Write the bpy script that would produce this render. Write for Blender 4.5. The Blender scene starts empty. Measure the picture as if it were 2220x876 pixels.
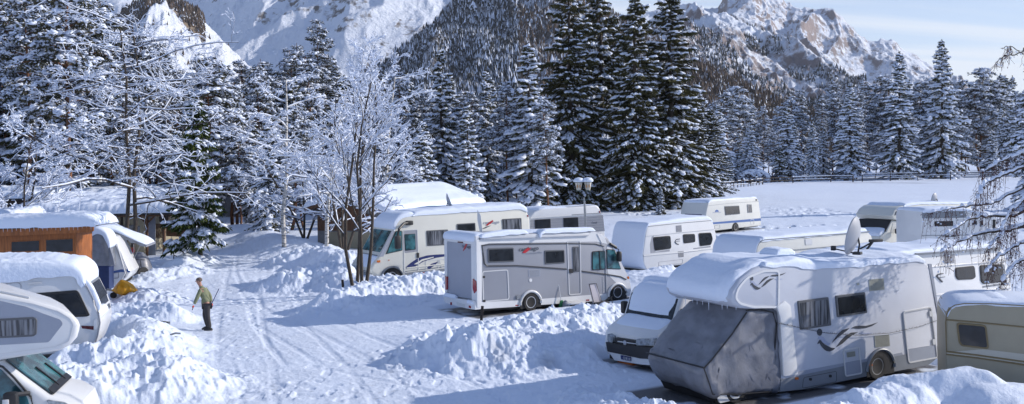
import bpy, bmesh, math, random
import numpy as np
from mathutils import Vector, Matrix, Euler
R_ = math.radians
scene = bpy.context.scene
# ------------------------------------------------------------------ camera
F_PX = 2160.0; CX = 1110.0; CY = 438.0; CAM_H = 5.6
ROLL = R_(1.0); PITCH = math.atan(93.0 / F_PX)
_cp, _sp, _cr, _sr = math.cos(PITCH), math.sin(PITCH), math.cos(ROLL), math.sin(ROLL)
cd = bpy.data.cameras.new('camera'); cam = bpy.data.objects.new('camera', cd)
scene.collection.objects.link(cam); scene.camera = cam
cd.sensor_width = 36; cd.lens = 36 * F_PX / 2220; cd.clip_start = 0.3; cd.clip_end = 20000
fw = Vector((0, _cp, -_sp)); up0 = Vector((0, _sp, _cp)); rt0 = Vector((1, 0, 0))
rt = rt0 * _cr + up0 * -_sr; up = rt0 * _sr + up0 * _cr
rt.normalize(); up.normalize()
cam.matrix_world = Matrix(((rt.x, up.x, -fw.x, 0), (rt.y, up.y, -fw.y, 0), (rt.z, up.z, -fw.z, CAM_H), (0, 0, 0, 1)))
# ------------------------------------------------------------------ light
SUN_AZ = R_(10)       # direction to the sun in the XY plane, measured from +X
SUN_EL = R_(24)
sl = bpy.data.lights.new('sun', 'SUN'); so = bpy.data.objects.new('sun', sl); scene.collection.objects.link(so)
sl.energy = 4.3; sl.angle = R_(0.53); sl.color = (1.0, 0.925, 0.84)
sdir = Vector((math.cos(SUN_AZ) * math.cos(SUN_EL), math.sin(SUN_AZ) * math.cos(SUN_EL), math.sin(SUN_EL)))
so.rotation_euler = sdir.to_track_quat('Z', 'Y').to_euler(); so.location = (60, -20, 60)
w = bpy.data.worlds.new('World'); scene.world = w; w.use_nodes = True
nt = w.node_tree; N = nt.nodes; Lk = nt.links
bgn = N['Background']; bgn.inputs['Strength'].default_value = 0.125
sky = N.new('ShaderNodeTexSky'); sky.sky_type = 'NISHITA'; sky.sun_disc = False
sky.sun_elevation = SUN_EL; sky.sun_rotation = math.pi / 2 - SUN_AZ
sky.air_density = 1.0; sky.dust_density = 0.6; sky.ozone_density = 2.6; sky.altitude = 1300
tc = N.new('ShaderNodeTexCoord'); sx = N.new('ShaderNodeSeparateXYZ'); Lk.new(tc.outputs['Generated'], sx.inputs[0])
def wmath(op, a, b=None):
    n = N.new('ShaderNodeMath'); n.operation = op
    for i, v in enumerate((a, b)):
        if v is None: continue
        if isinstance(v, (int, float)): n.inputs[i].default_value = v
        else: Lk.new(v, n.inputs[i])
    return n.outputs[0]
zz = wmath('ADD', wmath('MAXIMUM', sx.outputs[2], 0.0), 0.13)
px_ = wmath('DIVIDE', sx.outputs[0], zz); py_ = wmath('DIVIDE', sx.outputs[1], zz)
cb = N.new('ShaderNodeCombineXYZ'); Lk.new(px_, cb.inputs[0]); Lk.new(py_, cb.inputs[1])
mp = N.new('ShaderNodeMapping'); mp.inputs['Rotation'].default_value = (0, 0, R_(-62)); mp.inputs['Scale'].default_value = (0.16, 1.05, 1)
Lk.new(cb.outputs[0], mp.inputs[0])
n1 = N.new('ShaderNodeTexNoise'); n1.inputs['Scale'].default_value = 1.5; n1.inputs['Detail'].default_value = 8; n1.inputs['Roughness'].default_value = 0.55
n1.inputs['Distortion'].default_value = 0.5
Lk.new(mp.outputs[0], n1.inputs['Vector'])
rp = N.new('ShaderNodeValToRGB'); rp.color_ramp.elements[0].position = 0.44; rp.color_ramp.elements[1].position = 0.66
Lk.new(n1.outputs[0], rp.inputs[0])
hz = N.new('ShaderNodeMapRange'); hz.inputs[1].default_value = 0.0; hz.inputs[2].default_value = 0.26; hz.inputs[3].default_value = 0.85; hz.inputs[4].default_value = 0.0
Lk.new(sx.outputs[2], hz.inputs[0])
cm = wmath('MINIMUM', wmath('ADD', wmath('MULTIPLY', rp.outputs[0], 0.55), hz.outputs[0]), 0.92)
mx = N.new('ShaderNodeMix'); mx.data_type = 'RGBA'; Lk.new(cm, mx.inputs[0]); tn = N.new('ShaderNodeMix'); tn.data_type = 'RGBA'; tn.blend_type = 'MULTIPLY'; tn.inputs[0].default_value = 1; Lk.new(sky.outputs[0], tn.inputs[6]); tn.inputs[7].default_value = (0.82, 0.93, 1.12, 1)
Lk.new(tn.outputs[2], mx.inputs[6]); mx.inputs[7].default_value = (7.3, 7.7, 8.3, 1)
Lk.new(mx.outputs[2], bgn.inputs['Color'])
scene.view_settings.view_transform = 'Standard'; scene.view_settings.look = 'None'
scene.view_settings.exposure = 0.22; scene.view_settings.gamma = 1.0
# ------------------------------------------------------------------ pixel helpers: where a measured picture point lies in the place
def ray(u, v):
    s = (u - CX) / F_PX; t = (v - CY) / F_PX
    a = s * _cr - t * _sr; b = s * _sr + t * _cr
    return (a, _cp - b * _sp, -_sp - b * _cp)
def gnd(u, v, z=0.0):
    r = ray(u, v); k = (z - CAM_H) / r[2]; return Vector((r[0] * k, r[1] * k, z))
def at_y(u, v, y):
    r = ray(u, v); k = y / r[1]; return Vector((r[0] * k, y, CAM_H + r[2] * k))
# ------------------------------------------------------------------ object helpers
def tag(o, label=None, cat=None, group=None, kind=None):
    if label: o['label'] = label
    if cat: o['category'] = cat
    if group: o['group'] = group
    if kind: o['kind'] = kind
    return o
def link(name, me, mats, parent=None, smooth=None):
    if not isinstance(mats, (list, tuple)): mats = [mats]
    for m in mats: me.materials.append(m)
    o = bpy.data.objects.new(name, me); scene.collection.objects.link(o)
    if parent is not None: o.parent = parent
    if smooth is not None:
        me.shade_smooth()
        if smooth < 170: me.set_sharp_from_angle(angle=R_(smooth))
    return o
def np_mesh(name, v, f, mi=None):
    v = np.asarray(v, dtype=np.float32); f = np.asarray(f, dtype=np.int32)
    me = bpy.data.meshes.new(name); n, k = f.shape
    me.vertices.add(len(v)); me.vertices.foreach_set('co', v.ravel())
    me.loops.add(n * k); me.loops.foreach_set('vertex_index', f.ravel())
    me.polygons.add(n); me.polygons.foreach_set('loop_start', np.arange(n, dtype=np.int32) * k)
    if mi is not None: me.polygons.foreach_set('material_index', np.asarray(mi, dtype=np.int32))
    me.update(calc_edges=True); return me
def empty(name, loc=(0, 0, 0), rz=0.0):
    o = bpy.data.objects.new(name, None); scene.collection.objects.link(o); o.location = loc; o.rotation_euler = (0, 0, rz)
    o.empty_display_size = 0.3; return o
def copy_tree(o, parent=None):
    c = o.copy(); scene.collection.objects.link(c)
    if parent is not None: c.parent = parent
    for ch in list(o.children): copy_tree(ch, c)
    return c
class MB:
    """collects simple shapes; build() links them as one mesh object"""
    def __init__(s): s.bm = bmesh.new()
    def add(s, other):
        tmp = bpy.data.meshes.new('t'); other.to_mesh(tmp); s.bm.from_mesh(tmp); bpy.data.meshes.remove(tmp); other.free()
    def box(s, x0, x1, y0, y1, z0, z1, bev=0.0, rot=None):
        b = bmesh.new(); r = bmesh.ops.create_cube(b, size=1)
        for v in b.verts: v.co = Vector(((x0 + x1) / 2 + v.co.x * (x1 - x0), (y0 + y1) / 2 + v.co.y * (y1 - y0), (z0 + z1) / 2 + v.co.z * (z1 - z0)))
        if bev: bmesh.ops.bevel(b, geom=list(b.edges), offset=bev, segments=2, affect='EDGES', profile=0.5)
        if rot is not None: bmesh.ops.transform(b, matrix=rot, verts=b.verts)
        s.add(b); return s
    def tube(s, pts, r, n=6, r2=None, cap=True):
        pts = [Vector(p) for p in pts]; b = bmesh.new(); rings = []; m = len(pts)
        for i, p in enumerate(pts):
            d = (pts[min(i + 1, m - 1)] - pts[max(i - 1, 0)])
            if d.length < 1e-9: d = Vector((0, 0, 1))
            d.normalize(); a = d.orthogonal() if abs(d.z) > 0.95 else Vector((0, 0, 1)).cross(d); a.normalize(); c = d.cross(a)
            rr = r if r2 is None else r + (r2 - r) * i / max(1, m - 1)
            rings.append([b.verts.new(p + (a * math.cos(6.28318 * k / n) + c * math.sin(6.28318 * k / n)) * rr) for k in range(n)])
        for i in range(m - 1):
            for k in range(n): b.faces.new((rings[i][k], rings[i][(k + 1) % n], rings[i + 1][(k + 1) % n], rings[i + 1][k]))
        if cap:
            b.faces.new(rings[0][::-1]); b.faces.new(rings[-1])
        s.add(b); return s
    def prism(s, poly, y0, y1, bev=0.0, seg=2, plane='xz'):
        b = bmesh.new()
        def P(p, y): return Vector((p[0], y, p[1])) if plane == 'xz' else (Vector((y, p[0], p[1])) if plane == 'yz' else Vector((p[0], p[1], y)))
        a = [b.verts.new(P(p, y0)) for p in poly]; f0 = b.faces.new(a)
        c = [b.verts.new(P(p, y1)) for p in poly]; f1 = b.faces.new(c[::-1]); n = len(poly)
        for i in range(n): b.faces.new((a[i], c[i], c[(i + 1) % n], a[(i + 1) % n]))
        bmesh.ops.recalc_face_normals(b, faces=b.faces)
        if bev:
            ed = [e for e in list(f0.edges) + list(f1.edges)]
            bmesh.ops.bevel(b, geom=ed, offset=bev, segments=seg, affect='EDGES', profile=0.5, clamp_overlap=True)
        s.add(b); return s
    def lathe(s, prof, n=16, axis='z', c=(0, 0, 0)):
        b = bmesh.new(); rings = []
        for (r, h) in prof:
            ring = []
            for k in range(n):
                a = 6.28318 * k / n; x, y = r * math.cos(a), r * math.sin(a)
                q = (x, y, h) if axis == 'z' else ((x, h, y) if axis == 'y' else (h, x, y))
                ring.append(b.verts.new(Vector(q) + Vector(c)))
            rings.append(ring)
        for i in range(len(rings) - 1):
            for k in range(n): b.faces.new((rings[i][k], rings[i][(k + 1) % n], rings[i + 1][(k + 1) % n], rings[i + 1][k]))
        if prof[0][0] > 1e-4: b.faces.new(rings[0][::-1])
        if prof[-1][0] > 1e-4: b.faces.new(rings[-1])
        bmesh.ops.remove_doubles(b, verts=b.verts, dist=1e-5); bmesh.ops.recalc_face_normals(b, faces=b.faces)
        s.add(b); return s
    def build(s, name, mat, parent=None, smooth=35):
        me = bpy.data.meshes.new(name); s.bm.to_mesh(me); s.bm.free(); return link(name, me, mat, parent, smooth)
def rpoly(pts, r, n=4):
    """rounds the corners of a polygon"""
    out = []; m = len(pts)
    for i in range(m):
        p0, p, p1 = Vector(pts[i - 1]), Vector(pts[i]), Vector(pts[(i + 1) % m])
        a = (p0 - p); b = (p1 - p); ra = min(r, a.length * 0.45, b.length * 0.45)
        if ra < 1e-4: out.append(tuple(p)); continue
        A = p + a.normalized() * ra; B = p + b.normalized() * ra
        for k in range(n + 1):
            t = k / n; q = A * (1 - t) ** 2 + p * 2 * t * (1 - t) + B * t * t; out.append((q.x, q.y))
    return out
def inset(pts, d):
    m = len(pts); c = sum((Vector(p) for p in pts), Vector((0, 0))) / m; out = []
    ar = sum(pts[i - 1][0] * pts[i][1] - pts[i][0] * pts[i - 1][1] for i in range(m)); sg = 1 if ar > 0 else -1
    for i in range(m):
        p0, p, p1 = Vector(pts[i - 1]), Vector(pts[i]), Vector(pts[(i + 1) % m])
        e0 = (p - p0).normalized(); e1 = (p1 - p).normalized()
        n0 = Vector((-e0.y, e0.x)) * sg; n1 = Vector((-e1.y, e1.x)) * sg
        b = n0 + n1
        if b.length < 1e-6: b = n0
        b.normalize(); k = d / max(0.35, b.dot(n0)); q = p + b * k; out.append((q.x, q.y))
    return out
# ------------------------------------------------------------------ noise
def _hash(ix, iy, seed):
    h = (ix.astype(np.int64) * 374761393 + iy.astype(np.int64) * 668265263 + seed * 1274126177) & 0xffffffff
    h = ((h ^ (h >> 13)) * 1274126177) & 0xffffffff
    return ((h ^ (h >> 16)) & 0xffff) / 65535.0
def vnoise(x, y, seed=0):
    ix = np.floor(x); iy = np.floor(y); fx = x - ix; fy = y - iy
    fx = fx * fx * fx * (fx * (fx * 6 - 15) + 10); fy = fy * fy * fy * (fy * (fy * 6 - 15) + 10)
    a = _hash(ix, iy, seed); b = _hash(ix + 1, iy, seed); c = _hash(ix, iy + 1, seed); d = _hash(ix + 1, iy + 1, seed)
    return (a + (b - a) * fx) * (1 - fy) + (c + (d - c) * fx) * fy
def fbm(x, y, oc=4, seed=0, g=0.5):
    s = 0; a = 1; t = 0
    for i in range(oc):
        s = s + a * (vnoise(x, y, seed + i * 17) * 2 - 1); t += a; a *= g
        x, y = x * 1.63 + y * 1.21 + 3.1, y * 1.63 - x * 1.21 + 7.7
    return s / t
def ridged(x, y, oc=5, seed=0, g=0.55):
    s = 0; a = 1; t = 0
    for i in range(oc):
        n = 1 - np.abs(vnoise(x, y, seed + i * 17) * 2 - 1); s = s + a * n * n; t += a; a *= g
        x, y = x * 1.63 + y * 1.21 + 3.1, y * 1.63 - x * 1.21 + 7.7
    return s / t
def billow(x, y, oc=4, seed=0, g=0.6):
    s = 0; a = 1; t = 0
    for i in range(oc):
        s = s + a * np.abs(vnoise(x, y, seed + i * 17) * 2 - 1); t += a; a *= g
        x, y = x * 1.63 + y * 1.21 + 3.1, y * 1.63 - x * 1.21 + 7.7
    return s / t
def smooth(t): t = np.clip(t, 0, 1); return t * t * (3 - 2 * t)
# ------------------------------------------------------------------ materials
def mat(name, col, rough=0.5, metal=0.0, var=0.0, vscale=8.0, bump=0.0, bscale=40.0, spec=None, coat=0.0, col2=None, thr=(0.35, 0.65), emis=None, tex='obj', stretch=None, sub=0.0, trans=0.0):
    m = bpy.data.materials.new(name); m.use_nodes = True; n = m.node_tree.nodes; l = m.node_tree.links
    p = n['Principled BSDF']; p.inputs['Base Color'].default_value = (*col, 1); p.inputs['Roughness'].default_value = rough; p.inputs['Metallic'].default_value = metal
    if spec is not None: p.inputs['Specular IOR Level'].default_value = spec
    if coat: p.inputs['Coat Weight'].default_value = coat; p.inputs['Coat Roughness'].default_value = 0.06
    if trans: p.inputs['Transmission Weight'].default_value = trans
    if sub: p.inputs['Subsurface Weight'].default_value = sub; p.inputs['Subsurface Radius'].default_value = (0.03, 0.05, 0.08); p.inputs['Subsurface Scale'].default_value = 1.0
    t = n.new('ShaderNodeTexCoord'); src = t.outputs['Object']
    if tex == 'world':
        g = n.new('ShaderNodeNewGeometry'); src = g.outputs['Position']
    if stretch:
        mp = n.new('ShaderNodeMapping'); mp.inputs['Scale'].default_value = stretch; l.new(src, mp.inputs[0]); src = mp.outputs[0]
    if var or col2:
        no = n.new('ShaderNodeTexNoise'); no.inputs['Scale'].default_value = vscale; no.inputs['Detail'].default_value = 5; l.new(src, no.inputs['Vector'])
        r = n.new('ShaderNodeValToRGB'); r.color_ramp.elements[0].position = thr[0]; r.color_ramp.elements[1].position = thr[1]
        c2 = col2 if col2 else tuple(c * (1 - var) for c in col)
        r.color_ramp.elements[0].color = (*c2, 1); r.color_ramp.elements[1].color = (*col, 1)
        l.new(no.outputs[0], r.inputs[0]); l.new(r.outputs[0], p.inputs['Base Color'])
    if bump:
        nb = n.new('ShaderNodeTexNoise'); nb.inputs['Scale'].default_value = bscale; nb.inputs['Detail'].default_value = 4; l.new(src, nb.inputs['Vector'])
        b = n.new('ShaderNodeBump'); b.inputs['Strength'].default_value = bump; b.inputs['Distance'].default_value = 0.02; l.new(nb.outputs[0], b.inputs['Height']); l.new(b.outputs[0], p.inputs['Normal'])
    return m
M = {}
SNOWC = (0.75, 0.82, 0.94)
M['snow'] = mat('snow', SNOWC, 0.65, bump=0.5, bscale=14, tex='world', spec=0.25)
M['snow_tree'] = mat('tree_snow', (0.76, 0.82, 0.94), 0.7, spec=0.15)
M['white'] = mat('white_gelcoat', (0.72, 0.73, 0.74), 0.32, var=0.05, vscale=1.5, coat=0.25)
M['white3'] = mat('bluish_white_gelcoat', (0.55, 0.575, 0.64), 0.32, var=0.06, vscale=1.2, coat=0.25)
M['cream'] = mat('cream_gelcoat', (0.70, 0.69, 0.62), 0.35, var=0.05, vscale=1.2, coat=0.2)
M['ivory'] = mat('ivory_sheet', (0.66, 0.66, 0.62), 0.38, var=0.06, vscale=1.2)
M['beige'] = mat('beige_sheet', (0.36, 0.325, 0.24), 0.5, var=0.08, vscale=2)
M['beige_l'] = mat('pale_beige_sheet', (0.52, 0.50, 0.43), 0.5, var=0.06, vscale=2)
M['brownline'] = mat('brown_trim', (0.20, 0.15, 0.07), 0.5)
M['silver'] = mat('silver_paint', (0.33, 0.34, 0.375), 0.38, metal=0.15, var=0.05, vscale=1.2, coat=0.2)
M['silver_d'] = mat('grey_paint', (0.22, 0.24, 0.27), 0.4, metal=0.1, var=0.08, vscale=2)
M['bluegrey'] = mat('blue_grey_paint', (0.32, 0.35, 0.42), 0.42, var=0.05, vscale=2)
M['trim'] = mat('light_trim', (0.62, 0.63, 0.64), 0.35)
M['dtrim'] = mat('dark_trim', (0.055, 0.058, 0.065), 0.45)
M['frame'] = mat('window_frame_grey', (0.10, 0.105, 0.115), 0.4)
M['rubber'] = mat('rubber', (0.02, 0.02, 0.021), 0.8, bump=0.3, bscale=60)
M['black'] = mat('black_plastic', (0.018, 0.018, 0.02), 0.5)
M['alloy'] = mat('alloy', (0.55, 0.56, 0.58), 0.3, metal=0.8)
M['steel'] = mat('steel', (0.35, 0.36, 0.37), 0.4, metal=0.7, var=0.2)
M['glass'] = mat('dark_window_glass', (0.022, 0.026, 0.032), 0.10, var=0.5, vscale=3, spec=0.45)
M['glass2'] = mat('curtained_window_glass', (0.20, 0.21, 0.235), 0.18, col2=(0.03, 0.033, 0.04), vscale=9, stretch=(2.0, 1, 0.12), thr=(0.42, 0.58), spec=0.7)
M['teal'] = mat('teal_window_glass', (0.06, 0.20, 0.23), 0.08, col2=(0.02, 0.05, 0.06), vscale=2.2, thr=(0.4, 0.6), spec=0.8)
M['cover'] = mat('grey_windscreen_cover', (0.20, 0.21, 0.245), 0.36, var=0.25, vscale=3, bump=0.7, bscale=5, spec=0.5)
M['red'] = mat('red_lens', (0.30, 0.015, 0.02), 0.2, coat=0.4)
M['darkred'] = mat('dark_red_lens', (0.10, 0.012, 0.015), 0.25)
M['logored'] = mat('red_print', (0.42, 0.02, 0.03), 0.4)
M['logogrey'] = mat('dark_grey_print', (0.06, 0.065, 0.08), 0.4)
M['logolight'] = mat('pale_blue_print', (0.38, 0.42, 0.55), 0.4)
M['amber'] = mat('amber_lens', (0.55, 0.14, 0.02), 0.25)
M['navy'] = mat('navy_print', (0.012, 0.022, 0.12), 0.35, coat=0.3)
M['blue'] = mat('blue_stripe', (0.06, 0.13, 0.34), 0.4)
M['headlight'] = mat('headlamp_glass', (0.45, 0.48, 0.5), 0.1, metal=0.3, var=0.5, vscale=12)
M['plate'] = mat('number_plate', (0.6, 0.62, 0.62), 0.4)
M['vent'] = mat('vent_louvre', (0.33, 0.34, 0.30), 0.5)
M['ventd'] = mat('vent_slot', (0.10, 0.10, 0.09), 0.6)
M['orangewood'] = mat('orange_stained_wood', (0.40, 0.13, 0.03), 0.6, var=0.45, vscale=3, stretch=(6, 6, 0.5), bump=0.3, bscale=20)
M['brownwood'] = mat('brown_wood', (0.14, 0.065, 0.03), 0.7, var=0.4, vscale=4, stretch=(5, 5, 0.6))
M['darkwood'] = mat('dark_wood', (0.045, 0.03, 0.022), 0.75, var=0.4, vscale=5)
M['redwall'] = mat('red_brown_wall', (0.16, 0.055, 0.035), 0.7, var=0.3)
M['plaster'] = mat('beige_wall_sheet', (0.34, 0.30, 0.21), 0.7, var=0.15, vscale=1.5)
M['greywall'] = mat('grey_wall', (0.22, 0.22, 0.22), 0.7, var=0.2)
M['fascia'] = mat('dark_fascia', (0.03, 0.03, 0.033), 0.6)
M['bark'] = mat('grey_brown_bark', (0.085, 0.066, 0.050), 0.85, var=0.5, vscale=6, stretch=(4, 4, 0.8), bump=0.8, bscale=14)
M['bark_pine'] = mat('reddish_pine_bark', (0.24, 0.10, 0.045), 0.85, col2=(0.08, 0.045, 0.03), vscale=3, stretch=(3, 3, 0.6), bump=0.6, bscale=12)
M['bark_birch'] = mat('birch_bark', (0.55, 0.53, 0.50), 0.7, col2=(0.05, 0.045, 0.04), vscale=5, stretch=(0.7, 0.7, 3.5), thr=(0.40, 0.47))
M['twig'] = mat('twig', (0.045, 0.030, 0.026), 0.9)
M['twig_red'] = mat('red_brown_twig', (0.085, 0.032, 0.028), 0.9)
def leafmat(name, c1, c2):
    m = mat(name, c1, 0.75, col2=c2, vscale=0.9, spec=0.1, thr=(0.38, 0.62)); return m
M['needle'] = leafmat('spruce_needles', (0.125, 0.115, 0.052), (0.058, 0.062, 0.032))
M['needle_g'] = leafmat('green_fir_needles', (0.085, 0.110, 0.028), (0.035, 0.055, 0.018))
M['needle_p'] = leafmat('pine_needles', (0.105, 0.098, 0.062), (0.058, 0.060, 0.040))
M['tarp'] = mat('yellow_tarpaulin', (0.80, 0.38, 0.010), 0.42, var=0.35, vscale=4, bump=0.5, bscale=6)
M['awn'] = mat('grey_awning_fabric', (0.25, 0.27, 0.31), 0.45, var=0.35, vscale=3, bump=0.5, bscale=6)
M['awnw'] = mat('pale_awning_canvas', (0.27, 0.285, 0.33), 0.6, var=0.15)
M['awnblue'] = mat('dark_blue_awning_fabric', (0.02, 0.04, 0.13), 0.7, var=0.2)
M['dish'] = mat('satellite_dish_grey', (0.36, 0.38, 0.42), 0.45)
M['dirt'] = mat('wet_dirt', (0.05, 0.045, 0.04), 0.6, var=0.4)
M['lampglass'] = mat('cream_lamp_glass', (0.62, 0.58, 0.50), 0.3)
M['lampgreen'] = mat('dark_green_iron', (0.05, 0.08, 0.08), 0.5)
M['lamporn'] = mat('orange_ornament', (0.50, 0.25, 0.10), 0.4)
# ================================================================== GROUND
def W2(u, v): p = gnd(u, v); return (p.x, p.y)
# banks of ploughed snow: (line of measured ground points, radius, height, lumpiness)
BANKS = [
 ([(20, 905), (150, 880), (290, 850), (350, 850)], 1.9, 0.84, 1.0),
 ([(150, 800), (270, 790), (330, 780)], 1.3, 0.66, 1.0),
 ([(225, 735), (290, 740), (345, 760)], 1.5, 0.75, 0.5),
 ([(240, 690), (320, 690), (365, 695)], 1.2, 0.50, 0.8),
 ([(290, 640), (340, 655)], 1.3, 0.35, 0.8),
 ([(318, 610), (380, 600), (420, 590)], 1.2, 0.30, 0.8),
 ([(400, 577), (432, 570)], 1.2, 0.60, 0.6),
 ([(1020, 778), (1080, 775), (1180, 745), (1300, 728)], 2.0, 0.80, 1.0),
 ([(1040, 740), (1130, 722), (1250, 712), (1345, 695)], 1.1, 0.42, 0.7),
 ([(1120, 795), (1250, 780)], 1.2, 0.35, 0.8),
 ([(905, 765), (880, 790)], 0.6, 0.20, 1.0),
 ([(735, 672), (840, 650), (950, 641)], 1.8, 0.75, 1.0),
 ([(770, 636), (860, 630), (955, 622)], 1.3, 0.45, 1.0),
 ([(640, 625), (690, 615), (745, 625)], 1.9, 0.85, 1.0),
 ([(645, 575), (700, 575), (760, 590)], 2.2, 0.95, 0.8),
 ([(560, 520), (600, 540), (640, 550)], 2.6, 0.8, 0.4),
 ([(500, 505), (555, 500)], 2.5, 0.6, 0.4),
 ([(1600, 960), (1700, 950), (1790, 945)], 0.9, 0.25, 0.7),
 ([(1790, 950), (1860, 938)], 1.0, 0.42, 0.45),
 ([(1860, 935), (1960, 918)], 1.1, 0.62, 0.30),
 ([(1960, 915), (2060, 908), (2110, 905)], 1.3, 0.76, 0.12),
 ([(2070, 908), (2115, 905)], 0.9, 0.62, 0.05),
 ([(2150, 925), (2260, 915)], 1.3, 0.62, 0.10),
 ([(2190, 960), (2240, 950)], 0.5, 0.45, 0.4),
 ([(1310, 870), (1420, 868), (1500, 900)], 1.3, 0.18, 1.0),
 ([(1385, 615), (1470, 600), (1540, 585)], 2.0, 0.40, 0.3),
]
def seg_dist(x, y, a, b):
    ax, ay = a; bx, by = b; dx, dy = bx - ax, by - ay; L = dx * dx + dy * dy + 1e-9
    t = np.clip(((x - ax) * dx + (y - ay) * dy) / L, 0, 1)
    return np.hypot(x - ax - t * dx, y - ay - t * dy)
ROAD = [W2(*p) for p in ((790, 960), (690, 800), (600, 700), (570, 640), (545, 590), (540, 540), (530, 500), (530, 470), (540, 452))]
RUTS = [(ROAD, 0.78, 0.030), ([W2(1130, 940), W2(900, 800), W2(720, 720), W2(610, 660), W2(560, 590)], 0.75, 0.028), ([W2(520, 960), W2(530, 800), W2(520, 700), W2(525, 600), W2(535, 520)], 0.75, 0.026), ([W2(1300, 890), W2(1000, 840), W2(760, 790), W2(600, 700)], .72, .024)]
SIDE_ROADS = [([W2(640, 720), W2(900, 705), W2(1010, 690)], 1.8), ([W2(700, 820), W2(1000, 850), W2(1300, 830)], 2.6)]
def ground_z(x, y, fine=True):
    x = np.asarray(x, float); y = np.asarray(y, float); r = np.hypot(x, y)
    z = 0.12 * fbm(x / 9, y / 9, 3, 5) * smooth((r - 20) / 30)
    # slow rise behind the lodge road and towards the valley side
    z = z + 1.9 * smooth((y - 92) / 40) * smooth((-x - 12) / 14) * smooth((300 - y) / 100)
    z = z + 0.5 * smooth((y - 100) / 60) * smooth((12 - x) / 30)
    lum = np.zeros_like(z)
    dr = np.full_like(z, 1e9)
    for i in range(len(ROAD) - 1): dr = np.minimum(dr, seg_dist(x, y, ROAD[i], ROAD[i + 1]))
    road = smooth((3.6 - dr) / 1.2)
    for pts, wd in SIDE_ROADS:
        d = np.full_like(z, 1e9)
        for i in range(len(pts) - 1): d = np.minimum(d, seg_dist(x, y, pts[i], pts[i + 1]))
        road = np.maximum(road, smooth((wd + 0.6 - d) / 1.0))
    z = z + 0.10 * (1 - road) * smooth((150 - r) / 60)
    wx = x + 0.35 * fbm(x / 1.1, y / 1.1, 3, 41); wy = y + 0.35 * fbm(x / 1.1, y / 1.1, 3, 47)
    bank = np.zeros_like(z)
    for pts, rad, h, lu in BANKS:
        P = [W2(*p) for p in pts]; d = np.full_like(z, 1e9)
        for i in range(len(P) - 1): d = np.minimum(d, seg_dist(wx, wy, P[i], P[i + 1]))
        k = smooth(1 - d / (rad * 1.25)); b = h * k
        lum = np.maximum(lum, lu * smooth(1.35 - d / (rad * 1.2)))
        bank = np.maximum(bank, b) + 0.25 * np.minimum(bank, b)
    z = z + bank
    if fine:
        near = smooth((85 - r) / 30)
        lump = 0.55 - np.sqrt(billow(x / 0.42, y / 0.42, 4, 61, 0.6) + 0.02)
        lump = lump + 0.5 * smooth(vnoise(x / 0.30, y / 0.30, 63) * 2 - 0.8) * vnoise(x / 0.9, y / 0.9, 64)
        z = z + lum * (-0.30 * (0.55 - lump) * 0 + 0.27 * lump + 0.09 * fbm(x * 4.2, y * 4.2, 3, 77) + 0.20 * fbm(x / 1.1, y / 1.1, 2, 79)) * near
        # compacted road: tyre tracks along the way plus small crumbs
        c, s = math.cos(R_(-19)), math.sin(R_(-19))
        a1 = x * c + y * -s; b1 = x * s + y * c
        a1 = x * math.cos(R_(19)) + y * math.sin(R_(19)); b1 = -x * math.sin(R_(19)) + y * math.cos(R_(19))
        a1 = a1 + 0.5 * np.sin(b1 / 6.0) + 0.25 * np.sin(b1 / 2.7 + 1)
        tr = fbm(a1 / 0.16 + 0.6 * fbm(b1 / 6, a1 / 3, 2, 91), b1 / 14, 3, 93)
        a2 = x * math.cos(R_(34)) + y * math.sin(R_(34)); b2 = -x * math.sin(R_(34)) + y * math.cos(R_(34))
        a2 = a2 + 0.7 * np.sin(b2 / 7.5 + 2)
        tr2 = fbm(a2 / 0.13, b2 / 11, 2, 95)
        m1 = smooth((vnoise(x / 3.1, y / 6, 99) - 0.35) * 4); m2 = smooth((vnoise(x / 2.7, y / 5, 101) - 0.5) * 5)
        rd = road * near * (1 - np.clip(lum, 0, 1))
        for pth, off, dp in RUTS:
            dd = np.full_like(z, 1e9)
            for q_ in range(len(pth) - 1): dd = np.minimum(dd, seg_dist(x, y, pth[q_], pth[q_ + 1]))
            z = z - dp * smooth(1.3 - np.abs(dd - off) / 0.13) * near * (1 - np.clip(lum, 0, 1)) * (0.65 + 0.35 * np.sin((x * .4 + y) * 42)) * smooth((vnoise(x / 3, y / 5, int(off * 100)) - .2) * 3)
        z = z + rd * (0.009 * tr * m1 + 0.010 * np.maximum(tr2, -0.4) * m2 - 0.030 * smooth((vnoise(x / .28, y / .34, 151) - .66) * 6) * (vnoise(x / 2.2, y / 2.2, 153) > .5) + 0.014 * fbm(x * 4.5, y * 4.5, 3, 103) + 0.012 * np.maximum(fbm(x * 1.6, y * 1.6, 3, 131), 0.05))
        cr = np.maximum(vnoise(x * 5.0, y * 5.0, 105) - 0.74, 0) * np.maximum(vnoise(x * 0.8, y * 0.8, 107) - 0.38, 0)
        z = z + near * cr * (0.9 - 0.45 * road)
        # trampled deep snow between the vans and the open field
        tm = smooth((vnoise(x / 7, y / 9, 111) - 0.42) * 5) * smooth((y - 40) / 8) * smooth((110 - y) / 20) * smooth((x + 2) / 6) * (1 - road)
        z = z - tm * 0.22 * smooth((vnoise(x / 0.55, y / 0.8, 113) - 0.55) * 5)
        z = z + (1 - road) * (1 - np.clip(lum, 0, 1)) * 0.05 * fbm(x / 1.3, y / 1.3, 3, 115) * smooth((120 - r) / 40)
    return z
FLAT = []      # (x, y, radius, z, hard) areas pressed flat under the vehicles, filled by the builders before the ground is made
def ground_at(x, y, fine=False):
    return float(ground_z(np.array([x]), np.array([y]), fine)[0])
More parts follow.
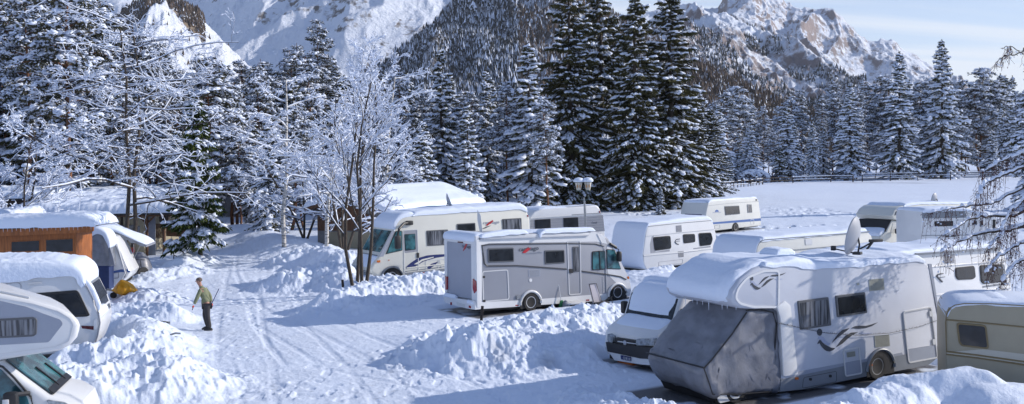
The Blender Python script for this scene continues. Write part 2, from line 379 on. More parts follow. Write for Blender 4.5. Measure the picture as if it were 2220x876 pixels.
def build_ground():
    def angs():
        a = np.linspace(R_(-31), R_(31), 1250)
        b = np.linspace(R_(31), R_(329), 60)[1:-1]
        return np.concatenate([a, b])
    th = angs(); r = [2.5, 6, 10, 13]; q = 15.0
    while q < 62: r.append(q); q *= 1.0023
    while q < 330: r.append(q); q *= 1.008
    while q < 9000: r.append(q); q *= 1.12
    r = np.array(r); nr, na = len(r), len(th)
    RR, TT = np.meshgrid(r, th, indexing='ij'); X = RR * np.sin(TT); Y = RR * np.cos(TT)
    Z = np.zeros_like(X); wm = (RR < 340) & (np.abs(((TT + math.pi) % (2 * math.pi)) - math.pi) < R_(33))
    Z[wm] = ground_z(X[wm], Y[wm]); wo = (RR < 340) & ~wm; Z[wo] = ground_z(X[wo], Y[wo], False)
    dirt = np.zeros_like(X)
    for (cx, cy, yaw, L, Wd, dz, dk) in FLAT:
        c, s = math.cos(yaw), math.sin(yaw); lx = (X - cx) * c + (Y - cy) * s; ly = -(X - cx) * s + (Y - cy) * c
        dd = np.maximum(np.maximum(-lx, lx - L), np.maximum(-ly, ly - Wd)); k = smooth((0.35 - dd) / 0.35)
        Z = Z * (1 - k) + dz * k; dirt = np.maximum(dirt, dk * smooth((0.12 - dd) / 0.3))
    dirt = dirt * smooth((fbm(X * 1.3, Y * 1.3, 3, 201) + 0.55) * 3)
    for (u, v, rad, dk) in ((430, 685, 0.5, .35), (560, 760, 0.9, .22), (370, 655, .5, .3), (1090, 800, 0.5, .5), (960, 770, .5, .3), (850, 720, .3, .5), (410, 605, .4, .35), (520, 470, 1.2, .3), (580, 485, 1.5, .3), (1190, 802, 0.45, .7), (1075, 790, .35, .6), (420, 770, .5, .4), (350, 640, 1.2, .3), (305, 665, 1.0, .35), (480, 690, .5, .15)):
        p = gnd(u, v); d = np.hypot(X - p.x, (Y - p.y) * 0.6); dirt = np.maximum(dirt, 0.5 * dk * smooth(1 - d / rad) * smooth((fbm(X * 3, Y * 1.5, 3, 203) + 0.25) * 3))
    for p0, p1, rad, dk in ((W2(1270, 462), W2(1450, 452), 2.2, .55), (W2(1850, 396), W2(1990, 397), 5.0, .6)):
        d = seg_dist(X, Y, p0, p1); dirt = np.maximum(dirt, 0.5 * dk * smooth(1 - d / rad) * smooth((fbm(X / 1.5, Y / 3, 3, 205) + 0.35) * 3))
    dr = np.full_like(X, 1e9)
    for q_ in range(len(ROAD) - 1): dr = np.minimum(dr, seg_dist(X, Y, ROAD[q_], ROAD[q_ + 1]))
    grit = smooth((3.2 - dr) / 1.5) * (0.05 * smooth((fbm(X / 1.6, Y / 3.5, 3, 211) + .15) * 3) + 0.16 * (vnoise(X * 7, Y * 5, 213) > .90) * smooth(fbm(X / 1.1, Y / 2, 2, 215) * 3))
    dirt = np.maximum(dirt, grit * (RR < 120))
    verts = np.stack([X, Y, Z], -1).reshape(-1, 3)
    i, j = np.meshgrid(np.arange(nr - 1), np.arange(na), indexing='ij'); jn = (j + 1) % na
    f = np.stack([i * na + j, i * na + jn, (i + 1) * na + jn, (i + 1) * na + j], -1).reshape(-1, 4)[:, ::-1]
    verts = np.concatenate([verts, [[0, 0, 0.1]]])
    me = np_mesh('ground', verts, f)
    # close the small hole below the camera
    bm = None
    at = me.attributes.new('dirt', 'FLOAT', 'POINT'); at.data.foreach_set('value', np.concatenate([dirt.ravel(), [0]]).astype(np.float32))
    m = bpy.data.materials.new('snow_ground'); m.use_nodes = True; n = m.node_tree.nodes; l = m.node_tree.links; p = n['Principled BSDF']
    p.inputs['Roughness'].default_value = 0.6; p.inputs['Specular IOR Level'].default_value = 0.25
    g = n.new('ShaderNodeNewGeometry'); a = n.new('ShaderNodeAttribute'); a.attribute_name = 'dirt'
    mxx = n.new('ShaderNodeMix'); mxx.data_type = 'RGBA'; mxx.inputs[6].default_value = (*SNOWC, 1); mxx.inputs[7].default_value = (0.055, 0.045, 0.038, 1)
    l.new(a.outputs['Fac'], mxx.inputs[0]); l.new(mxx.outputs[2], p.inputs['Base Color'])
    nb = n.new('ShaderNodeTexNoise'); nb.inputs['Scale'].default_value = 9; nb.inputs['Detail'].default_value = 8; nb.inputs['Roughness'].default_value = 0.65; l.new(g.outputs['Position'], nb.inputs['Vector'])
    b = n.new('ShaderNodeBump'); b.inputs['Strength'].default_value = 0.6; b.inputs['Distance'].default_value = 0.05; l.new(nb.outputs[0], b.inputs['Height']); l.new(b.outputs[0], p.inputs['Normal'])
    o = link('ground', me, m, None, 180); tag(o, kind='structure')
# ================================================================== MOUNTAINS
def mountain_mat(name, rock1, rock2, lo, hi, forest=None):
    m = bpy.data.materials.new(name); m.use_nodes = True; n = m.node_tree.nodes; l = m.node_tree.links; p = n['Principled BSDF']
    p.inputs['Roughness'].default_value = 0.85; p.inputs['Specular IOR Level'].default_value = 0.1
    g = n.new('ShaderNodeNewGeometry'); a = n.new('ShaderNodeAttribute'); a.attribute_name = 'rock'
    no = n.new('ShaderNodeTexNoise'); no.inputs['Scale'].default_value = 0.03; no.inputs['Detail'].default_value = 10; no.inputs['Roughness'].default_value = 0.72; l.new(g.outputs['Position'], no.inputs['Vector'])
    ad = n.new('ShaderNodeMath'); ad.operation = 'ADD'; l.new(a.outputs['Fac'], ad.inputs[0]); l.new(no.outputs[0], ad.inputs[1])
    r = n.new('ShaderNodeMapRange'); r.inputs[1].default_value = lo; r.inputs[2].default_value = hi; l.new(ad.outputs[0], r.inputs[0])
    n2 = n.new('ShaderNodeTexNoise'); n2.inputs['Scale'].default_value = 0.012; n2.inputs['Detail'].default_value = 6; l.new(g.outputs['Position'], n2.inputs['Vector'])
    rr = n.new('ShaderNodeValToRGB'); rr.color_ramp.elements[0].position = .35; rr.color_ramp.elements[1].position = .65; rr.color_ramp.elements[0].color = (*rock1, 1); rr.color_ramp.elements[1].color = (*rock2, 1); l.new(n2.outputs[0], rr.inputs[0])
    mxx = n.new('ShaderNodeMix'); mxx.data_type = 'RGBA'; mxx.inputs[6].default_value = (0.78, 0.83, 0.92, 1); l.new(rr.outputs[0], mxx.inputs[7]); l.new(r.outputs[0], mxx.inputs[0]); l.new(mxx.outputs[2], p.inputs['Base Color'])
    nb = n.new('ShaderNodeTexNoise'); nb.inputs['Scale'].default_value = 0.05; nb.inputs['Detail'].default_value = 10; nb.inputs['Roughness'].default_value = 0.7; l.new(g.outputs['Position'], nb.inputs['Vector'])
    b = n.new('ShaderNodeBump'); b.inputs['Strength'].default_value = 0.8; b.inputs['Distance'].default_value = 10; l.new(nb.outputs[0], b.inputs['Height']); l.new(b.outputs[0], p.inputs['Normal'])
    return m
def horizon_v(u): return 345.0 - (u - CX) * math.tan(ROLL)
def mountain(name, sil, D0, D1, material, amp, scale, seed, nu=520, nd=260, back=0.35, power=1.0, rockf=None, vert=1.0, warp=0):
    """a range whose crest stands at distance D1, rising from D0; sil = crest in picture coordinates"""
    us = np.array([p[0] for p in sil], float); vs = np.array([p[1] for p in sil], float)
    u = np.linspace(us[0], us[-1], nu); v = np.interp(u, us, vs)
    t = np.linspace(0, 1 + back, nd)
    U, T = np.meshgrid(u, t); V = np.interp(U, us, vs)
    D = D0 + (D1 - D0) * T
    crest = CAM_H + (horizon_v(U) - V) / F_PX * D1
    X = (U - CX) / F_PX * D; Y = D
    prof = np.where(T <= 1, np.clip(T, 0, 1) ** power, 1 - (T - 1) * 1.6)
    env = np.clip(T * 2.2, 0, 1)
    wx = X + warp * fbm(X / (scale * 2), Y / (scale * 2), 3, seed + 5); wy = Y + warp * fbm(X / (scale * 2), Y / (scale * 2), 3, seed + 9)
    n1 = ridged(wx / scale, wy / (scale * 2.4), 7, seed, 0.50) - 0.5
    Z = crest * prof + amp * n1 * env * (0.22 + 0.78 * np.clip(np.abs(T - 1) * 5, 0, 1)) + amp * 0.09 * (ridged(wx / (scale * .15), wy / (scale * .28), 4, seed + 40) - .5) * env
    Z = np.where(T < 0.001, -20, Z)
    dzx = np.gradient(Z, axis=1) / np.maximum(np.gradient(X, axis=1), 1e-3); dzy = np.gradient(Z, axis=0) / np.maximum(np.gradient(Y, axis=0), 1e-3)
    steep = np.hypot(dzx, dzy)
    rock = rockf(U, T, steep, X, Y, Z) if rockf else steep * 0.3
    i, j = np.meshgrid(np.arange(nd - 1), np.arange(nu - 1), indexing='ij')
    f = np.stack([i * nu + j, i * nu + j + 1, (i + 1) * nu + j + 1, (i + 1) * nu + j], -1).reshape(-1, 4)
    me = np_mesh(name, np.stack([X, Y, Z], -1).reshape(-1, 3), f)
    at = me.attributes.new('rock', 'FLOAT', 'POINT'); at.data.foreach_set('value', rock.ravel().astype(np.float32))
    o = link(name, me, material, None, 180); tag(o, kind='structure')
    return X, Y, Z, U, T
MM_red = mountain_mat('reddish_rock_and_snow', (0.21, 0.185, 0.19), (0.33, 0.27, 0.255), 0.66, 0.80)
MM_grey = mountain_mat('grey_rock_and_snow', (0.13, 0.12, 0.12), (0.21, 0.18, 0.16), 0.78, 0.92)
MM_wood = mountain_mat('wooded_slope_ground', (0.075, 0.062, 0.055), (0.12, 0.095, 0.075), 0.42, 0.62)
MM_snow = mountain_mat('snow_slope', (0.15, 0.13, 0.12), (0.27, 0.21, 0.15), 0.92, 1.04)
# far right reddish range
mountain('mountain', [(1230, 60), (1330, 30), (1440, 20), (1500, 12), (1560, 8), (1580, -30), (1640, -50), (1700, -4), (1708, 10), (1742, 30), (1765, 27), (1785, 27), (1808, 25), (1830, 46), (1856, 68), (1882, 85), (1892, 88), (1912, 81), (1936, 84), (1962, 106), (2000, 130), (2045, 152), (2120, 200), (2250, 260), (2400, 290)],
         2300, 3600, MM_red, 210, 360, 11, power=0.9, rockf=lambda U, T, s, X, Y, Z: s * 0.17, nu=620, nd=300, warp=160)
# far left snow dome
mountain('mountain', [(-100, -40), (120, -20), (230, 2), (270, -8), (300, -2), (325, 8), (420, 60), (520, 100)], 2600, 4200, MM_grey, 90, 500, 15, rockf=lambda U, T, s, X, Y, Z: s * 0.12 + 0.12 * (U < 285), nu=200, nd=160)
# large shaded snow face, left of centre
mountain('mountain', [(200, 60), (330, 10), (420, -60), (600, -190), (800, -300), (950, -330), (1080, -300), (1200, -100), (1300, 60), (1340, 110)],
         1500, 3000, MM_grey, 130, 420, 23, power=1.15, nu=620, nd=340, warp=120,
         rockf=lambda U, T, s, X, Y, Z: s * 0.12 + 0.26 * smooth((fbm(X / 170, Z / 120, 4, 5) - 0.02) * 4) + 0.13 * smooth((T - 0.42) * 4) + .16 * smooth((fbm(X / 22, Z / 14, 3, 19) - .12) * 5) - 0.14)
def kspur(u, t, x, y, z):
    crest = (t > 0.80) & (u < 455) & (u > 60); left = (u < 300 - (t - 0.2) * 10); low = (u > 300) & (t < 0.28 + 0.0 * u)
    mid = (u > 360) & (u < 470) & (t < 0.42)
    return np.where(left | crest, 0.95, np.where(low | mid, 0.8, 0.012))
# nearer spur: bright snow slope with a dark wooded crest
SP = mountain('hill', [(60, 150), (150, 105), (232, 72), (262, 50), (290, 24), (322, 4), (352, -14), (392, -8), (420, 14), (440, 30), (470, 70), (500, 100), (540, 138), (575, 170), (640, 235), (720, 300)],
         1000, 1500, MM_snow, 75, 130, 31, nu=420, nd=240, power=1.0, rockf=lambda U, T, s, X, Y, Z: s * 0.12 + 0.15 * smooth((fbm(X / 25, Z / 12, 3, 9) - 0.25) * 5) + 0.6 * (kspur(U, T, X, Y, Z) > .5) * vnoise(X / 9, Z / 7, 4))
# central wooded hill
CH = mountain('hill', [(640, 290), (720, 245), (780, 190), (860, 120), (920, 72), (960, 42), (1000, 4), (1060, -60), (1130, -110), (1210, -90), (1262, -30), (1300, 4), (1345, 44), (1400, 74), (1440, 100), (1520, 150), (1600, 200), (1700, 260), (1800, 300)],
         800, 1500, MM_wood, 90, 160, 37, nu=420, nd=240, power=0.95, rockf=lambda U, T, s, X, Y, Z: s * 0.05)
# right middle ridge, rock above and woods below
RH = mountain('hill', [(1300, 120), (1380, 60), (1440, 30), (1480, 22), (1520, 22), (1550, 24), (1600, 45), (1650, 78), (1700, 103), (1750, 124), (1800, 146), (1850, 166), (1900, 190), (1980, 215), (2060, 235), (2200, 262), (2320, 280)],
         1150, 2100, MM_red, 130, 210, 43, nu=480, nd=280, power=0.85, warp=60, rockf=lambda U, T, s, X, Y, Z: s * 0.08 + 0.02 + 0.22 * (T < .8) * vnoise(X / 40, Z / 25, 3))
# near right wooded foot slope
RF = mountain('hill', [(1340, 190), (1440, 140), (1500, 132), (1560, 160), (1620, 188), (1700, 232), (1780, 262), (1900, 285), (2100, 300), (2300, 305)],
         650, 1100, MM_wood, 40, 120, 53, nu=300, nd=160, power=1.0, rockf=lambda U, T, s, X, Y, Z: s * 0.05)
def tuft_cones(name, pts, hs, seed, snowf, mats, wide=0.2):
    """far wood: one jagged two-tier cone per tree, all in one object"""
    rng = np.random.default_rng(seed); n = len(pts); k = 6; V = []; Fc = []; MI = []
    base = np.arange(n)
    ph = rng.random(n) * 6.28; jw = rng.random(n); hs = hs * (0.6 + 0.8 * vnoise(pts[:, 0] / 14, pts[:, 2] / 9, seed))
    tiers = ((0.0, 0.55, 1.0), (0.25, 0.78, 0.78), (0.5, 1.0, 0.5))
    vi = 0
    for (z0, z1, rr) in tiers:
        for q in range(k):
            a0 = ph + q * 6.28318 / k; a1 = a0 + 6.28318 / k; j0 = 0.6 + 0.8 * rng.random(n); j1 = 0.6 + 0.8 * rng.random(n); dz = (rng.random(n) - 0.5) * 0.12
            r0 = hs * wide * rr * (0.7 + 0.7 * jw)
            A = pts + np.stack([np.cos(a0) * r0 * j0, np.sin(a0) * r0 * j0, hs * (z0 + dz)], -1)
            B = pts + np.stack([np.cos(a1) * r0 * j1, np.sin(a1) * r0 * j1, hs * (z0 - dz)], -1)
            T = pts + np.stack([0 * hs, 0 * hs, hs * z1], -1)
            V += [A, B, T]; MI.append((rng.random(n) < snowf).astype(int))
    m = len(V) // 3
    Vs = np.stack(V, 1).reshape(n * m * 3, 3); Fs = np.arange(n * m * 3).reshape(-1, 3); MIs = np.stack(MI, 1).reshape(-1)
    me = np_mesh(name, Vs, Fs, MIs); o = link(name, me, mats); return o
def scatter(grid, n, seed, keep, hmin, hmax):
    X, Y, Z, U, T = grid; rng = np.random.default_rng(seed); out = []; nd, nu = X.shape
    i = rng.random(n) * (nd - 2); j = rng.random(n) * (nu - 2); ii = i.astype(int); jj = j.astype(int); fi = i - ii; fj = j - jj
    def ip(A): return (A[ii, jj] * (1 - fi) * (1 - fj) + A[ii + 1, jj] * fi * (1 - fj) + A[ii, jj + 1] * (1 - fi) * fj + A[ii + 1, jj + 1] * fi * fj)
    x, y, z, u, t = ip(X), ip(Y), ip(Z), ip(U), ip(T)
    ok = (t <= 1.04) & (t > 0.02) & (rng.random(n) < keep(u, t, x, y, z))
    P = np.stack([x, y, z - 0.5], -1)[ok]; return P, hmin + (hmax - hmin) * rng.random(len(P))
M['farneedle'] = leafmat('far_dark_needles', (0.060, 0.060, 0.055), (0.040, 0.045, 0.050))
M['farlarch'] = leafmat('far_brown_larch', (0.15, 0.105, 0.075), (0.08, 0.065, 0.055))
MF = [M['farneedle'], M['snow_tree']]; MB2 = [M['farlarch'], M['snow_tree']]
P, h = scatter(CH, 52000, 3, lambda u, t, x, y, z: np.where(u > 1180 - (1 - t) * 120, 0.55, 0.95) * (0.35 + 0.65 * (vnoise(x / 45, z / 40, 8) > 0.27)), 6, 12.5)
brown = (P[:, 0] / P[:, 1] * F_PX + CX > 1130)
tag(tuft_cones('wood', P[~brown], h[~brown], 5, 0.36, MF), 'dense snow-dusted conifer wood covering the central hill', 'wood', kind='stuff')
tag(tuft_cones('wood', P[brown], h[brown], 6, 0.20, MB2), 'brown larch wood on the sunlit right shoulder of the central hill', 'wood', kind='stuff')
def kspur(u, t, x, y, z):
    crest = (t > 0.80) & (u < 455) & (u > 60); left = (u < 300 - (t - 0.2) * 10); low = (u > 300) & (t < 0.28 + 0.0 * u)
    mid = (u > 360) & (u < 470) & (t < 0.42)
    return np.where(left | crest, 0.95, np.where(low | mid, 0.8, 0.012))
P, h = scatter(SP, 26000, 13, kspur, 6, 11)
tag(tuft_cones('wood', P, h, 15, 0.08, MB2), 'brown leafless wood along the crest of the left snow spur', 'wood', kind='stuff')
P, h = scatter(RH, 36000, 17, lambda u, t, x, y, z: np.where(t < 0.80, 0.8, np.where(t > 0.93, 0.55, 0.15)) * (vnoise(x / 60, z / 35, 18) > 0.40) * np.where((u < 1620) & (t > 0.55), 0.06, 1), 6, 12)
tag(tuft_cones('wood', P, h, 19, 0.30, MF), 'dark conifer wood on the rocky ridge below the reddish mountain', 'wood', kind='stuff')
P, h = scatter(RF, 22000, 23, lambda u, t, x, y, z: 0.75 + 0 * u, 5, 10)
tag(tuft_cones('wood', P, h, 25, 0.10, MB2), 'brown bushy wood on the low slope behind the right-hand spruces', 'wood', kind='stuff')
# ================================================================== TREES
_t = (1 + 5 ** 0.5) / 2
ICO_V = np.array([(-1, _t, 0), (1, _t, 0), (-1, -_t, 0), (1, -_t, 0), (0, -1, _t), (0, 1, _t), (0, -1, -_t), (0, 1, -_t), (_t, 0, -1), (_t, 0, 1), (-_t, 0, -1), (-_t, 0, 1)], float) / math.sqrt(1 + _t * _t)
ICO_F = np.array([(0, 11, 5), (0, 5, 1), (0, 1, 7), (0, 7, 10), (0, 10, 11), (1, 5, 9), (5, 11, 4), (11, 10, 2), (10, 7, 6), (7, 1, 8), (3, 9, 4), (3, 4, 2), (3, 2, 6), (3, 6, 8), (3, 8, 9), (4, 9, 5), (2, 4, 11), (6, 2, 10), (8, 6, 7), (9, 8, 1)])
class Soup:
    def __init__(s): s.V = []; s.F = []; s.n = 0
    def add(s, v, f):
        s.V.append(v); s.F.append(f + s.n); s.n += len(v)
    def mesh(s, name): return np_mesh(name, np.concatenate(s.V), np.concatenate(s.F))
def unit(v): return v / np.maximum(np.linalg.norm(v, axis=-1, keepdims=True), 1e-9)
def leaves(S, c, d, ln, wd, rng, hang=0.0):
    """slender two-triangle sprays: c centres, d directions"""
    n = len(c)
    if n == 0: return
    d = unit(d); up = np.tile([0., 0., 1.], (n, 1)) + (rng.random((n, 3)) - 0.5) * 0.9; side = unit(np.cross(d, up)); upv = unit(np.cross(side, d))
    w = (wd * (0.6 + 0.8 * rng.random(n)))[:, None]; L = (ln * (0.7 + 0.6 * rng.random(n)))[:, None]
    a = c - side * w * 0.5; b = c + side * w * 0.5; m = c + d * L * 0.45; t = c + d * L - np.array([0, 0, 1.]) * (hang * L)
    V = np.stack([c, m - side * w * 0.5, t, m + side * w * 0.5], 1).reshape(-1, 3)
    k = np.arange(n)[:, None] * 4; F = np.concatenate([k + np.array([[0, 1, 2]]), k + np.array([[0, 2, 3]])], 0); S.add(V, F)
    h = -upv * w * 0.9
    V2 = np.stack([c, m + h, t], 1).reshape(-1, 3); k = np.arange(n)[:, None] * 3; S.add(V2, k + np.array([[0, 1, 2]]))
def lumps(S, c, f, a, b, h, rng, jit=0.18):
    """snow lumps: ellipsoids with half sizes a (along f), b (across), h (up)"""
    n = len(c)
    if n == 0: return
    f = unit(f); side = unit(np.cross(f, np.tile([0., 0., 1.], (n, 1)) + 1e-4)); up = unit(np.cross(side, f))
    P = ICO_V[None] * (1 + (rng.random((n, 12, 1)) - 0.5) * 2 * jit)
    V = c[:, None] + P[..., 0:1] * (f * a[:, None])[:, None] + P[..., 1:2] * (side * b[:, None])[:, None] + np.maximum(P[..., 2:3], -0.45) * (up * h[:, None])[:, None]
    S.add(V.reshape(-1, 3), (np.arange(n)[:, None, None] * 12 + ICO_F[None]).reshape(-1, 3))
def tube_np(S, P, R, k=5):
    P = np.asarray(P, float); n = len(P); d = np.gradient(P, axis=0); d = unit(d)
    ref = np.tile([0., 0., 1.], (n, 1)); ref[np.abs(d[:, 2]) > 0.9] = [1, 0, 0]
    a = unit(np.cross(d, ref)); b = np.cross(d, a); an = np.arange(k) * 6.28318 / k
    V = P[:, None] + (a[:, None] * np.cos(an)[None, :, None] + b[:, None] * np.sin(an)[None, :, None]) * np.asarray(R)[:, None, None]
    i, j = np.meshgrid(np.arange(n - 1), np.arange(k), indexing='ij'); jn = (j + 1) % k
    q = np.stack([i * k + j, i * k + jn, (i + 1) * k + jn, (i + 1) * k + j], -1).reshape(-1, 4)
    S.add(V.reshape(-1, 3), np.concatenate([q[:, [0, 1, 2]], q[:, [0, 2, 3]]]))
def finish_tree(name, wood, fol, snow, mats):
    root = empty(name)
    if wood.n: link('trunk', wood.mesh('trunk'), mats[0], root, 180)
    if fol is not None and fol.n: link('crown', fol.mesh('crown'), mats[1], root)
    if snow is not None and snow.n: link('snow_load', snow.mesh('snow_load'), M['snow_tree'], root, 180)
    return root
PROTO = {}
def spruce(H=24., R=4., seed=1, snow=1.0, base=0.03, mats=None, pw=0.82, frost=0.42, droop=0.35, step=0.46, dens=1.0, gap=0.0, lump=1.0, top=0.0):
    rng = np.random.default_rng(seed); wood, fol, sn = Soup(), Soup(), Soup()
    zz = np.linspace(0, H, 14); bend = np.cumsum(rng.normal(0, 0.02, (14, 2)), 0) * H / 24; bend[0] = 0
    tube_np(wood, np.c_[bend, zz], 0.014 * H * (1 - zz / H) ** 0.8 + 0.02, 7)
    z = base * H
    while z < H * 0.985:
        t = z / H; tt = (t - base) / (1 - base)
        L0 = R * (1 - tt) ** pw * (0.9 + 0.1 * math.sin(z * 1.7 + seed)) + 0.12
        if tt < 0.06: L0 *= 0.85
        for q in range(rng.integers(4, 7)):
            if rng.random() < gap: continue
            a = rng.random() * 6.2832; L = L0 * (0.55 + 0.5 * rng.random()) * (0.72 + 0.56 * float(vnoise(np.array(a * 1.3 + seed), np.array(z / 2.2 + seed), 7))); da = np.array([math.cos(a), math.sin(a), 0.]); sd = np.array([-math.sin(a), math.cos(a), 0.])
            dr = droop * (1.25 - 1.3 * t) + rng.normal(0, 0.07); up = 0.12 + 0.45 * t
            zb = z + rng.uniform(-.6, .6) * step * 1.6 * (1 - .7 * t)
            def pt(s):
                s = np.asarray(s)[:, None]; return np.array([np.interp(z, zz, bend[:, 0]), np.interp(z, zz, bend[:, 1]), zb]) + da * (L * s * 0.97) + np.array([0, 0, 1.]) * L * (up * s - (dr + up * 0.8) * s ** 1.5 + 0.10 * s ** 4)
            tube_np(wood, pt(np.linspace(0, 1, 4)), np.linspace(0.012 * L + 0.012, 0.006, 4), 3)
            k = max(4, int((5 + L * 8) * dens)); s = 0.12 + 0.88 * rng.random(k) ** 0.8; sg = rng.choice([-1, 1], k)
            tl = (0.16 + 0.30 * L * (1.05 - s)) * (0.6 + 0.6 * rng.random(k)); c0 = pt(s)
            d = da * (0.55 + 0.3 * rng.random((k, 1))) + sd * sg[:, None] * (0.9 * rng.random((k, 1)) + 0.25) + np.array([0, 0, 1.]) * (-0.28 - 0.35 * rng.random((k, 1)))
            fr = rng.random(k) < frost; leaves(fol, c0, d, tl + 0.12, 0.10 + 0.10 * tl + 0 * s, rng, 0.1)
            leaves(sn, (c0 + [0, 0, .05])[fr], d[fr], (tl + 0.10)[fr], (0.10 + 0.12 * tl)[fr], rng, 0.1)
            c1 = c0 + unit(d) * tl[:, None] * (0.3 + 0.5 * rng.random((k, 1)))
            leaves(fol, c1, d * [1, 1, 1] + rng.normal(0, 0.35, (k, 3)), 0.22 + 0.35 * tl, 0.10 + 0 * s, rng, 0.25)
            ks = rng.poisson((1.5 + L * 3.4) * snow)
            if ks:
                s = 0.18 + 0.86 * rng.random(ks) ** 0.75; s = np.clip(s, 0, 1.0); off = (rng.random(ks) - 0.5) * 2 * 0.26 * L * (1.1 - s)
                c = pt(s) + sd * off[:, None] + np.array([0, 0, 1.]) * (0.05 - 0.22 * np.abs(off)[:, None])
                fd = unit(pt(np.minimum(s + 0.06, 1.06)) - pt(s - 0.06)) + sd * np.sign(off)[:, None] * 0.5 * rng.random((ks, 1)) + rng.normal(0, .28, (ks, 3)) - [0, 0, .18]; g = (0.6 + 0.9 * rng.random(ks)) * lump * (0.55 + 0.45 * min(1, L / 2))
                lumps(sn, c, fd, 0.24 * g, 0.14 * g, 0.085 * g + 0.02, rng)
        z += step * (0.75 + 0.5 * rng.random()) * (0.7 + 0.3 * (1 - t))
    k = 30; c = np.c_[bend[-1][0] + rng.normal(0, .05, k), bend[-1][1] + rng.normal(0, .05, k), H - 1.2 + 1.2 * rng.random(k)]; leaves(fol, c, rng.normal(0, 1, (k, 3)) + [0, 0, .6], np.full(k, .3), np.full(k, .1), rng)
    return wood, fol, sn
def pine(H=22., R=3.2, seed=1, snow=1.0, cb=0.45, flat=False):
    rng = np.random.default_rng(seed); wood, fol, sn = Soup(), Soup(), Soup()
    zz = np.linspace(0, H, 12); bend = np.cumsum(rng.normal(0, 0.10, (12, 2)), 0); bend[0] = 0
    tube_np(wood, np.c_[bend, zz], 0.0095 * H * (1 - 0.9 * zz / H) + 0.01, 7)
    z = cb * H * 0.8
    while z < H * 0.99:
        t = (z / H - cb * .8) / (1 - cb * .8)
        env = math.sin(min(1, t * 1.5 + 0.15) * 1.57) * (1 - t ** 2.2) ** 0.6 if not flat else (1 - t ** 3.0) ** 0.6
        for q in range(rng.integers(2, 5)):
            if t < 0.25 and rng.random() < 0.5: continue
            L = (R * env + 0.25) * (0.5 + 0.65 * rng.random()); a = rng.random() * 6.2832; da = np.array([math.cos(a), math.sin(a), 0.]); sd = np.array([-da[1], da[0], 0])
            up = 0.25 + 0.4 * t; dr = 0.45 * (1.1 - t)
            o = np.array([np.interp(z, zz, bend[:, 0]), np.interp(z, zz, bend[:, 1]), z])
            def pt(s): s = np.asarray(s)[:, None]; return o + da * L * s + np.array([0, 0, 1.]) * L * (up * s - (dr + up) * s ** 2 * 0.8)
            tube_np(wood, pt(np.linspace(0, 1, 5)), np.linspace(0.018 * L + 0.02, 0.01, 5), 4)
            nc = max(2, int(L * 2.6)); s = 0.3 + 0.7 * rng.random(nc); off = (rng.random(nc) - 0.5) * 0.9 * L * 0.6; C = pt(s) + sd * off[:, None] + rng.normal(0, 0.10, (nc, 3))
            for c in C:
                k = 15; dd = unit(rng.normal(0, 1, (k, 3)) + [0, 0, .1]); leaves(sn, c + [0, 0, .08] + dd[:7] * [.25, .25, .1], dd[:7] * [1, 1, .4], np.full(7, .34), np.full(7, .10), rng, .1); leaves(fol, c + dd * [0.20, 0.20, 0.10] + rng.normal(0, 0.07, (k, 3)), dd * [1, 1, 0.55], np.full(k, 0.32), np.full(k, 0.11), rng, 0.15)
            sel = rng.random(nc) < 0.85 * min(1, snow); cc = C[sel]
            if len(cc):
                for rep in range(2):
                    g = (0.55 + 0.8 * rng.random(len(cc))) * (0.8 + 0.25 * snow); lumps(sn, cc + rng.normal(0, 0.14, (len(cc), 3)) * [1, 1, .3] + [0, 0, 0.12], np.tile(da + [0, 0, -0.35], (len(cc), 1)) + rng.normal(0, .25, (len(cc), 3)), 0.30 * g, 0.21 * g, 0.14 * g, rng, 0.22)
            ks = rng.poisson(1.6 * L * snow)
            if ks: s = rng.random(ks); lumps(sn, pt(s) + [0, 0, 0.05], np.tile(da, (ks, 1)), np.full(ks, .22), np.full(ks, .07), np.full(ks, .06), rng)
        z += 0.55 * (0.7 + 0.6 * rng.random())
    return wood, fol, sn
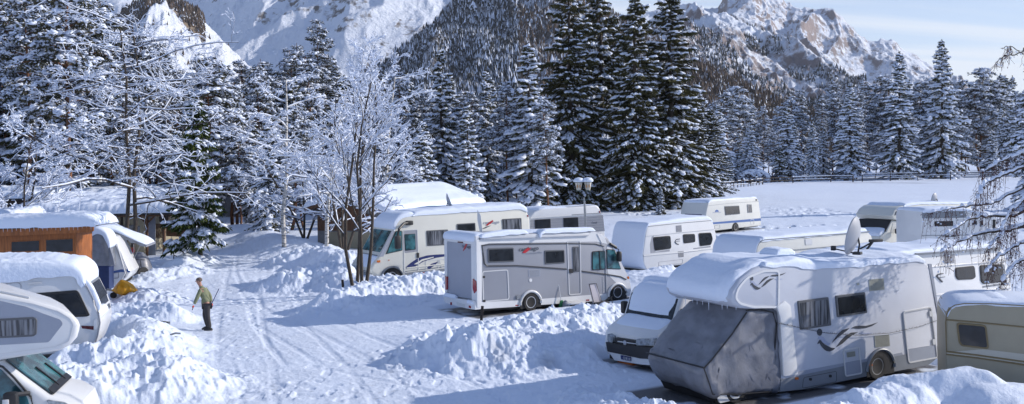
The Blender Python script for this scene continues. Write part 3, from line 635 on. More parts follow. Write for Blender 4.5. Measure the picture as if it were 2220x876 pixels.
def bare(H=12., seed=1, trunks=1, spread=0.9, horiz=0.5, snow=1.0, levels=4, fork=0.25, twigs=3, r0=None, lean=0.1, sr=1.0, seglen=1.0, start=0.22, hang=0.0, sep=0.12, k0=9):
    """leafless tree: limbs, boughs and twigs with snow lying along the top of each"""
    rng = np.random.default_rng(seed); wood, sn = Soup(), Soup()
    r0 = r0 or 0.014 * H
    def grow(p, d, L, r, lev):
        n = 5 if lev < 2 else 4; pts = [p]; q = p.copy(); dd = d.copy()
        for i in range(n):
            dd = dd + rng.normal(0, 0.10 + 0.04 * lev, 3) + np.array([0, 0, (0.10 - 0.16 * horiz) if lev else 0.12]) * 0.6 - np.array([0, 0, hang * 0.25 * lev])
            dd = dd / np.linalg.norm(dd); q = q + dd * L / n; pts.append(q.copy())
        P = np.array(pts); rr = np.linspace(r, max(0.006, r * (0.42 if lev else 0.30)), n + 1)
        tube_np(wood, P, rr, 6 if lev == 0 else (4 if lev < 3 else 3))
        dz = np.abs(np.gradient(P, axis=0)); flatn = unit(np.gradient(P, axis=0))[:, 2]
        if snow and lev > 0:
            m = np.abs(flatn) < 0.93
            if m.sum() >= 3 and rng.random() < 0.93 * snow:
                w = (0.020 + 0.9 * rr.clip(0, 0.08)) * sr * np.sqrt(np.clip(1.12 - flatn ** 2, 0.05, 1)); w[0] *= .5; w[-1] *= .6
                tube_np(sn, P + np.array([0, 0, 1.]) * (rr * 0.6 + w * 0.75)[:, None], w * (0.8 + 0.5 * rng.random(n + 1)), 4)
        if lev >= levels: return
        k = [int(k0 * (1 - start)) + 3, 6, 5, twigs, 2][lev]; k = int(k * (0.8 + 0.4 * rng.random()) + 0.5)
        for i in range(k):
            s = start + (1 - start) * (i + rng.random()) / k if lev == 0 else 0.18 + 0.82 * (i + rng.random()) / k
            s = min(s, 0.99); j = min(int(s * n), n - 1); f = s * n - j; c = P[j] * (1 - f) + P[j + 1] * f; ax = unit(P[j + 1] - P[j])
            a = rng.random() * 6.2832; u_ = unit(np.cross(ax, [0.3, 0.2, 1.0])) if abs(ax[2]) < .95 else np.array([1., 0, 0]); v_ = np.cross(ax, u_)
            if lev > 0: a = rng.choice([0, math.pi]) + rng.normal(0, 0.6)
            rad = u_ * math.cos(a) + v_ * math.sin(a)
            nd = unit(ax * (1 - spread * 0.55) + rad * spread * (0.9 + 0.2 * rng.random()))
            if lev == 0 and horiz > 0: nd = unit(nd * [1, 1, 1 - horiz * 0.75])
            ll = L * (0.55 if lev == 0 else 0.5) * (1.05 - 0.55 * s) * (0.7 + 0.6 * rng.random()) * seglen
            grow(c, nd, max(ll, 0.22), (rr[j] * (1 - f) + rr[j + 1] * f) * 0.58, lev + 1)
    for t in range(trunks):
        a = t * 6.28 / trunks + seed; d = np.array([math.cos(a) * lean * (trunks > 1), math.sin(a) * lean * (trunks > 1), 1.]); p = np.array([math.cos(a), math.sin(a), 0]) * sep * (trunks > 1)
        grow(p, unit(d), H * (0.86 + 0.16 * rng.random()), r0, 0)
    return wood, None, sn
def proto(key, name, parts, mats):
    r = finish_tree(name, parts[0], parts[1], parts[2], mats); PROTO[key] = (r, [False]); return r
SPM = [M['bark'], M['needle']]; PNM = [M['bark_pine'], M['needle_p']]; GRM = [M['bark'], M['needle_g']]
proto('sp_dark1', 'spruce_tree', spruce(24, 5.6, 1, 0.62, frost=.16, lump=1.05, pw=0.62, droop=0.42, dens=1.5, gap=.12), SPM)
proto('sp_dark2', 'spruce_tree', spruce(24, 5.2, 2, 0.66, frost=.18, lump=1.15, pw=0.60, droop=0.5, dens=1.5, gap=.12), SPM)
proto('sp_snow1', 'spruce_tree', spruce(24, 5.4, 3, 0.85, lump=1.75, pw=.7, gap=.1, droop=0.48, step=0.5), SPM)
proto('sp_snow2', 'spruce_tree', spruce(24, 4.8, 4, 0.9, lump=1.65, pw=.72, gap=.1, droop=0.42, step=0.5), SPM)
proto('sp_snow3', 'spruce_tree', spruce(16, 3.7, 5, 1.35, lump=1.45, pw=.7, droop=0.6, step=0.42), SPM)
proto('sp_mix', 'spruce_tree', spruce(18, 3.4, 6, 0.9, lump=1.6, pw=.7, droop=0.45, step=0.5, gap=0.15), SPM)
proto('fir', 'fir_tree', spruce(9, 2.5, 7, 0.85, base=0.12, lump=1.05, droop=0.30, step=0.34, dens=1.7), GRM)
proto('sp_small', 'spruce_tree', spruce(6, 1.7, 8, 2.0, lump=0.9, droop=0.5, step=0.25), SPM)
proto('pine1', 'pine_tree', pine(22, 3.2, 11, 1.0), PNM)
proto('pine2', 'pine_tree', pine(22, 2.8, 12, 0.8, cb=0.5), PNM)
proto('pine3', 'pine_tree', pine(20, 3.6, 13, 1.3, cb=0.3), PNM)
proto('pine4', 'pine_tree', pine(16, 2.9, 14, 1.5, cb=0.25, flat=True), PNM)
DEM = [M['bark'], None]
proto('twin', 'bare_tree', bare(13.5, 21, 2, 1.0, 0.72, 1.0, 4, lean=0.012, sep=0.36, k0=17, r0=0.125, sr=0.85, start=0.28, seglen=1.0, twigs=2), DEM)
proto('vase', 'bare_tree', bare(10.5, 22, 4, 0.50, 0.0, 1.0, 4, lean=0.09, sep=0.30, r0=0.085, sr=0.95, start=0.25, seglen=0.74, twigs=2), DEM)
proto('birch', 'birch_tree', bare(10, 23, 1, 0.85, 0.42, 1.0, 4, r0=0.13, sr=1.0, start=0.32, seglen=0.8, hang=0.08, twigs=2), [M['bark_birch'], None])
proto('shrubby', 'bare_tree', bare(9, 24, 3, 0.8, 0.3, 1.0, 4, lean=0.22, r0=0.09, sr=1.35, start=0.15, seglen=0.9, twigs=2), DEM)
def put_tree(key, u, D, vtop, label=None, group=None, rz=None, vbase=None, wide=1.0, name=None, cat='tree'):
    """stands a tree at distance D; its measured top decides its real height"""
    r, used = PROTO[key]; top = at_y(u, vtop, D)
    z0 = ground_at(top.x, D) - 0.05 if vbase is None else 0.0
    hts = {'sp_dark1': 24, 'sp_dark2': 24, 'sp_snow1': 24, 'sp_snow2': 24, 'sp_snow3': 16, 'sp_mix': 18, 'fir': 9, 'sp_small': 6, 'pine1': 22, 'pine2': 22, 'pine3': 20, 'pine4': 16, 'twin': 13.3, 'vase': 9.6, 'birch': 9.6, 'shrubby': 8.6}
    if not used[0]: o = r; used[0] = True
    else: o = copy_tree(r)
    s = (top.z - z0) / hts[key]; o.location = (top.x, D, z0); o.scale = (s * wide, s * wide, s); o.rotation_euler = (0, 0, rz if rz is not None else (u * 1.37 + D) % 6.28)
    for k_ in ('group',):
        if k_ in o.keys() and not group: del o[k_]
    tag(o, label, cat, group); return o
# the tall dark group behind the street lamp
put_tree('sp_dark1', 1232, 106, -70, 'leftmost tall dark spruce of the group behind the double street lamp', rz=.3)
put_tree('sp_dark2', 1298, 116, -75, 'tall dark spruce, second from the left in the group behind the street lamp', rz=1.1)
put_tree('sp_dark1', 1374, 104, -18, 'broad dark spruce mid-group, with a snow cap at its very tip', rz=2.2, wide=1.1)
put_tree('sp_dark2', 1452, 107, -28, 'broad dark spruce ending the tall group on the right at the snow field', rz=3.0, wide=1.32)
put_tree('sp_dark2', 1330, 126, 30, 'dark spruce half hidden between the tall spruces behind the street lamp', rz=4.0)
put_tree('sp_dark1', 1512, 112, 188, 'lower dark spruce at the right foot of the tall group beside the fence', rz=5.0, wide=1.2)
put_tree('sp_small', 1432, 96, 405, 'tiny snow-powdered spruce at the foot of the tall dark group', rz=1)
# snow laden trees left of it
put_tree('sp_mix', 1146, 100, 96, 'snow-laden spruce with a crooked top just left of the tall dark group', rz=.5, wide=1.3)
put_tree('sp_mix', 1014, 88, 228, 'narrow green-and-white spruce behind the roof dish of the cream motorhome', rz=2, wide=1.15)
put_tree('sp_snow3', 915, 84, 262, 'low snow-clad fir standing directly behind the chalet roof ridge', rz=1.3, wide=1.2)
put_tree('sp_snow2', 955, 112, 102, 'tall white-topped spruce rising above the chalet and in front of the wooded hill', rz=0.4)
put_tree('sp_snow2', 1052, 108, 150, 'snowy spruce with hanging white boughs right of the white-topped one', rz=2.6, wide=.9)
put_tree('pine3', 1092, 104, 172, 'snowy pine between two spruces behind the cream motorhome', rz=1.6)
put_tree('pine1', 872, 104, 150, 'dark snowy pine above the left slope of the chalet roof', rz=3.6)
put_tree('pine3', 1190, 96, 205, 'shorter snowy pine standing in front of the leftmost tall dark spruce', rz=3.6)
# left and centre
put_tree('pine2', 692, 124, 42, 'tallest thin dark pine left of the picture centre, against the blue snow face', rz=1)
put_tree('pine1', 640, 122, 92, 'thin pine with a white tuft left of the tallest thin pine', rz=2)
put_tree('pine4', 444, 84, 128, 'round-headed pine with thick snow cushions above the small green fir', rz=1.4, wide=1.15)
put_tree('fir', 424, 56, 212, 'small green fir with snow pads beside the porch railing and the road', rz=.8, wide=.95)
put_tree('sp_snow3', 585, 72, 250, 'broad dark-skirted spruce with white boughs behind the birch by the road', rz=.2, wide=1.2)
put_tree('pine3', 118, 70, -60, 'big snow-covered pine with large white cushions in the left forest front', rz=.1, wide=1.15)
put_tree('pine1', 48, 76, -70, 'big snowy pine nearest the left picture edge', rz=2.1)
put_tree('pine1', 182, 84, -40, 'tall pine whose orange bare trunk shows left of the twin-stemmed tree', rz=3.1)
put_tree('pine2', 300, 92, 74, 'pine with a reddish trunk right of the twin-stemmed tree', rz=4.1)
put_tree('pine2', 338, 95, 92, 'slim pine with a reddish trunk standing above the lodge roof', rz=5.1)
put_tree('twin', 256, 51, 62, 'leafless twin-stemmed tree with snow-lined spreading boughs in front of the lodge', rz=0.2, wide=1.1)
put_tree('vase', 768, 41.5, 158, 'leafless multi-stemmed tree with snow-lined fan of branches in the bank by the cream motorhome', rz=0.5, wide=1.0)
put_tree('birch', 606, 60, 165, 'birch with a white trunk on the right-hand side of the road', rz=2.4, wide=1.1)
put_tree('birch', 700, 53, 215, 'birch in the snow bank left of the multi-stemmed tree', rz=.4, wide=1.1)
put_tree('shrubby', 655, 66, 290, 'frosted leafless tree between the two birches', rz=1.4, wide=1.2)
put_tree('shrubby', 738, 58, 250, 'frosted leafless tree in front of the chalet gable', rz=3, wide=1.0)
put_tree('shrubby', 20, 60, 262, 'frosted leafless tree by the lantern at the left picture edge', rz=2.2, wide=1.0)
put_tree('birch', 820, 74, 160, 'leafless snow-lined tree behind the chalet, right of the multi-stemmed tree', rz=1.9, wide=1.1)
# right-hand side of the field
put_tree('sp_snow1', 1842, 207, 178, 'wide snow-striped spruce, leftmost of the three big ones behind the field fence', rz=.6, wide=1.15)
put_tree('sp_snow2', 1950, 205, 112, 'big dark-and-white spruce in the middle of the three behind the field fence', rz=1.9, wide=1.2)
put_tree('sp_snow1', 2042, 208, 86, 'tallest spruce of the three behind the field fence, with a bare dark tip', rz=2.5, wide=1.0)
put_tree('sp_snow3', 1626, 204, 272, 'small densely snowed spruce left of the fence corner', rz=1.2, wide=1.35)
put_tree('sp_snow3', 1706, 206, 232, 'densely snowed spruce right of the fence corner', rz=2.2, wide=1.25)
put_tree('sp_snow3', 1762, 208, 262, 'narrow densely snowed spruce beside the leftmost big one', rz=3.2, wide=.85)
put_tree('sp_small', 1690, 203, 318, 'young snowed spruce in front of the fence-corner spruces', rz=3, wide=1.2)
put_tree('sp_small', 1580, 198, 338, 'tiny snowed spruce behind the picket part of the fence', rz=2)
put_tree('sp_snow3', 1556, 202, 225, 'snow-clad spruce directly right of the tall dark group', rz=.2, wide=1.3)
put_tree('sp_snow1', 2238, 92, 118, 'large snow-laden spruce at the right picture edge', rz=.7, wide=1.0)
# the woods: pines and spruces one can count but hardly tell apart
rng = random.Random(77)
def woods(n, u0, u1, D0, D1, topf, keys, label, group, seed, wide=(0.85, 1.35)):
    rg = random.Random(seed)
    for i in range(n):
        u = u0 + (u1 - u0) * (i + rg.random()) / n; D = D0 + (D1 - D0) * rg.random(); k = rg.choice(keys)
        put_tree(k, u, D, topf(u) + rg.choice((0, 0, 0, 30, 45)) + rg.uniform(-16, 26), label, group, rg.random() * 6.28, wide=rg.uniform(*wide))
def tl(u): return float(np.interp(u, [-60, 120, 220, 300, 400, 470, 560, 640, 720, 800, 900, 1000, 1100, 1200, 1300], [-60, -40, 20, 80, 130, 130, 140, 110, 130, 165, 170, 175, 185, 190, 190]))
woods(58, -40, 640, 88, 140, tl, ['pine1', 'pine2', 'pine3', 'pine1', 'sp_mix'], 'snow-dusted pine in the wood behind the lodge and the road end', 'pines of the left-hand wood', 5)
woods(12, -60, 420, 74, 90, lambda u: tl(u) + 100, ['sp_mix', 'pine3', 'pine4', 'sp_snow3'], 'lower snowy tree along the front of the left-hand wood', 'front trees of the left-hand wood', 6)
woods(40, 620, 1240, 112, 155, tl, ['pine1', 'pine3', 'sp_mix', 'sp_snow2', 'pine2'], 'snow-covered tree in the wood behind the chalet and the cream motorhome', 'trees of the middle wood', 7)
woods(12, 440, 900, 78, 104, lambda u: tl(u) + 110, ['pine3', 'pine4', 'sp_mix', 'sp_snow3'], 'lower snow-covered tree at the front of the middle wood', 'front trees of the middle wood', 8)
woods(20, 1180, 1560, 122, 150, lambda u: 210 + 0 * u, ['sp_dark1', 'sp_dark2', 'pine3'], 'dark tree filling the shade behind the tall dark spruces', 'trees behind the tall dark spruces', 9)
def trr(u): return float(np.interp(u, [1540, 1600, 1700, 1800, 1900, 2000, 2080, 2160, 2300], [215, 200, 205, 185, 180, 165, 165, 158, 150]))
woods(46, 1545, 2290, 225, 285, trr, ['pine1', 'pine3', 'pine3', 'sp_snow2', 'pine4', 'pine4', 'sp_snow3', 'pine2'], 'snow-covered tree in the wood behind the open field', 'trees of the right-hand wood', 10)
woods(22, 1545, 2290, 210, 222, lambda u: trr(u) + 60, ['pine3', 'sp_snow3', 'sp_snow3', 'pine4'], 'lower snow-covered tree along the field edge', 'front trees of the right-hand wood', 12)
for k_, (r_, used_) in PROTO.items():
    if not used_[0]: print('unused proto', k_)
# ================================================================== VEHICLES
def text_mesh(name, body, size, mat_, parent, loc, face='front', shear=0.0, width=None, ext=0.003, slope=0.0):
    c = bpy.data.curves.new(name, 'FONT'); c.body = body; c.size = size; c.extrude = ext; c.shear = shear; c.resolution_u = 3
    t = bpy.data.objects.new('tmp', c); scene.collection.objects.link(t); bpy.context.view_layer.update()
    me = bpy.data.meshes.new_from_object(t.evaluated_get(bpy.context.evaluated_depsgraph_get())); bpy.data.objects.remove(t)
    xs = [v.co.x for v in me.vertices]; w0 = max(xs) - min(xs); k = (width / w0) if width else 1.0
    Rm = Matrix.Rotation(math.pi / 2, 4, 'X')
    if face == 'left': Rm = Matrix.Rotation(-math.pi / 2, 4, 'Z') @ Rm
    me.transform(Matrix.Translation(loc) @ Rm @ Matrix.Rotation(slope, 4, 'Z') @ Matrix.Diagonal((k, 1, 1, 1)))
    me.name = name; me.materials.clear(); return link(name, me, mat_, parent)
class Veh:
    def __init__(s, name, label, cat, u, v, yaw, zp=0.0, group=None, origin=None, flat=None):
        o = gnd(u, v, zp) if origin is None else Vector(origin)
        s.o = o; s.yaw = R_(yaw); s.c, s.s = math.cos(s.yaw), math.sin(s.yaw)
        s.root = empty(name, (o.x, o.y, o.z), s.yaw); tag(s.root, label, cat, group)
        if flat: x0, x1, y0, y1, dz, dk = flat; FLAT.append((o.x + x0 * s.c - y0 * s.s, o.y + x0 * s.s + y0 * s.c, s.yaw, x1 - x0, y1 - y0, dz, dk))
    def S(s, u, v, y=0.0):
        r = ray(u, v); nx, ny = -s.s, s.c; k = ((s.o.x + nx * y) * nx + (s.o.y + ny * y) * ny) / (r[0] * nx + r[1] * ny)
        dx, dy = r[0] * k - s.o.x, r[1] * k - s.o.y; return (dx * s.c + dy * s.s, CAM_H + r[2] * k - s.o.z)
    def E(s, u, v, x=0.0):
        r = ray(u, v); k = ((s.o.x + s.c * x) * s.c + (s.o.y + s.s * x) * s.s) / (r[0] * s.c + r[1] * s.s)
        dx, dy = r[0] * k - s.o.x, r[1] * k - s.o.y; return (-dx * s.s + dy * s.c, CAM_H + r[2] * k - s.o.z)
    def P(s, pts, y=0.0): return [s.S(u, v, y) for u, v in pts]
    def prism(s, name, pts, y0, y1, mat_, bev=0.06, seg=3, parent=None, r=0.0, py=None):
        q = s.P(pts, y0 if py is None else py)
        if r: q = rpoly(q, r)
        return MB().prism(q, y0, y1, bev, seg).build(name, mat_, parent or s.root, 30)
    def panel(s, name, pts, mat_, t=0.012, r=0.03, parent=None, y=0.0, bev=0.0, d=0.02):
        q = rpoly(s.P(pts, y), r) if r else s.P(pts, y)
        return MB().prism(q, y - t, y + d, bev).build(name, mat_, parent or s.root, 30)
    def ring(s, name, pts, mat_, w=0.03, t=0.02, r=0.06, parent=None, y=0.0):
        a = rpoly(s.P(pts, y), r, 4); b = inset(a, w); m = MB(); n = len(a)
        bm = bmesh.new(); L = [[bm.verts.new((p[0], yy, p[1])) for p in q] for q, yy in ((a, y + 0.01), (a, y - t), (b, y - t), (b, y + 0.01))]
        for k in range(3):
            for i in range(n): bm.faces.new((L[k][i], L[k][(i + 1) % n], L[k + 1][(i + 1) % n], L[k + 1][i]))
        bmesh.ops.recalc_face_normals(bm, faces=bm.faces); m.add(bm); return m.build(name, mat_, parent or s.root, 40)
    def window(s, pts, glass='glass', frame='frame', w=0.045, r=0.05, t=0.028, name='window', parent=None, y=0.0, inner=True):
        a = s.P(pts, y); f = MB().prism(rpoly(a, r), y - t, y + 0.01, 0.008, 1).build(name, M[frame], parent or s.root, 30)
        g = MB().prism(rpoly(inset(a, w), r * 0.7), y - t - 0.006, y, 0).build('pane', M[glass], f, 30)
        return f
    def vent(s, pts, mat_='vent', y=0.0, n=9, name='vent'):
        f = s.panel(name, pts, M[mat_], 0.012, 0.01, y=y); q = s.P(pts, y); m = MB()
        for i in range(n):
            t = (i + 0.7) / n * 0.9 + 0.03; A = Vector(q[0]).lerp(Vector(q[3]), t); B = Vector(q[1]).lerp(Vector(q[2]), t); d = (B - A) * 0.06; A += d; B -= d; h = (Vector(q[3]) - Vector(q[0])).length / n * 0.22
            m.prism([(A.x, A.y), (B.x, B.y), (B.x, B.y - h), (A.x, A.y - h)], y - 0.015, y - 0.005)
        m.build('louvre', M['ventd'], f); return f
    def line(s, name, pts, mat_, r=0.012, y=-0.01, parent=None):
        q = s.P(pts, 0); return MB().tube([(x, y, z) for x, z in q], r, 5).build(name, mat_, parent or s.root, 60)
    def band(s, name, up, lo, mat_, t=0.008, parent=None, y=0.0):
        return s.panel(name, list(up) + list(lo)[::-1], mat_, t, 0, parent, y)
    def wheel(s, u, v, r=0.33, w=0.2, y=0.0, parent=None, rim='alloy', spokes=7, arch=None, archmat='black', cx=None):
        x, z = s.S(u, v) if cx is None else cx; z = max(z, r * 0.97)
        m = MB().lathe([(r * 0.62, y - 0.01), (r * 0.72, y - 0.025), (r * 0.93, y - 0.02), (r, y + 0.03), (r, y + w - 0.03), (r * 0.93, y + w), (r * 0.5, y + w)], 28, 'y', (x, 0, z))
        wl = m.build('wheel', M['rubber'], parent or s.root, 40)
        m = MB().lathe([(0.001, y + 0.02), (r * 0.6, y + 0.035)], 20, 'y', (x, 0, z)); m.build('hub', M['silver_d'], wl, 40)
        m = MB().lathe([(r * 0.57, y + 0.03), (r * 0.57, y - 0.012), (r * 0.64, y - 0.016), (r * 0.66, y + 0.02)], 24, 'y', (x, 0, z))
        m.lathe([(0.001, y - 0.01), (r * 0.13, y - 0.008), (r * 0.14, y + 0.02)], 12, 'y', (x, 0, z))
        for k in range(spokes):
            a = k * 6.28318 / spokes; Rm = Matrix.Translation((x, 0, z)) @ Matrix.Rotation(a, 4, 'Y')
            m.box(r * 0.1, r * 0.6, y - 0.008, y + 0.02, -r * 0.055, r * 0.055, 0, Rm)
        m.build('rim', M[rim], wl, 40)
        return wl
    def arch(s, u, v, rr, mat_='black', y=0.0, lip=None, cx=None, flat=None):
        x, z = s.S(u, v) if cx is None else cx; n = 18; zb = flat if flat is not None else z - rr * 0.3
        p = [(x - rr, zb)] + [(x + rr * math.cos(math.pi - math.pi * k / n), z + rr * math.sin(math.pi * k / n)) for k in range(n + 1)] + [(x + rr, zb)]
        a = MB().prism(p, y - 0.018, y + 0.01).build('wheel_arch', M[mat_], s.root, 30)
        if lip:
            MB().tube([(x + rr * math.cos(math.pi - math.pi * k / n), y - 0.022, z + rr * math.sin(math.pi * k / n)) for k in range(n + 1)], lip[1], 6).build('arch_lip', M[lip[0]], a, 60)
        return a
    def shell(s, name, pts, th, y0, y1, over=0.03, seed=1, lump=0.3, parent=None, mat_='snow', tap=(0.15, 0.15), local=False, fine=0.35, sub=0.09, drip=0.04, xtra=None):
        q = np.array(pts if local else s.P(pts, y0), float); d = np.r_[0, np.cumsum(np.linalg.norm(np.diff(q, axis=0), axis=1))]; L = d[-1]
        ns = max(12, int(L / sub)); t = np.linspace(0, 1, ns) * L; X = np.interp(t, d, q[:, 0]); Z = np.interp(t, d, q[:, 1])
        for _ in range(3): X[1:-1] = (X[:-2] + X[1:-1] * 2 + X[2:]) / 4; Z[1:-1] = (Z[:-2] + Z[1:-1] * 2 + Z[2:]) / 4
        dx, dz = np.gradient(X), np.gradient(Z); l = np.hypot(dx, dz) + 1e-9; nx, nz = -dz / l, dx / l
        ny = max(14, int((y1 - y0) / sub) + 8); ph = np.linspace(0, math.pi, ny); ph = ph + 0.0
        T, PH = np.meshgrid(t, ph, indexing='ij'); cy = np.cos(PH); hw = (y1 - y0) / 2 + over
        # uneven spacing: dense at the rounded edges
        Yc = (y0 + y1) / 2 - hw * np.sign(cy) * np.abs(cy) ** 0.30; O = np.abs(np.sin(PH)) ** 0.42
        tht = np.interp(t, d, th) if hasattr(th, '__len__') else np.full(ns, th)
        e = np.minimum(1, np.minimum(t / max(tap[0], 1e-3), (L - t) / max(tap[1], 1e-3))); e = np.sqrt(np.clip(e, 0.0, 1) * (2 - np.clip(e, 0, 1)))
        NZ = 1 + lump * fbm(T / 0.9 + seed * 7.3, Yc / 0.9 + seed, 3, seed) + fine * 0.30 * (billow(T / 0.22 + seed, Yc / 0.22 + PH * 2, 3, seed + 3) - 0.3)
        off = tht[:, None] * e[:, None] * O * NZ - drip * (1 - O) * (0.6 + 1.2 * vnoise(T * 3.1 + seed, T * 0 + Yc * 0, seed + 8))
        Yc = Yc + np.sign(Yc - (y0 + y1) / 2) * (tht[:, None] * 0.25 * np.sin(PH) * fine * (billow(T / 0.3 + seed, PH * 3, 2, seed + 5)))
        VX = X[:, None] + nx[:, None] * off; VZ = Z[:, None] + nz[:, None] * off
        if xtra is not None: VZ = VZ + xtra(VX, Yc)
        V = np.stack([VX, Yc, VZ], -1); B = np.stack([X[:, None] - nx[:, None] * 0.03 + 0 * Yc, Yc, Z[:, None] - nz[:, None] * 0.03 - 0.0 * Yc], -1)
        n = ns * ny; V = np.concatenate([V.reshape(-1, 3), B.reshape(-1, 3)])
        i, j = np.meshgrid(np.arange(ns - 1), np.arange(ny - 1), indexing='ij'); f = np.stack([i * ny + j, i * ny + j + 1, (i + 1) * ny + j + 1, (i + 1) * ny + j], -1).reshape(-1, 4)
        F = [f[:, ::-1], f + n]
        a = np.arange(ny - 1); F.append(np.stack([a, a + 1, a + 1 + n, a + n], -1)); b = (ns - 1) * ny + a; F.append(np.stack([b + 1, b, b + n, b + 1 + n], -1))
        me = np_mesh(name, V, np.concatenate(F)); o = link(name, me, M[mat_], parent or s.root, 180); return o
    def patch(s, name, A, B, ya, yb, t0, t1, mat_, off=0.02, py=0.0, parent=None, r=0.03, th=0.03):
        """flat piece lying on the body surface that runs from picture point A to B along the profile"""
        a = Vector(s.S(*A, py)); b = Vector(s.S(*B, py)); d = (b - a); n = Vector((-d.y, d.x)).normalized()
        if n.x > 0 and d.y > 0: n = -n
        q = rpoly([(ya, t0), (yb, t0), (yb, t1), (ya, t1)], r); bm = bmesh.new()
        vs0 = [bm.verts.new(((a + d * tt + n * off).x, yy, (a + d * tt + n * off).y)) for yy, tt in q]
        vs1 = [bm.verts.new(((a + d * tt + n * (off - th)).x, yy, (a + d * tt + n * (off - th)).y)) for yy, tt in q]
        bm.faces.new(vs0); bm.faces.new(vs1[::-1]); k = len(q)
        for i in range(k): bm.faces.new((vs0[i], vs1[i], vs1[(i + 1) % k], vs0[(i + 1) % k]))
        bmesh.ops.recalc_face_normals(bm, faces=bm.faces); m = MB(); m.add(bm); return m.build(name, mat_, parent or s.root, 30)
    def loc(s, x, y, z): return Vector((s.o.x + x * s.c - y * s.s, s.o.y + x * s.s + y * s.c, s.o.z + z))
def dish_obj(name, label, P, size, az, tilt, cat='satellite dish', parent=None, arm=True, group=None, th=0.03, mount=0.5):
    """satellite dish whose hollow side looks along azimuth az"""
    r = empty(name, P, az); tag(r, label, cat, group)
    m = MB(); n = 12; prof = [(size * 0.5 * k / n, -0.16 * size * (1 - (k / n) ** 2)) for k in range(n + 1)]; back = [(size * 0.5 * k / n, -0.16 * size * (1 - (k / n) ** 2) - th) for k in range(n, -1, -1)]
    m.lathe([(max(a, 1e-5), h) for a, h in prof] + [(max(a, 1e-5), h) for a, h in back], 32, 'x')
    o = m.build('reflector', M['dish'], r, 50)
    o.data.transform(Matrix.Translation((0, 0, mount)) @ Matrix.Rotation(-tilt, 4, 'Y') @ Matrix.Scale(0.92, 4, (0, 1, 0)))
    m = MB().tube([(-0.16, 0, 0), (-0.20, 0, mount * 0.5), (-0.16, 0, mount)], 0.025, 6).box(-0.25, -0.05, -0.1, 0.1, -0.02, 0.05, 0.01); m.build('mount', M['black'], r)
    if arm: MB().tube([(-0.08, 0, mount - size * 0.45), (0.45, 0, mount - size * 0.35)], 0.018, 5).box(0.40, 0.52, -0.05, 0.05, mount - size * 0.40, mount - size * 0.28, 0.015).build('feed_arm', M['black'], r)
    return r
def skirt_line(V, a, b): return V.S(*a), V.S(*b)
# ------------------------------------------------ 1 silver motorhome, centre
V = Veh('motorhome', 'silver and white motorhome with its rear towards the road, behind a camping chair and broom', 'motorhome', 1150, 674, 34, flat=(-2.5, 5.2, -0.35, 2.5, 0.0, 0.9)); V1 = V
out = [(1041, 671), (1035, 640), (1033, 560), (1034, 528), (1040, 514), (1060, 509), (1290, 501), (1306, 506), (1320, 517), (1331, 536), (1345, 562), (1358, 590), (1366, 612), (1368, 632), (1364, 643), (1310, 652), (1180, 661), (1130, 665)]
V.prism('body', out, 0, 2.2, M['silver'], 0.10, 3)
xr = V.S(1041, 671)[0]; xb = V.S(1035, 600)[0]
V.band('skirt_panel', [(1042, 655), (1150, 650), (1310, 637), (1330, 634)], [(1042, 670), (1135, 664), (1180, 660.5), (1310, 651.5)], M['white'], 0.012)
V.band('roof_edge_trim', [(1037, 521), (1060, 512), (1292, 503), (1310, 512)], [(1040, 532), (1060, 527.5), (1292, 524), (1316, 529)], M['white'], 0.008)
V.panel('corner_pillar', [(1035, 524), (1045, 516), (1044, 670), (1039, 670)], M['white'], 0.014, 0.02)
V.band('front_panel', [(1316, 533), (1333, 541), (1358, 592), (1366, 612), (1368, 630), (1364, 642)], [(1316, 560), (1317, 590), (1322, 600), (1330, 608), (1350, 625), (1356, 641)], M['white'], 0.006)
V.line('black_line', [(1044, 533), (1060, 530), (1230, 528), (1290, 529), (1309, 534)], M['dtrim'], 0.022)
V.line('black_line', [(1044, 531), (1050, 572), (1056, 577), (1120, 576), (1228, 583.5)], M['dtrim'], 0.03)
V.line('black_line', [(1261, 588), (1316, 595), (1345, 600), (1357, 606)], M['dtrim'], 0.03)
V.window([(1057, 538.5), (1113, 536.5), (1114, 567.5), (1058, 569.5)]); V.window([(1180, 543), (1223, 541.5), (1224, 570.5), (1181, 573)])
d = V.ring('door', [(1229, 522), (1258, 521), (1260, 638), (1233, 640.5)], M['trim'], 0.035, 0.02, 0.10)
V.window([(1241, 535), (1254, 534.5), (1256, 589), (1243, 590)], 'glass2', parent=d, r=0.03); V.panel('handle', [(1233, 583), (1241, 583), (1241, 592), (1233, 592)], M['black'], 0.04, 0.02, d)
V.window([(1283, 545), (1311, 543), (1312, 584), (1283, 586)], 'teal', 'black', 0.03, 0.07, name='cab_window')
V.window([(1314, 540), (1332, 541), (1346, 584), (1315, 583)], 'teal', 'black', 0.03, 0.05, name='cab_window')
V.line('window_bar', [(1298, 544), (1300, 585)], M['black'], 0.03, -0.03)
V.line('rain_tube', [(1294, 507), (1303, 525), (1312, 545), (1315, 640)], M['trim'], 0.015, -0.02)
V.line('seam', [(1306, 600), (1307, 638)], M['trim'], 0.008, -0.005)
g = V.ring('garage_door', [(1045, 588), (1101, 584), (1104, 650), (1047, 655)], M['trim'], 0.035, 0.018, 0.10)
V.panel('catch', [(1046, 598), (1051, 598), (1051, 603), (1046, 603)], M['black'], 0.02, 0.01, g); V.panel('catch', [(1047, 650), (1052, 650), (1052, 655), (1047, 655)], M['black'], 0.02, 0.01, g)
V.vent([(1145, 585), (1171, 584), (1171, 599), (1146, 600)], 'bluegrey', n=7)
V.panel('filler_cap', [(1147, 604), (1153, 604), (1153, 611), (1147, 611)], M['white'], 0.02, 0.05); V.panel('flap', [(1118, 641), (1127, 640), (1127, 647), (1119, 649)], M['silver_d'], 0.05, 0.01)
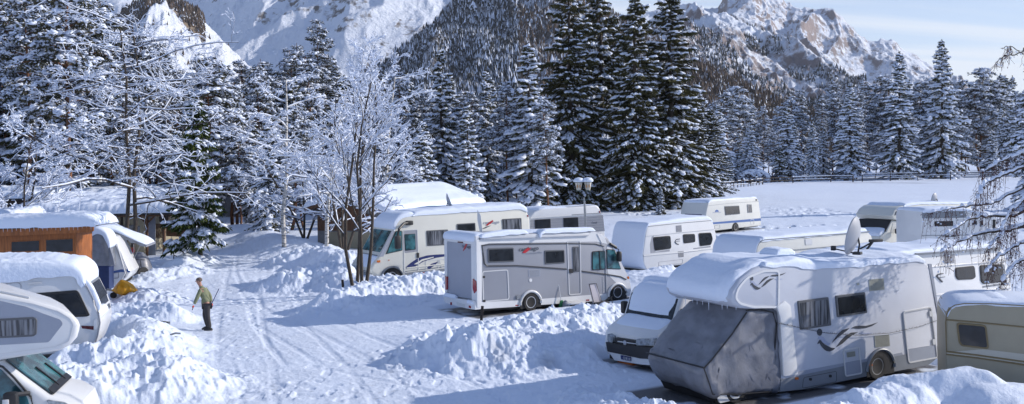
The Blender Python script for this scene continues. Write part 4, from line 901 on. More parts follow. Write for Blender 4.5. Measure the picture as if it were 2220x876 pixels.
V.panel('side_marker', [(1117, 661), (1124, 660.5), (1124, 663), (1117, 663.5)], M['red'], 0.016, 0); V.panel('side_marker', [(1270, 649.5), (1277, 649), (1277, 652), (1270, 652)], M['red'], 0.016, 0); V.panel('side_marker', [(1036, 640), (1038.5, 640), (1038.5, 648), (1036, 648)], M['amber'], 0.02, 0)
V.panel('indicator', [(1359, 600), (1363, 599), (1364, 604), (1361, 605)], M['amber'], 0.02, 0.01)
for (u, v, rr) in ((1150, 659, 0.47), (1338, 641, 0.47)):
    V.arch(u, v, rr, 'black', lip=('white', 0.055)); V.wheel(u, v, 0.335, 0.22, -0.03)
# rear face, roof rail with snow
xe = xr - 0.02
def EP(V, name, pts, x, mat_, t=0.02, r=0.03, parent=None):
    q = [V.E(u, v, x) for u, v in pts]; q = rpoly(q, r) if r else q
    return MB().prism(q, x - t, x + 0.05, 0, plane='yz').build(name, mat_, parent or V.root, 30)
xq = V.S(1034, 600)[0] - 0.005
rp_ = EP(V, 'rear_panel', [(972, 523), (1024, 531), (1025, 648), (971, 640)], xq, M['bluegrey'], 0.03, 0.04)
EP(V, 'rear_pillar', [(966, 520), (972, 520), (972, 652), (968, 652)], xq, M['white'], 0.06, 0.02); EP(V, 'rear_pillar', [(1024, 520), (1036, 520), (1038, 668), (1026, 666)], xq, M['white'], 0.06, 0.02)
EP(V, 'rear_spoiler', [(966, 512), (1036, 512), (1035, 531), (968, 522)], xq, M['white'], 0.08, 0.02)
bp = EP(V, 'bumper', [(968, 642), (1036, 652), (1038, 671), (1020, 668), (985, 660), (971, 654)], xq, M['white'], 0.14, 0.02)
EP(V, 'number_plate', [(991, 654.5), (1009, 659.5), (1009, 666), (992, 661)], xq - 0.12, M['plate'], 0.03, 0, bp)
EP(V, 'rear_light', [(966.5, 598), (970, 600), (970, 628), (967, 628)], xq - 0.06, M['red'], 0.03, 0.01); EP(V, 'rear_light', [(1026, 604), (1033, 610), (1034, 630), (1029, 636), (1026, 625)], xq - 0.06, M['red'], 0.03, 0.01)
EP(V, 'brake_light', [(993, 523.5), (1004, 524.5), (1004, 527), (993, 526)], xq - 0.08, M['darkred'], 0.02, 0)
EP(V, 'reflector', [(978, 655), (981, 655), (981, 661), (978, 661)], xq - 0.12, M['red'], 0.04, 0, bp); EP(V, 'reflector', [(1018, 662), (1022, 663), (1022, 668), (1018, 667)], xq - 0.12, M['red'], 0.04, 0, bp)
y_, z_ = V.E(1003, 536, xq); text_mesh('lettering', 'carthago', 0.17, M['logogrey'], V.root, (xq - 0.035, y_, z_), 'left', width=0.62)
y_, z_ = V.E(1007, 540, xq); MB().prism([(y_ + .05, z_ - .08), (y_ - .12, z_ + 0.02), (y_ - .28, z_ + .22), (y_ - .18, z_ + .22), (y_ - .03, z_ + .05)], xq - 0.045, xq - 0.03, plane='yz').build('emblem', M['logored'], V.root)
x_, z_ = V.S(1124, 545); text_mesh('lettering', 'carthago', 0.21, M['logogrey'], V.root, (x_, -0.012, z_), 'front', width=V.S(1167, 544)[0] - x_)
V.panel('emblem', [(1132, 548), (1136, 543), (1145, 536), (1146, 539), (1151, 536.5), (1146, 543), (1138, 549)], M['logored'], 0.02, 0)
x_, z_ = V.S(1141, 551.5); text_mesh('lettering', 'c-compactline', 0.11, M['bluegrey'], V.root, (x_, -0.010, z_), 'front', width=V.S(1176, 550)[0] - x_)
a = V.prism('awning_box', [(1045, 511), (1275, 503), (1275, 511), (1045, 519)], -0.10, 0.10, M['trim'], 0.03, 2, py=0)
V.shell('snow_load', [(1040, 514), (1100, 506), (1145, 504.5)], [0.10, .12, .12], -0.12, 0.25, 0.03, 3, 0.2, tap=(.25, .3)); V.shell('snow_load', [(1174, 504), (1230, 501), (1290, 499)], 0.12, -0.12, 0.25, 0.03, 4, 0.2, tap=(.2, .3))
V.shell('snow_load', [(1042, 513), (1170, 506), (1290, 501)], 0.05, 0.2, 2.2, 0.0, 5, 0.6, tap=(.3, .5))
V.shell('snow_load', [(1171, 516), (1173, 506), (1180, 503)], 0.06, -0.16, 0.0, 0.02, 6, 0.3)
EPz = V.E(1030, 512, xq)[1]
V.shell('snow_load', [(xq - .06, EPz - 0.22), (xq - 0.05, EPz + 0.0), (xq + 0.4, EPz + 0.04)], 0.08, 0.0, 2.2, 0.02, 7, 0.5, local=True)
m_ = V.E(1000, 650, xq)[1]; V.shell('snow_load', [(xq - .16, m_ - 0.02), (xq - 0.02, m_ + .02)], 0.12, 0.05, 0.45, 0.02, 8, 0.4, local=True, sub=.04); V.shell('snow_load', [(xq - .16, m_ + 0.06), (xq - 0.02, m_ + .10)], 0.12, 1.3, 2.1, 0.02, 9, 0.4, local=True, sub=.04)
V.prism('chassis', [(1050, 664), (1330, 645), (1330, 655), (1050, 676)], 0.15, 2.0, M['black'], 0.0, py=0)
# mirror
x_, z_ = V.S(1334, 551); MB().box(x_ - .06, x_ + .10, -0.30, -0.10, z_ - .28, z_ + .12, 0.05).tube([(x_ - .05, -.02, z_ + .25), (x_, -.2, z_ + .2), (x_, -.2, z_)], .02).build('mirror', M['black'], V.root)
MB().tube([(x_ - 0.28, -0.02, z_ + .42), (x_ + 0.05, 0.0, z_ + 0.25)], 0.06, 6).build('visor', M['black'], V.root)
# dish folded on the roof (seen edge on), camping chair, broom
p = V.loc(V.S(1072, 505)[0], 0.9, 2.80); r = empty('antenna', p); tag(r, 'thin white antenna blade standing on the roof of the silver motorhome', 'antenna')
MB().prism([(-.02, 0), (.06, 0), (0.0, .75), (-.12, .98), (-.13, .6)], -.02, .02).build('blade', M['trim'], r); MB().box(-.1, .16, -.12, .12, -.02, .05, .02).build('foot', M['white'], r)
V2_ = None
# ------------------------------------------------ 2 cream motorhome behind
V = Veh('motorhome', 'cream motorhome with a dark blue swoosh and black mirror arm, nose towards the road', 'motorhome', 849, 617, 32, flat=(-1.4, 6.6, -0.4, 2.6, 0.0, 0.5)); V2 = V
out = [(826, 604), (806, 592), (803, 582), (812, 568), (823, 554), (838, 526), (851, 501), (857, 482), (872, 470), (900, 464), (1000, 459), (1132, 451), (1143, 456), (1149, 475), (1152, 560), (1152, 578), (966, 593), (881, 602)]
V.prism('body', out, 0, 2.25, M['cream'], 0.11, 3)
V.band('skirt_panel', [(878, 588), (966, 577), (1150, 560)], [(878, 601), (966, 592), (1150, 577)], M['silver_d'], 0.008)
V.patch('windscreen', (823, 554), (851, 501), 0.12, 2.1, 0.12, 1.0, M['teal'], 0.015); V.patch('windscreen_pillar', (823, 554), (851, 501), 1.08, 1.16, 0.1, 1.0, M['black'], 0.02)
V.patch('bonnet', (806, 590), (823, 554), 0.2, 2.05, 0.55, 1.0, M['silver_d'], 0.012)
V.patch('grille', (806, 592), (812, 568), 0.3, 1.95, 0.05, 0.85, M['black'], 0.03)
V.shell('snow_load', [(806, 586), (812, 572), (822, 556)], 0.13, 0.1, 1.7, 0.0, 12, 0.6, sub=.06, tap=(.1, .1))
V.patch('headlight', (806, 592), (823, 554), 0.08, 0.4, 0.45, 0.75, M['headlight'], 0.03)
V.panel('side_glass_trim', [(822, 556), (850, 501), (856, 501), (831, 556)], M['bluegrey'], 0.012, 0.0)
V.window([(857, 501), (871, 500), (872, 543), (836, 551)], 'teal', 'black', 0.03, 0.04, name='cab_window')
d = V.ring('door', [(874, 499), (905, 497), (908, 588), (876, 592)], M['trim'], 0.03, 0.02, 0.08); V.panel('door_panel', [(875, 499), (905, 497.5), (907, 545), (877, 549)], M['silver'], 0.006, 0.06, d)
V.window([(876, 508), (900, 506.5), (901, 541), (878, 543.5)], 'teal', 'black', 0.025, 0.04, parent=d); V.panel('handle', [(903, 548), (908, 548), (908, 559), (903, 559)], M['black'], 0.035, 0.03, d)
V.window([(924, 500), (971, 497.5), (972, 530.5), (926, 533.5)], 'glass2'); V.window([(990, 485.5), (1030, 483), (1031, 501), (990.5, 503.5)], 'glass'); V.window([(1088, 475), (1130, 472.5), (1131, 499), (1090, 501)], 'glass2')
V.panel('swoosh', [(879, 580), (889, 571), (905, 560), (925, 554), (945, 552), (975, 550.5), (975, 554), (945, 559), (918, 567), (900, 578)], M['navy'], 0.01, 0)
V.panel('swoosh', [(897, 573), (915, 562), (940, 556.5), (940, 558.5), (915, 566), (906, 573)], M['cream'], 0.014, 0); V.panel('swoosh', [(926, 580), (935, 572), (950, 567), (945, 573), (930, 584)], M['navy'], 0.012, 0)
V.line('moulding', [(882, 581), (966, 572), (1150, 556)], M['cream'], 0.03, -0.01); V.line('moulding', [(882, 590), (966, 581), (1150, 566)], M['cream'], 0.018, -0.01)
V.ring('locker_door', [(922, 569), (925, 564), (951, 562), (951, 584), (923, 587)], M['trim'], 0.025, 0.018, 0.05); V.ring('locker_door', [(952, 562), (975, 560), (975, 580), (957, 581)], M['trim'], 0.025, 0.018, 0.05)
x_, z_ = V.S(1047, 486); text_mesh('lettering', 'carthago', 0.20, M['bluegrey'], V.root, (x_, -0.012, z_), 'front', width=V.S(1082, 485)[0] - x_)
V.panel('emblem', [(1053, 488), (1060, 482), (1068, 477), (1069, 480), (1063, 485), (1056, 489.5)], M['logored'], 0.02, 0); V.panel('swoosh', [(1043, 497), (1055, 491), (1065, 489), (1052, 495)], M['logogrey'], 0.012, 0)
V.panel('indicator', [(817, 565), (824, 564), (824, 569), (817, 569)], M['amber'], 0.03, 0.01); V.panel('side_marker', [(915, 591), (920, 590), (920, 594), (915, 594)], M['red'], 0.02, 0)
V.panel('knob', [(842, 563), (844, 563), (844, 565), (842, 565)], M['amber'], 0.02, 0); V.panel('rear_marker', [(1143, 466), (1145, 466), (1145, 470), (1143, 470)], M['red'], 0.02, 0)
V.arch(850, 606, 0.58, 'rubber', lip=('silver_d', 0.05)); V.wheel(849, 606, 0.36, 0.22, -0.02)
x_, z_ = V.S(866, 490); MB().tube([(x_ + .45, -.02, z_ + .12), (x_ + 0.1, -.25, z_ + .12), (x_ - .22, -.4, z_ - .1), (x_ - .3, -.42, z_ - .45)], .06, 8).box(x_ - .45, x_ - .15, -.5, -.34, z_ - 1.0, z_ - .4, .06).box(x_ + .3, x_ + .65, -.12, .02, z_ + 0.02, z_ + .22, .03).build('mirror', M['black'], V.root)
V.shell('snow_load', [(853, 500), (857, 485), (872, 471), (900, 464)], [.06, .16, .16, .16], 0.0, 2.25, 0.0, 13, 0.5, tap=(.3, .3)); V.shell('snow_load', [(895, 466), (1000, 459), (1130, 452), (1144, 458)], [0.18, .24, .26, .15], 0.0, 2.25, 0.03, 14, 0.35)
V.shell('snow_load', [(973, 461), (985, 459), (1010, 459)], 0.28, 0.7, 1.5, 0.0, 15, 0.4, tap=(.3, .3))
dish_obj('satellite_dish', 'dish seen almost edge-on on the snowy roof of the cream motorhome', V.loc(V.S(1008, 459)[0] - .1, 1.2, 3.15), 0.95, R_(5), R_(22), mount=.42, arm=False, th=.02)
V.prism('chassis', [(880, 590), (1150, 566), (1150, 590), (880, 612)], 0.1, 2.1, M['black'], 0, py=0)
V = Veh('caravan', 'pale caravan with a ribbed grey side and two dark windows, behind the street lamp', 'caravan', 1160, 578, 27, flat=(-.3, 6, -.2, 2.4, 0.02, .1)); V2b = V
V.prism('body', [(1146, 575), (1143, 500), (1150, 470), (1160, 459), (1175, 454), (1293, 446), (1300, 452), (1306, 468), (1311, 500), (1312, 530), (1310, 562)], 0, 2.2, M['white'], .05, 3)
V.band('ribbed_panel', [(1150, 476), (1230, 471), (1307, 466)], [(1149, 512), (1230, 507), (1311, 501)], M['silver'], .006)
for k in range(6): V.line('rib', [(1149, 480 + k * 5.6), (1230, 475 + k * 5.6), (1308, 470 + k * 5.6)], M['silver_d'], .009, -.008)
V.window([(1159, 476.5), (1193, 474.5), (1194, 500), (1160, 502)], 'glass', 'black', .03, .03); V.window([(1221, 472.5), (1253, 471), (1254, 494), (1222, 496)], 'glass', 'black', .03, .03)
V.line('rail', [(1150, 473), (1230, 468), (1307, 463)], M['trim'], .03); V.panel('awning_rail', [(1240, 465), (1303, 461), (1304, 464), (1238, 468)], M['silver_d'], .03, 0); V.panel('marker', [(1299, 457), (1301, 457), (1301, 461), (1299, 461)], M['red'], .02, 0)
x_, z_ = V.S(1282, 485); text_mesh('lettering', 'Fendt', .16, M['logogrey'], V.root, (x_, -.012, z_), 'front', shear=.3, width=.35)
V.shell('snow_load', [(1165, 458), (1178, 453), (1230, 449)], .07, .1, 2.2, 0, 17, .9, tap=(.2, .5)); V.shell('snow_load', [(1225, 449.5), (1293, 445), (1299, 450)], .04, .9, 2.2, 0, 18, .9, tap=(.4, .3))
# ------------------------------------------------ 3 big alcove motorhome, right foreground
V = Veh('motorhome', 'large white alcove motorhome with a grey windscreen cover and wave-swimmer emblems', 'motorhome', 1901, 822, 30, flat=(-6.2, 2.6, -0.45, 2.5, -0.02, 0.9)); V3 = V
out = [(2034, 775), (2041, 758), (2040, 697), (2033, 676), (2018, 603), (2011, 575), (2004, 565), (1990, 563), (1872, 573), (1781, 579), (1706, 574), (1671, 571), (1636, 582), (1606, 604), (1588, 630), (1584, 648), (1591, 661), (1606, 669), (1640, 671), (1679, 667), (1689, 676), (1692, 700), (1696, 812), (1690, 850), (1740, 845), (1813, 830), (1882, 816), (1941, 806), (2012, 792)]
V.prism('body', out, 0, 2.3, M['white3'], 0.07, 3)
V.ring('alcove_moulding', [(1689, 668), (1632, 668), (1602, 660), (1592, 646), (1598, 624), (1618, 600), (1655, 585), (1690, 585)], M['white'], 0.05, 0.02, 0.12)
V.band('skirt_panel', [(1693, 822), (1728, 815), (1830, 793), (1958, 769), (2040, 748)], [(1690, 849), (1740, 844), (1813, 829), (1882, 815), (1941, 805), (2012, 791), (2033, 775)][:7], M['silver_d'], 0.012)
V.band('grey_stripe', [(1727, 806), (1825, 788), (1955, 764)], [(1728, 817), (1830, 796), (1958, 771)], M['bluegrey'], 0.010)
V.panel('cab_pillar', [(1682, 664), (1700, 652), (1712, 662), (1716, 700), (1728, 812), (1696, 816), (1690, 690)], M['white'], 0.035, 0.05, bev=.01)
V.window([(1728, 652.5), (1794, 644), (1800, 705), (1734, 715)], 'glass2', r=.03, w=.05, t=.04); V.window([(1810, 641), (1873, 633), (1878, 678), (1814, 687.5)], 'glass', r=.03, w=.05, t=.04)
V.vent([(1883, 606), (1915, 603), (1917, 628), (1885, 631)]); V.vent([(1895, 728), (1927, 725), (1929, 750), (1897, 753)])
g = V.ring('garage_door', [(1956, 675), (2018, 664), (2032, 776), (1968, 788)], M['trim'], 0.035, 0.03, 0.10); V.panel('door_base', [(1964, 757), (2027, 747), (2031, 774), (1969, 786)], M['bluegrey'], 0.014, 0.05, g)
for q in ((2016, 680), (2023, 741)): V.panel('catch', [(q[0] - 3, q[1] - 6), (q[0] + 2, q[1] - 6), (q[0] + 3, q[1] + 6), (q[0] - 2, q[1] + 6)], M['trim'], 0.03, 0.02, g)
k = V.ring('hatch', [(1826, 758), (1862, 751), (1868, 810), (1831, 817)], M['trim'], 0.035, 0.03, 0.08); V.panel('hatch_base', [(1829, 787), (1865, 780), (1867, 808), (1832, 815)], M['bluegrey'], 0.016, 0.04, k)
V.vent([(1835, 764), (1853, 761), (1854, 772), (1836, 775)], n=5)
V.ring('locker_door', [(1741, 818), (1813, 804), (1813, 828), (1738, 842)], M['dtrim'], 0.012, 0.016, 0.06)
for q in ((1756, 822), (1799, 815)): V.panel('lock', [(q[0] - 3, q[1] - 3), (q[0] + 3, q[1] - 3), (q[0] + 3, q[1] + 3), (q[0] - 3, q[1] + 3)], M['black'], 0.022, 0.03)
for q in ((1726, 820.5), (1886, 791)): V.panel('side_marker', [(q[0] - 3.5, q[1] - 2.5), (q[0] + 3.5, q[1] - 3), (q[0] + 3.5, q[1] + 2), (q[0] - 3.5, q[1] + 2.5)], M['amber'], 0.03, 0.02)
V.panel('rear_light', [(2037, 756), (2042, 755), (2042, 761), (2037, 762)], M['red'], 0.03, 0.01); V.panel('vent_knob', [(1857, 613), (1862, 613), (1862, 618), (1857, 618)], M['vent'], 0.02, 0.03)
V.panel('rear_moulding', [(2012, 572), (2019, 572), (2045, 740), (2036, 745), (2034, 690)], M['bluegrey'], 0.010, 0.0)
# emblem: swimmer of waves (dot plus brush strokes)
def zz(pts, ox, oy, k): return [(ox + p[0] * k, oy + p[1] * k) for p in pts]
def emblem(V, ox, oy, k, rot=0.0):
    def T(pts): return [(ox + p[0] * k, oy + (p[1] - p[0] * rot) * k) for p in pts]
    dd = [(400 + 62 * math.cos(a), 330 + 85 * math.sin(a)) for a in [i * 6.28318 / 16 for i in range(16)]]
    V.panel('emblem', T(dd), M['logogrey'], 0.010, 0)
    V.panel('emblem', T([(350, 610), (360, 570), (410, 505), (450, 560), (520, 620), (600, 660), (680, 700), (770, 705), (720, 755), (640, 790), (560, 775), (500, 730), (440, 660), (400, 590)]), M['logogrey'], 0.010, 0)
    V.panel('emblem', T([(355, 495), (375, 440), (430, 425), (490, 450), (540, 520), (590, 570), (670, 600), (600, 640), (540, 620), (470, 570), (420, 500)]), M['logolight'], 0.011, 0)
    V.panel('emblem', T([(690, 585), (760, 480), (850, 360), (950, 275), (1110, 232), (1050, 290), (930, 380), (820, 470)]), M['logogrey'], 0.010, 0)
    V.panel('emblem', T([(1150, 235), (1230, 190), (1350, 175), (1500, 180), (1620, 150), (1780, 98), (1650, 180), (1500, 230), (1330, 248)]), M['logogrey'], 0.010, 0)
    V.panel('emblem', T([(790, 690), (900, 540), (1020, 410), (1150, 340), (1310, 330), (1180, 400), (1060, 490), (940, 600)]), M['dtrim'], 0.010, 0)
    V.panel('emblem', T([(1340, 345), (1420, 335), (1500, 345), (1660, 340), (1560, 395), (1480, 400)]), M['logolight'], 0.010, 0)
emblem(V, 1740, 690, 0.0913); emblem(V, 1608, 586, 0.0535)
V.arch(1908, 800, 0.50, 'black', lip=('silver_d', .04)); V.wheel(1901, 803, 0.33, 0.22, -0.01, rim='steel', spokes=5)
V.wheel(1605, 862, 0.33, 0.22, 0.15, rim='alloy', spokes=9)
# covered cab
cab = [(1692, 668), (1622, 673), (1600, 702), (1572, 742), (1530, 792), (1527, 808), (1534, 838), (1550, 858), (1600, 856), (1676, 850), (1690, 845)]
cq = V.P(cab, 0.08); m = MB().prism(cq, 0.08, 2.16, 0.12, 3)
bmesh.ops.triangulate(m.bm, faces=m.bm.faces); bmesh.ops.subdivide_edges(m.bm, edges=[e for e in m.bm.edges if e.calc_length() > .35], cuts=3, use_grid_fill=True)
bmesh.ops.subdivide_edges(m.bm, edges=[e for e in m.bm.edges if e.calc_length() > .14], cuts=2)
m.bm.normal_update(); vs = list(m.bm.verts); A = np.array([v.co[:] for v in vs]); h = ridged(A[:, 0] * 1.1 + A[:, 1] * .7, A[:, 2] * 1.3 - A[:, 1] * .6, 4, 33) * 0.13 - 0.06 + ridged(A[:, 0] * 2.6 - A[:, 1] * 1.5, A[:, 2] * 1.1, 3, 35) * .05
sg_ = 0.035 * np.sin(A[:, 2] * 3 + A[:, 1] * 2)
for v, hh in zip(vs, h + sg_): v.co += v.normal * float(hh)
cv = m.build('windscreen_cover', M['cover'], V.root, 180)
V.line('cover_seam', [(1622, 678), (1590, 725), (1545, 782), (1529, 799)], M['black'], 0.02, 0.045, cv)
ys = V.S(1529, 799, .08); a0 = (ys[0] - .03, 0.08, ys[1] + .02); MB().tube([(a0[0], .1, a0[2]), (a0[0] - .03, .7, a0[2] + .01), (a0[0] - .03, 1.5, a0[2] + .01), (a0[0], 2.15, a0[2])], .02).build('cover_seam', M['black'], cv)
V.line('cover_seam', [(1529, 799), (1540, 830), (1548, 856), (1600, 856), (1676, 850)], M['black'], 0.014, 0.045, cv); V.line('cover_seam', [(1622, 674), (1650, 672), (1680, 678), (1688, 704), (1684, 757), (1677, 848)], M['black'], 0.018, 0.06, cv)
V.panel('bumper', [(1550, 852), (1570, 855), (1610, 862), (1560, 874)], M['white'], 0.02, 0.02, y=.15)
V.prism('chassis', [(1560, 860), (1690, 846), (1882, 812), (2000, 790), (2000, 800), (1882, 824), (1690, 862), (1570, 880)], 0.25, 2.1, M['black'], 0, py=0)
V.shell('snow_load', [(1594, 664), (1583, 648), (1588, 629), (1606, 603), (1636, 581), (1671, 569)], [.04, .10, .13, .13, .12, .12], 0.08, 2.33, -0.02, 21, 1.0, fine=.8, tap=(.3, .25), sub=.06)
V.shell('snow_load', [(1655, 574), (1706, 574), (1781, 579), (1872, 573), (1990, 563), (2006, 566)], [.12, .14, .15, .14, .14, .10], 0.0, 2.3, 0.02, 22, 0.9, fine=.7, tap=(.25, .2), sub=.07)
m = MB(); rg = random.Random(4)
for i in range(9):
    y = 0.15 + i * 0.25 + rg.uniform(-.12, .12); x, z = V.S(1603, 668, 0); m.tube([(x - .02, y, z + .02), (x - .02, y, z - rg.uniform(.04, .20))], .009, 4, .002)
m.build('icicles', M['snow_tree'], V.root)
# string of dark barbed garland along the side
pts = [(1688, 701), (1725, 709), (1790, 722), (1860, 727), (1930, 722), (1990, 709), (2041, 692)]; q = V.P(pts, -.05); m = MB().tube([(x, -.05, z) for x, z in q], .006, 4)
for i in range(90):
    t = i / 90 * 6; j = int(t); f = t - j; x = q[j][0] * (1 - f) + q[j + 1][0] * f; z = q[j][1] * (1 - f) + q[j + 1][1] * f; a = rg.uniform(0.3, 2.8); m.tube([(x, -.05, z), (x + .03 * math.cos(a), -.06, z + .035 * math.sin(a))], .004, 3)
o = m.build('garland', M['dtrim'], None); o.location = V.o; o.rotation_euler = (0, 0, V.yaw); tag(o, 'thin spiky dark garland strung along the side of the big white motorhome', 'garland')
# roof furniture of the big one
x_, z_ = V.S(1690, 572); rb = V.prism('roof_vent', [(1676, 553), (1716, 551), (1712, 560), (1680, 562)], 0.9, 1.3, M['ivory'], .03, py=1.0)
x1, z1 = V.S(1676, 556, 1.0); x2, _ = V.S(1713, 556, 1.0); V.shell('snow_load', [(x1 - .05, z1), (x1 + .15, z1 + .04), (x2, z1 + .04), (x2 + .05, z1)], .17, .85, 1.45, .0, 24, .3, local=True, tap=(.2, .2), sub=.05)
V.prism('skylight', [(1560, 565), (1602, 560), (1612, 566), (1565, 572)], 1.3, 1.8, M['trim'], .03, py=1.4)
xs, zs = V.S(1846, 548, 0.9); dish_obj('satellite_dish', 'large tilted grey satellite dish on the snowy roof of the big alcove motorhome', V.loc(xs, .9, zs - .02), 01.0, R_(144), R_(12), mount=.46)
xs, zs = V.S(1885, 538, 1.4); r = empty('dish_arm', V.loc(xs, 1.4, zs - .1), R_(20)); tag(r, 'black dish arm lying open beside the large dish on the roof', 'dish arm'); MB().tube([(-.15, 0, 0), (0.12, 0, .28), (.14, 0, .30)], .03, 6).box(.0, .42, -.04, .05, .25, .33, .02).tube([(-.3, .1, .05), (.1, 0, .26)], .022).build('arm', M['black'], r)
# ------------------------------------------------ 4 caravan in the middle right
V = Veh('caravan', 'white caravan with three dark windows and a snow-coated front, right of the silver motorhome', 'caravan', 1405, 592, 37, flat=(-.3, 5.2, -.2, 2.4, 0.05, 0.2)); V4 = V
V.prism('body', [(1402, 585), (1396, 572), (1394, 551), (1399, 513), (1403, 492), (1410, 485), (1538, 474), (1546, 482), (1552, 505), (1556, 545), (1554, 566), (1451, 577)], 0, 2.25, M['white'], .05, 3)
V.window([(1415.5, 514), (1453, 511), (1455, 539), (1419, 544)], 'glass', 'black', .04, .12); V.window([(1480, 508), (1506, 507), (1507, 525), (1482, 528)], 'glass', 'black', .04, .1); V.window([(1514, 505.5), (1541, 504), (1545, 518), (1541, 531), (1517, 534)], 'glass', 'black', .04, .1)
V.panel('window_surround', [(1413, 513), (1417, 511), (1421, 546), (1452, 541), (1452, 545), (1410, 549), (1409, 530)], M['silver'], .004, 0)
V.vent([(1465, 489), (1477, 488), (1478, 502.5), (1466, 503)], 'silver', n=6); V.vent([(1470, 545), (1482, 544), (1482, 557), (1471, 558)], 'silver', n=6)
V.line('rail', [(1399, 512), (1475, 504), (1547, 497)], M['trim'], .022); V.line('rail', [(1395, 555), (1470, 548), (1553, 538)], M['trim'], .028); V.line('rail', [(1405, 491), (1470, 484), (1542, 478)], M['silver_d'], .012)
V.ring('locker_door', [(1428, 568), (1480, 562), (1480, 571), (1428, 577)], M['silver'], .012, .01, .03)
V.line('emblem', [(1463, 524), (1466, 519), (1474, 518)], M['logogrey'], .018); V.line('emblem', [(1464, 525), (1468, 523), (1474, 522.5)], M['logogrey'], .012); V.line('emblem', [(1463, 524), (1466, 528), (1471, 530)], M['logogrey'], .022)
V.band('grey_strip', [(1503, 538), (1540, 533)], [(1503, 540.5), (1541, 536)], M['silver'], .005)
V.shell('snow_load', [(1400, 583), (1395, 570), (1393, 551), (1398, 513), (1402, 493), (1410, 484)], [.02, .05, .05, .05, .06, .09], .0, 2.25, .0, 31, .15, tap=(.1, .1), fine=.1, drip=.0); V.shell('snow_load', [(1405, 487), (1470, 479.5), (1538, 473), (1546, 480)], [.1, .14, .14, .08], 0, 2.25, .0, 32, .3, tap=(.15, .2))
V.prism('chassis', [(1402, 586), (1552, 566), (1552, 580), (1402, 600)], .3, 2.0, M['black'], 0, py=0)
# ------------------------------------------------ 5 old caravan at the field
V = Veh('caravan', 'cream caravan with a blue stripe and a grey front, nearest the open snow field', 'caravan', 1594, 502, 43, flat=(-3.8, 4, -.4, 2.6, 0.02, 0.55)); V5 = V
V.prism('body', [(1531, 499), (1528, 480), (1532, 456), (1536, 440), (1541, 435), (1632, 428), (1641, 429), (1645, 436), (1647, 451), (1650, 473.5), (1650, 489), (1610, 493.5), (1553, 500)], 0, 2.25, M['ivory'], .05, 3)
V.window([(1570, 447), (1602, 445.7), (1604, 464), (1572, 467)], 'glass', 'silver_d', .03, .05); V.window([(1619, 443), (1629, 443), (1630.5, 461), (1620.5, 461.6)], 'glass2', 'silver_d', .05, .05)
V.band('stripe', [(1528.5, 484), (1547, 482), (1649, 473)], [(1528.5, 489), (1548, 486), (1650, 478.6)], M['blue'], .008); V.line('rail', [(1536, 446), (1580, 441), (1645, 436.5)], M['silver_d'], .008)
V.ring('locker_door', [(1549, 489), (1560, 487), (1561, 495), (1549, 497)], M['silver'], .02, .012, .03); V.ring('locker_door', [(1627, 476), (1634, 475.5), (1635, 487), (1628, 488)], M['trim'], .03, .014, .03)
V.panel('emblem', [(1550, 459.5), (1551, 456), (1554, 454.5), (1557, 456), (1558.5, 459)], M['blue'], .008, 0); V.line('emblem', [(1545, 461), (1563, 460)], M['blue'], .01); V.panel('marker', [(1638, 432), (1641, 432), (1641, 435), (1638, 435)], M['black'], .02, .02)
V.patch('front_panel', (1528, 480), (1536, 441), .1, 2.15, -.3, 1.0, M['bluegrey'], .012); V.patch('front_window', (1528, 480), (1536, 441), .35, 1.85, .10, .68, M['navy'], .03); V.patch('front_shade', (1528, 480), (1537, 439), .1, 2.15, .80, 1.02, M['silver_d'], .03)
V.arch(1594, 495, .42, 'black'); V.wheel(1594, 496, .32, .2, -.03, rim='steel', spokes=5); V.wheel(1630, 490, .2, .12, 1.0, rim='steel', spokes=5, cx=(V.S(1630, 490)[0], .2))
V.shell('snow_load', [(1536, 440), (1541, 435), (1600, 430), (1641, 428)], .07, 0, 2.25, 0, 41, .8, tap=(.1, .3)); V.prism('chassis', [(1535, 497), (1648, 487), (1648, 491), (1535, 504)], .2, 2.1, M['black'], 0, py=0)
# ------------------------------------------------ 6 caravan of which only roof and upper side show
V = Veh('caravan', 'caravan whose ivory upper side and snowy front alone show behind the big motorhome roof', 'caravan', 1645, 658, 33, flat=(-.2, 7.2, -.2, 2.4, 0.05, 0.1))
V.prism('body', [(1648, 650), (1641, 630), (1638, 590), (1639, 549), (1642, 534), (1648, 524), (1656, 519), (1830, 505), (1880, 501), (1890, 512), (1898, 560), (1900, 630)], 0, 2.25, M['ivory'], .05, 3)
V.line('rail', [(1640, 549), (1740, 540.5), (1892, 526)], M['silver_d'], .02); V.line('rail', [(1648, 524), (1656, 520), (1830, 506.5), (1884, 502)], M['silver_d'], .03); V.panel('vent', [(1745, 518.5), (1760, 518), (1761, 530), (1746, 531)], M['trim'], .02, .01)
V.window([(1680, 560), (1740, 555), (1740, 590), (1680, 595)])
V.shell('snow_load', [(1640, 620), (1637, 590), (1638, 549), (1641, 534), (1647, 523), (1656, 518)], [.03, .05, .05, .05, .06, .09], 0, 2.25, 0, 43, .12, tap=(.1, .1), fine=.1, drip=0); V.shell('snow_load', [(1650, 521), (1740, 513), (1880, 500)], .15, 0, 2.25, .03, 44, .3)
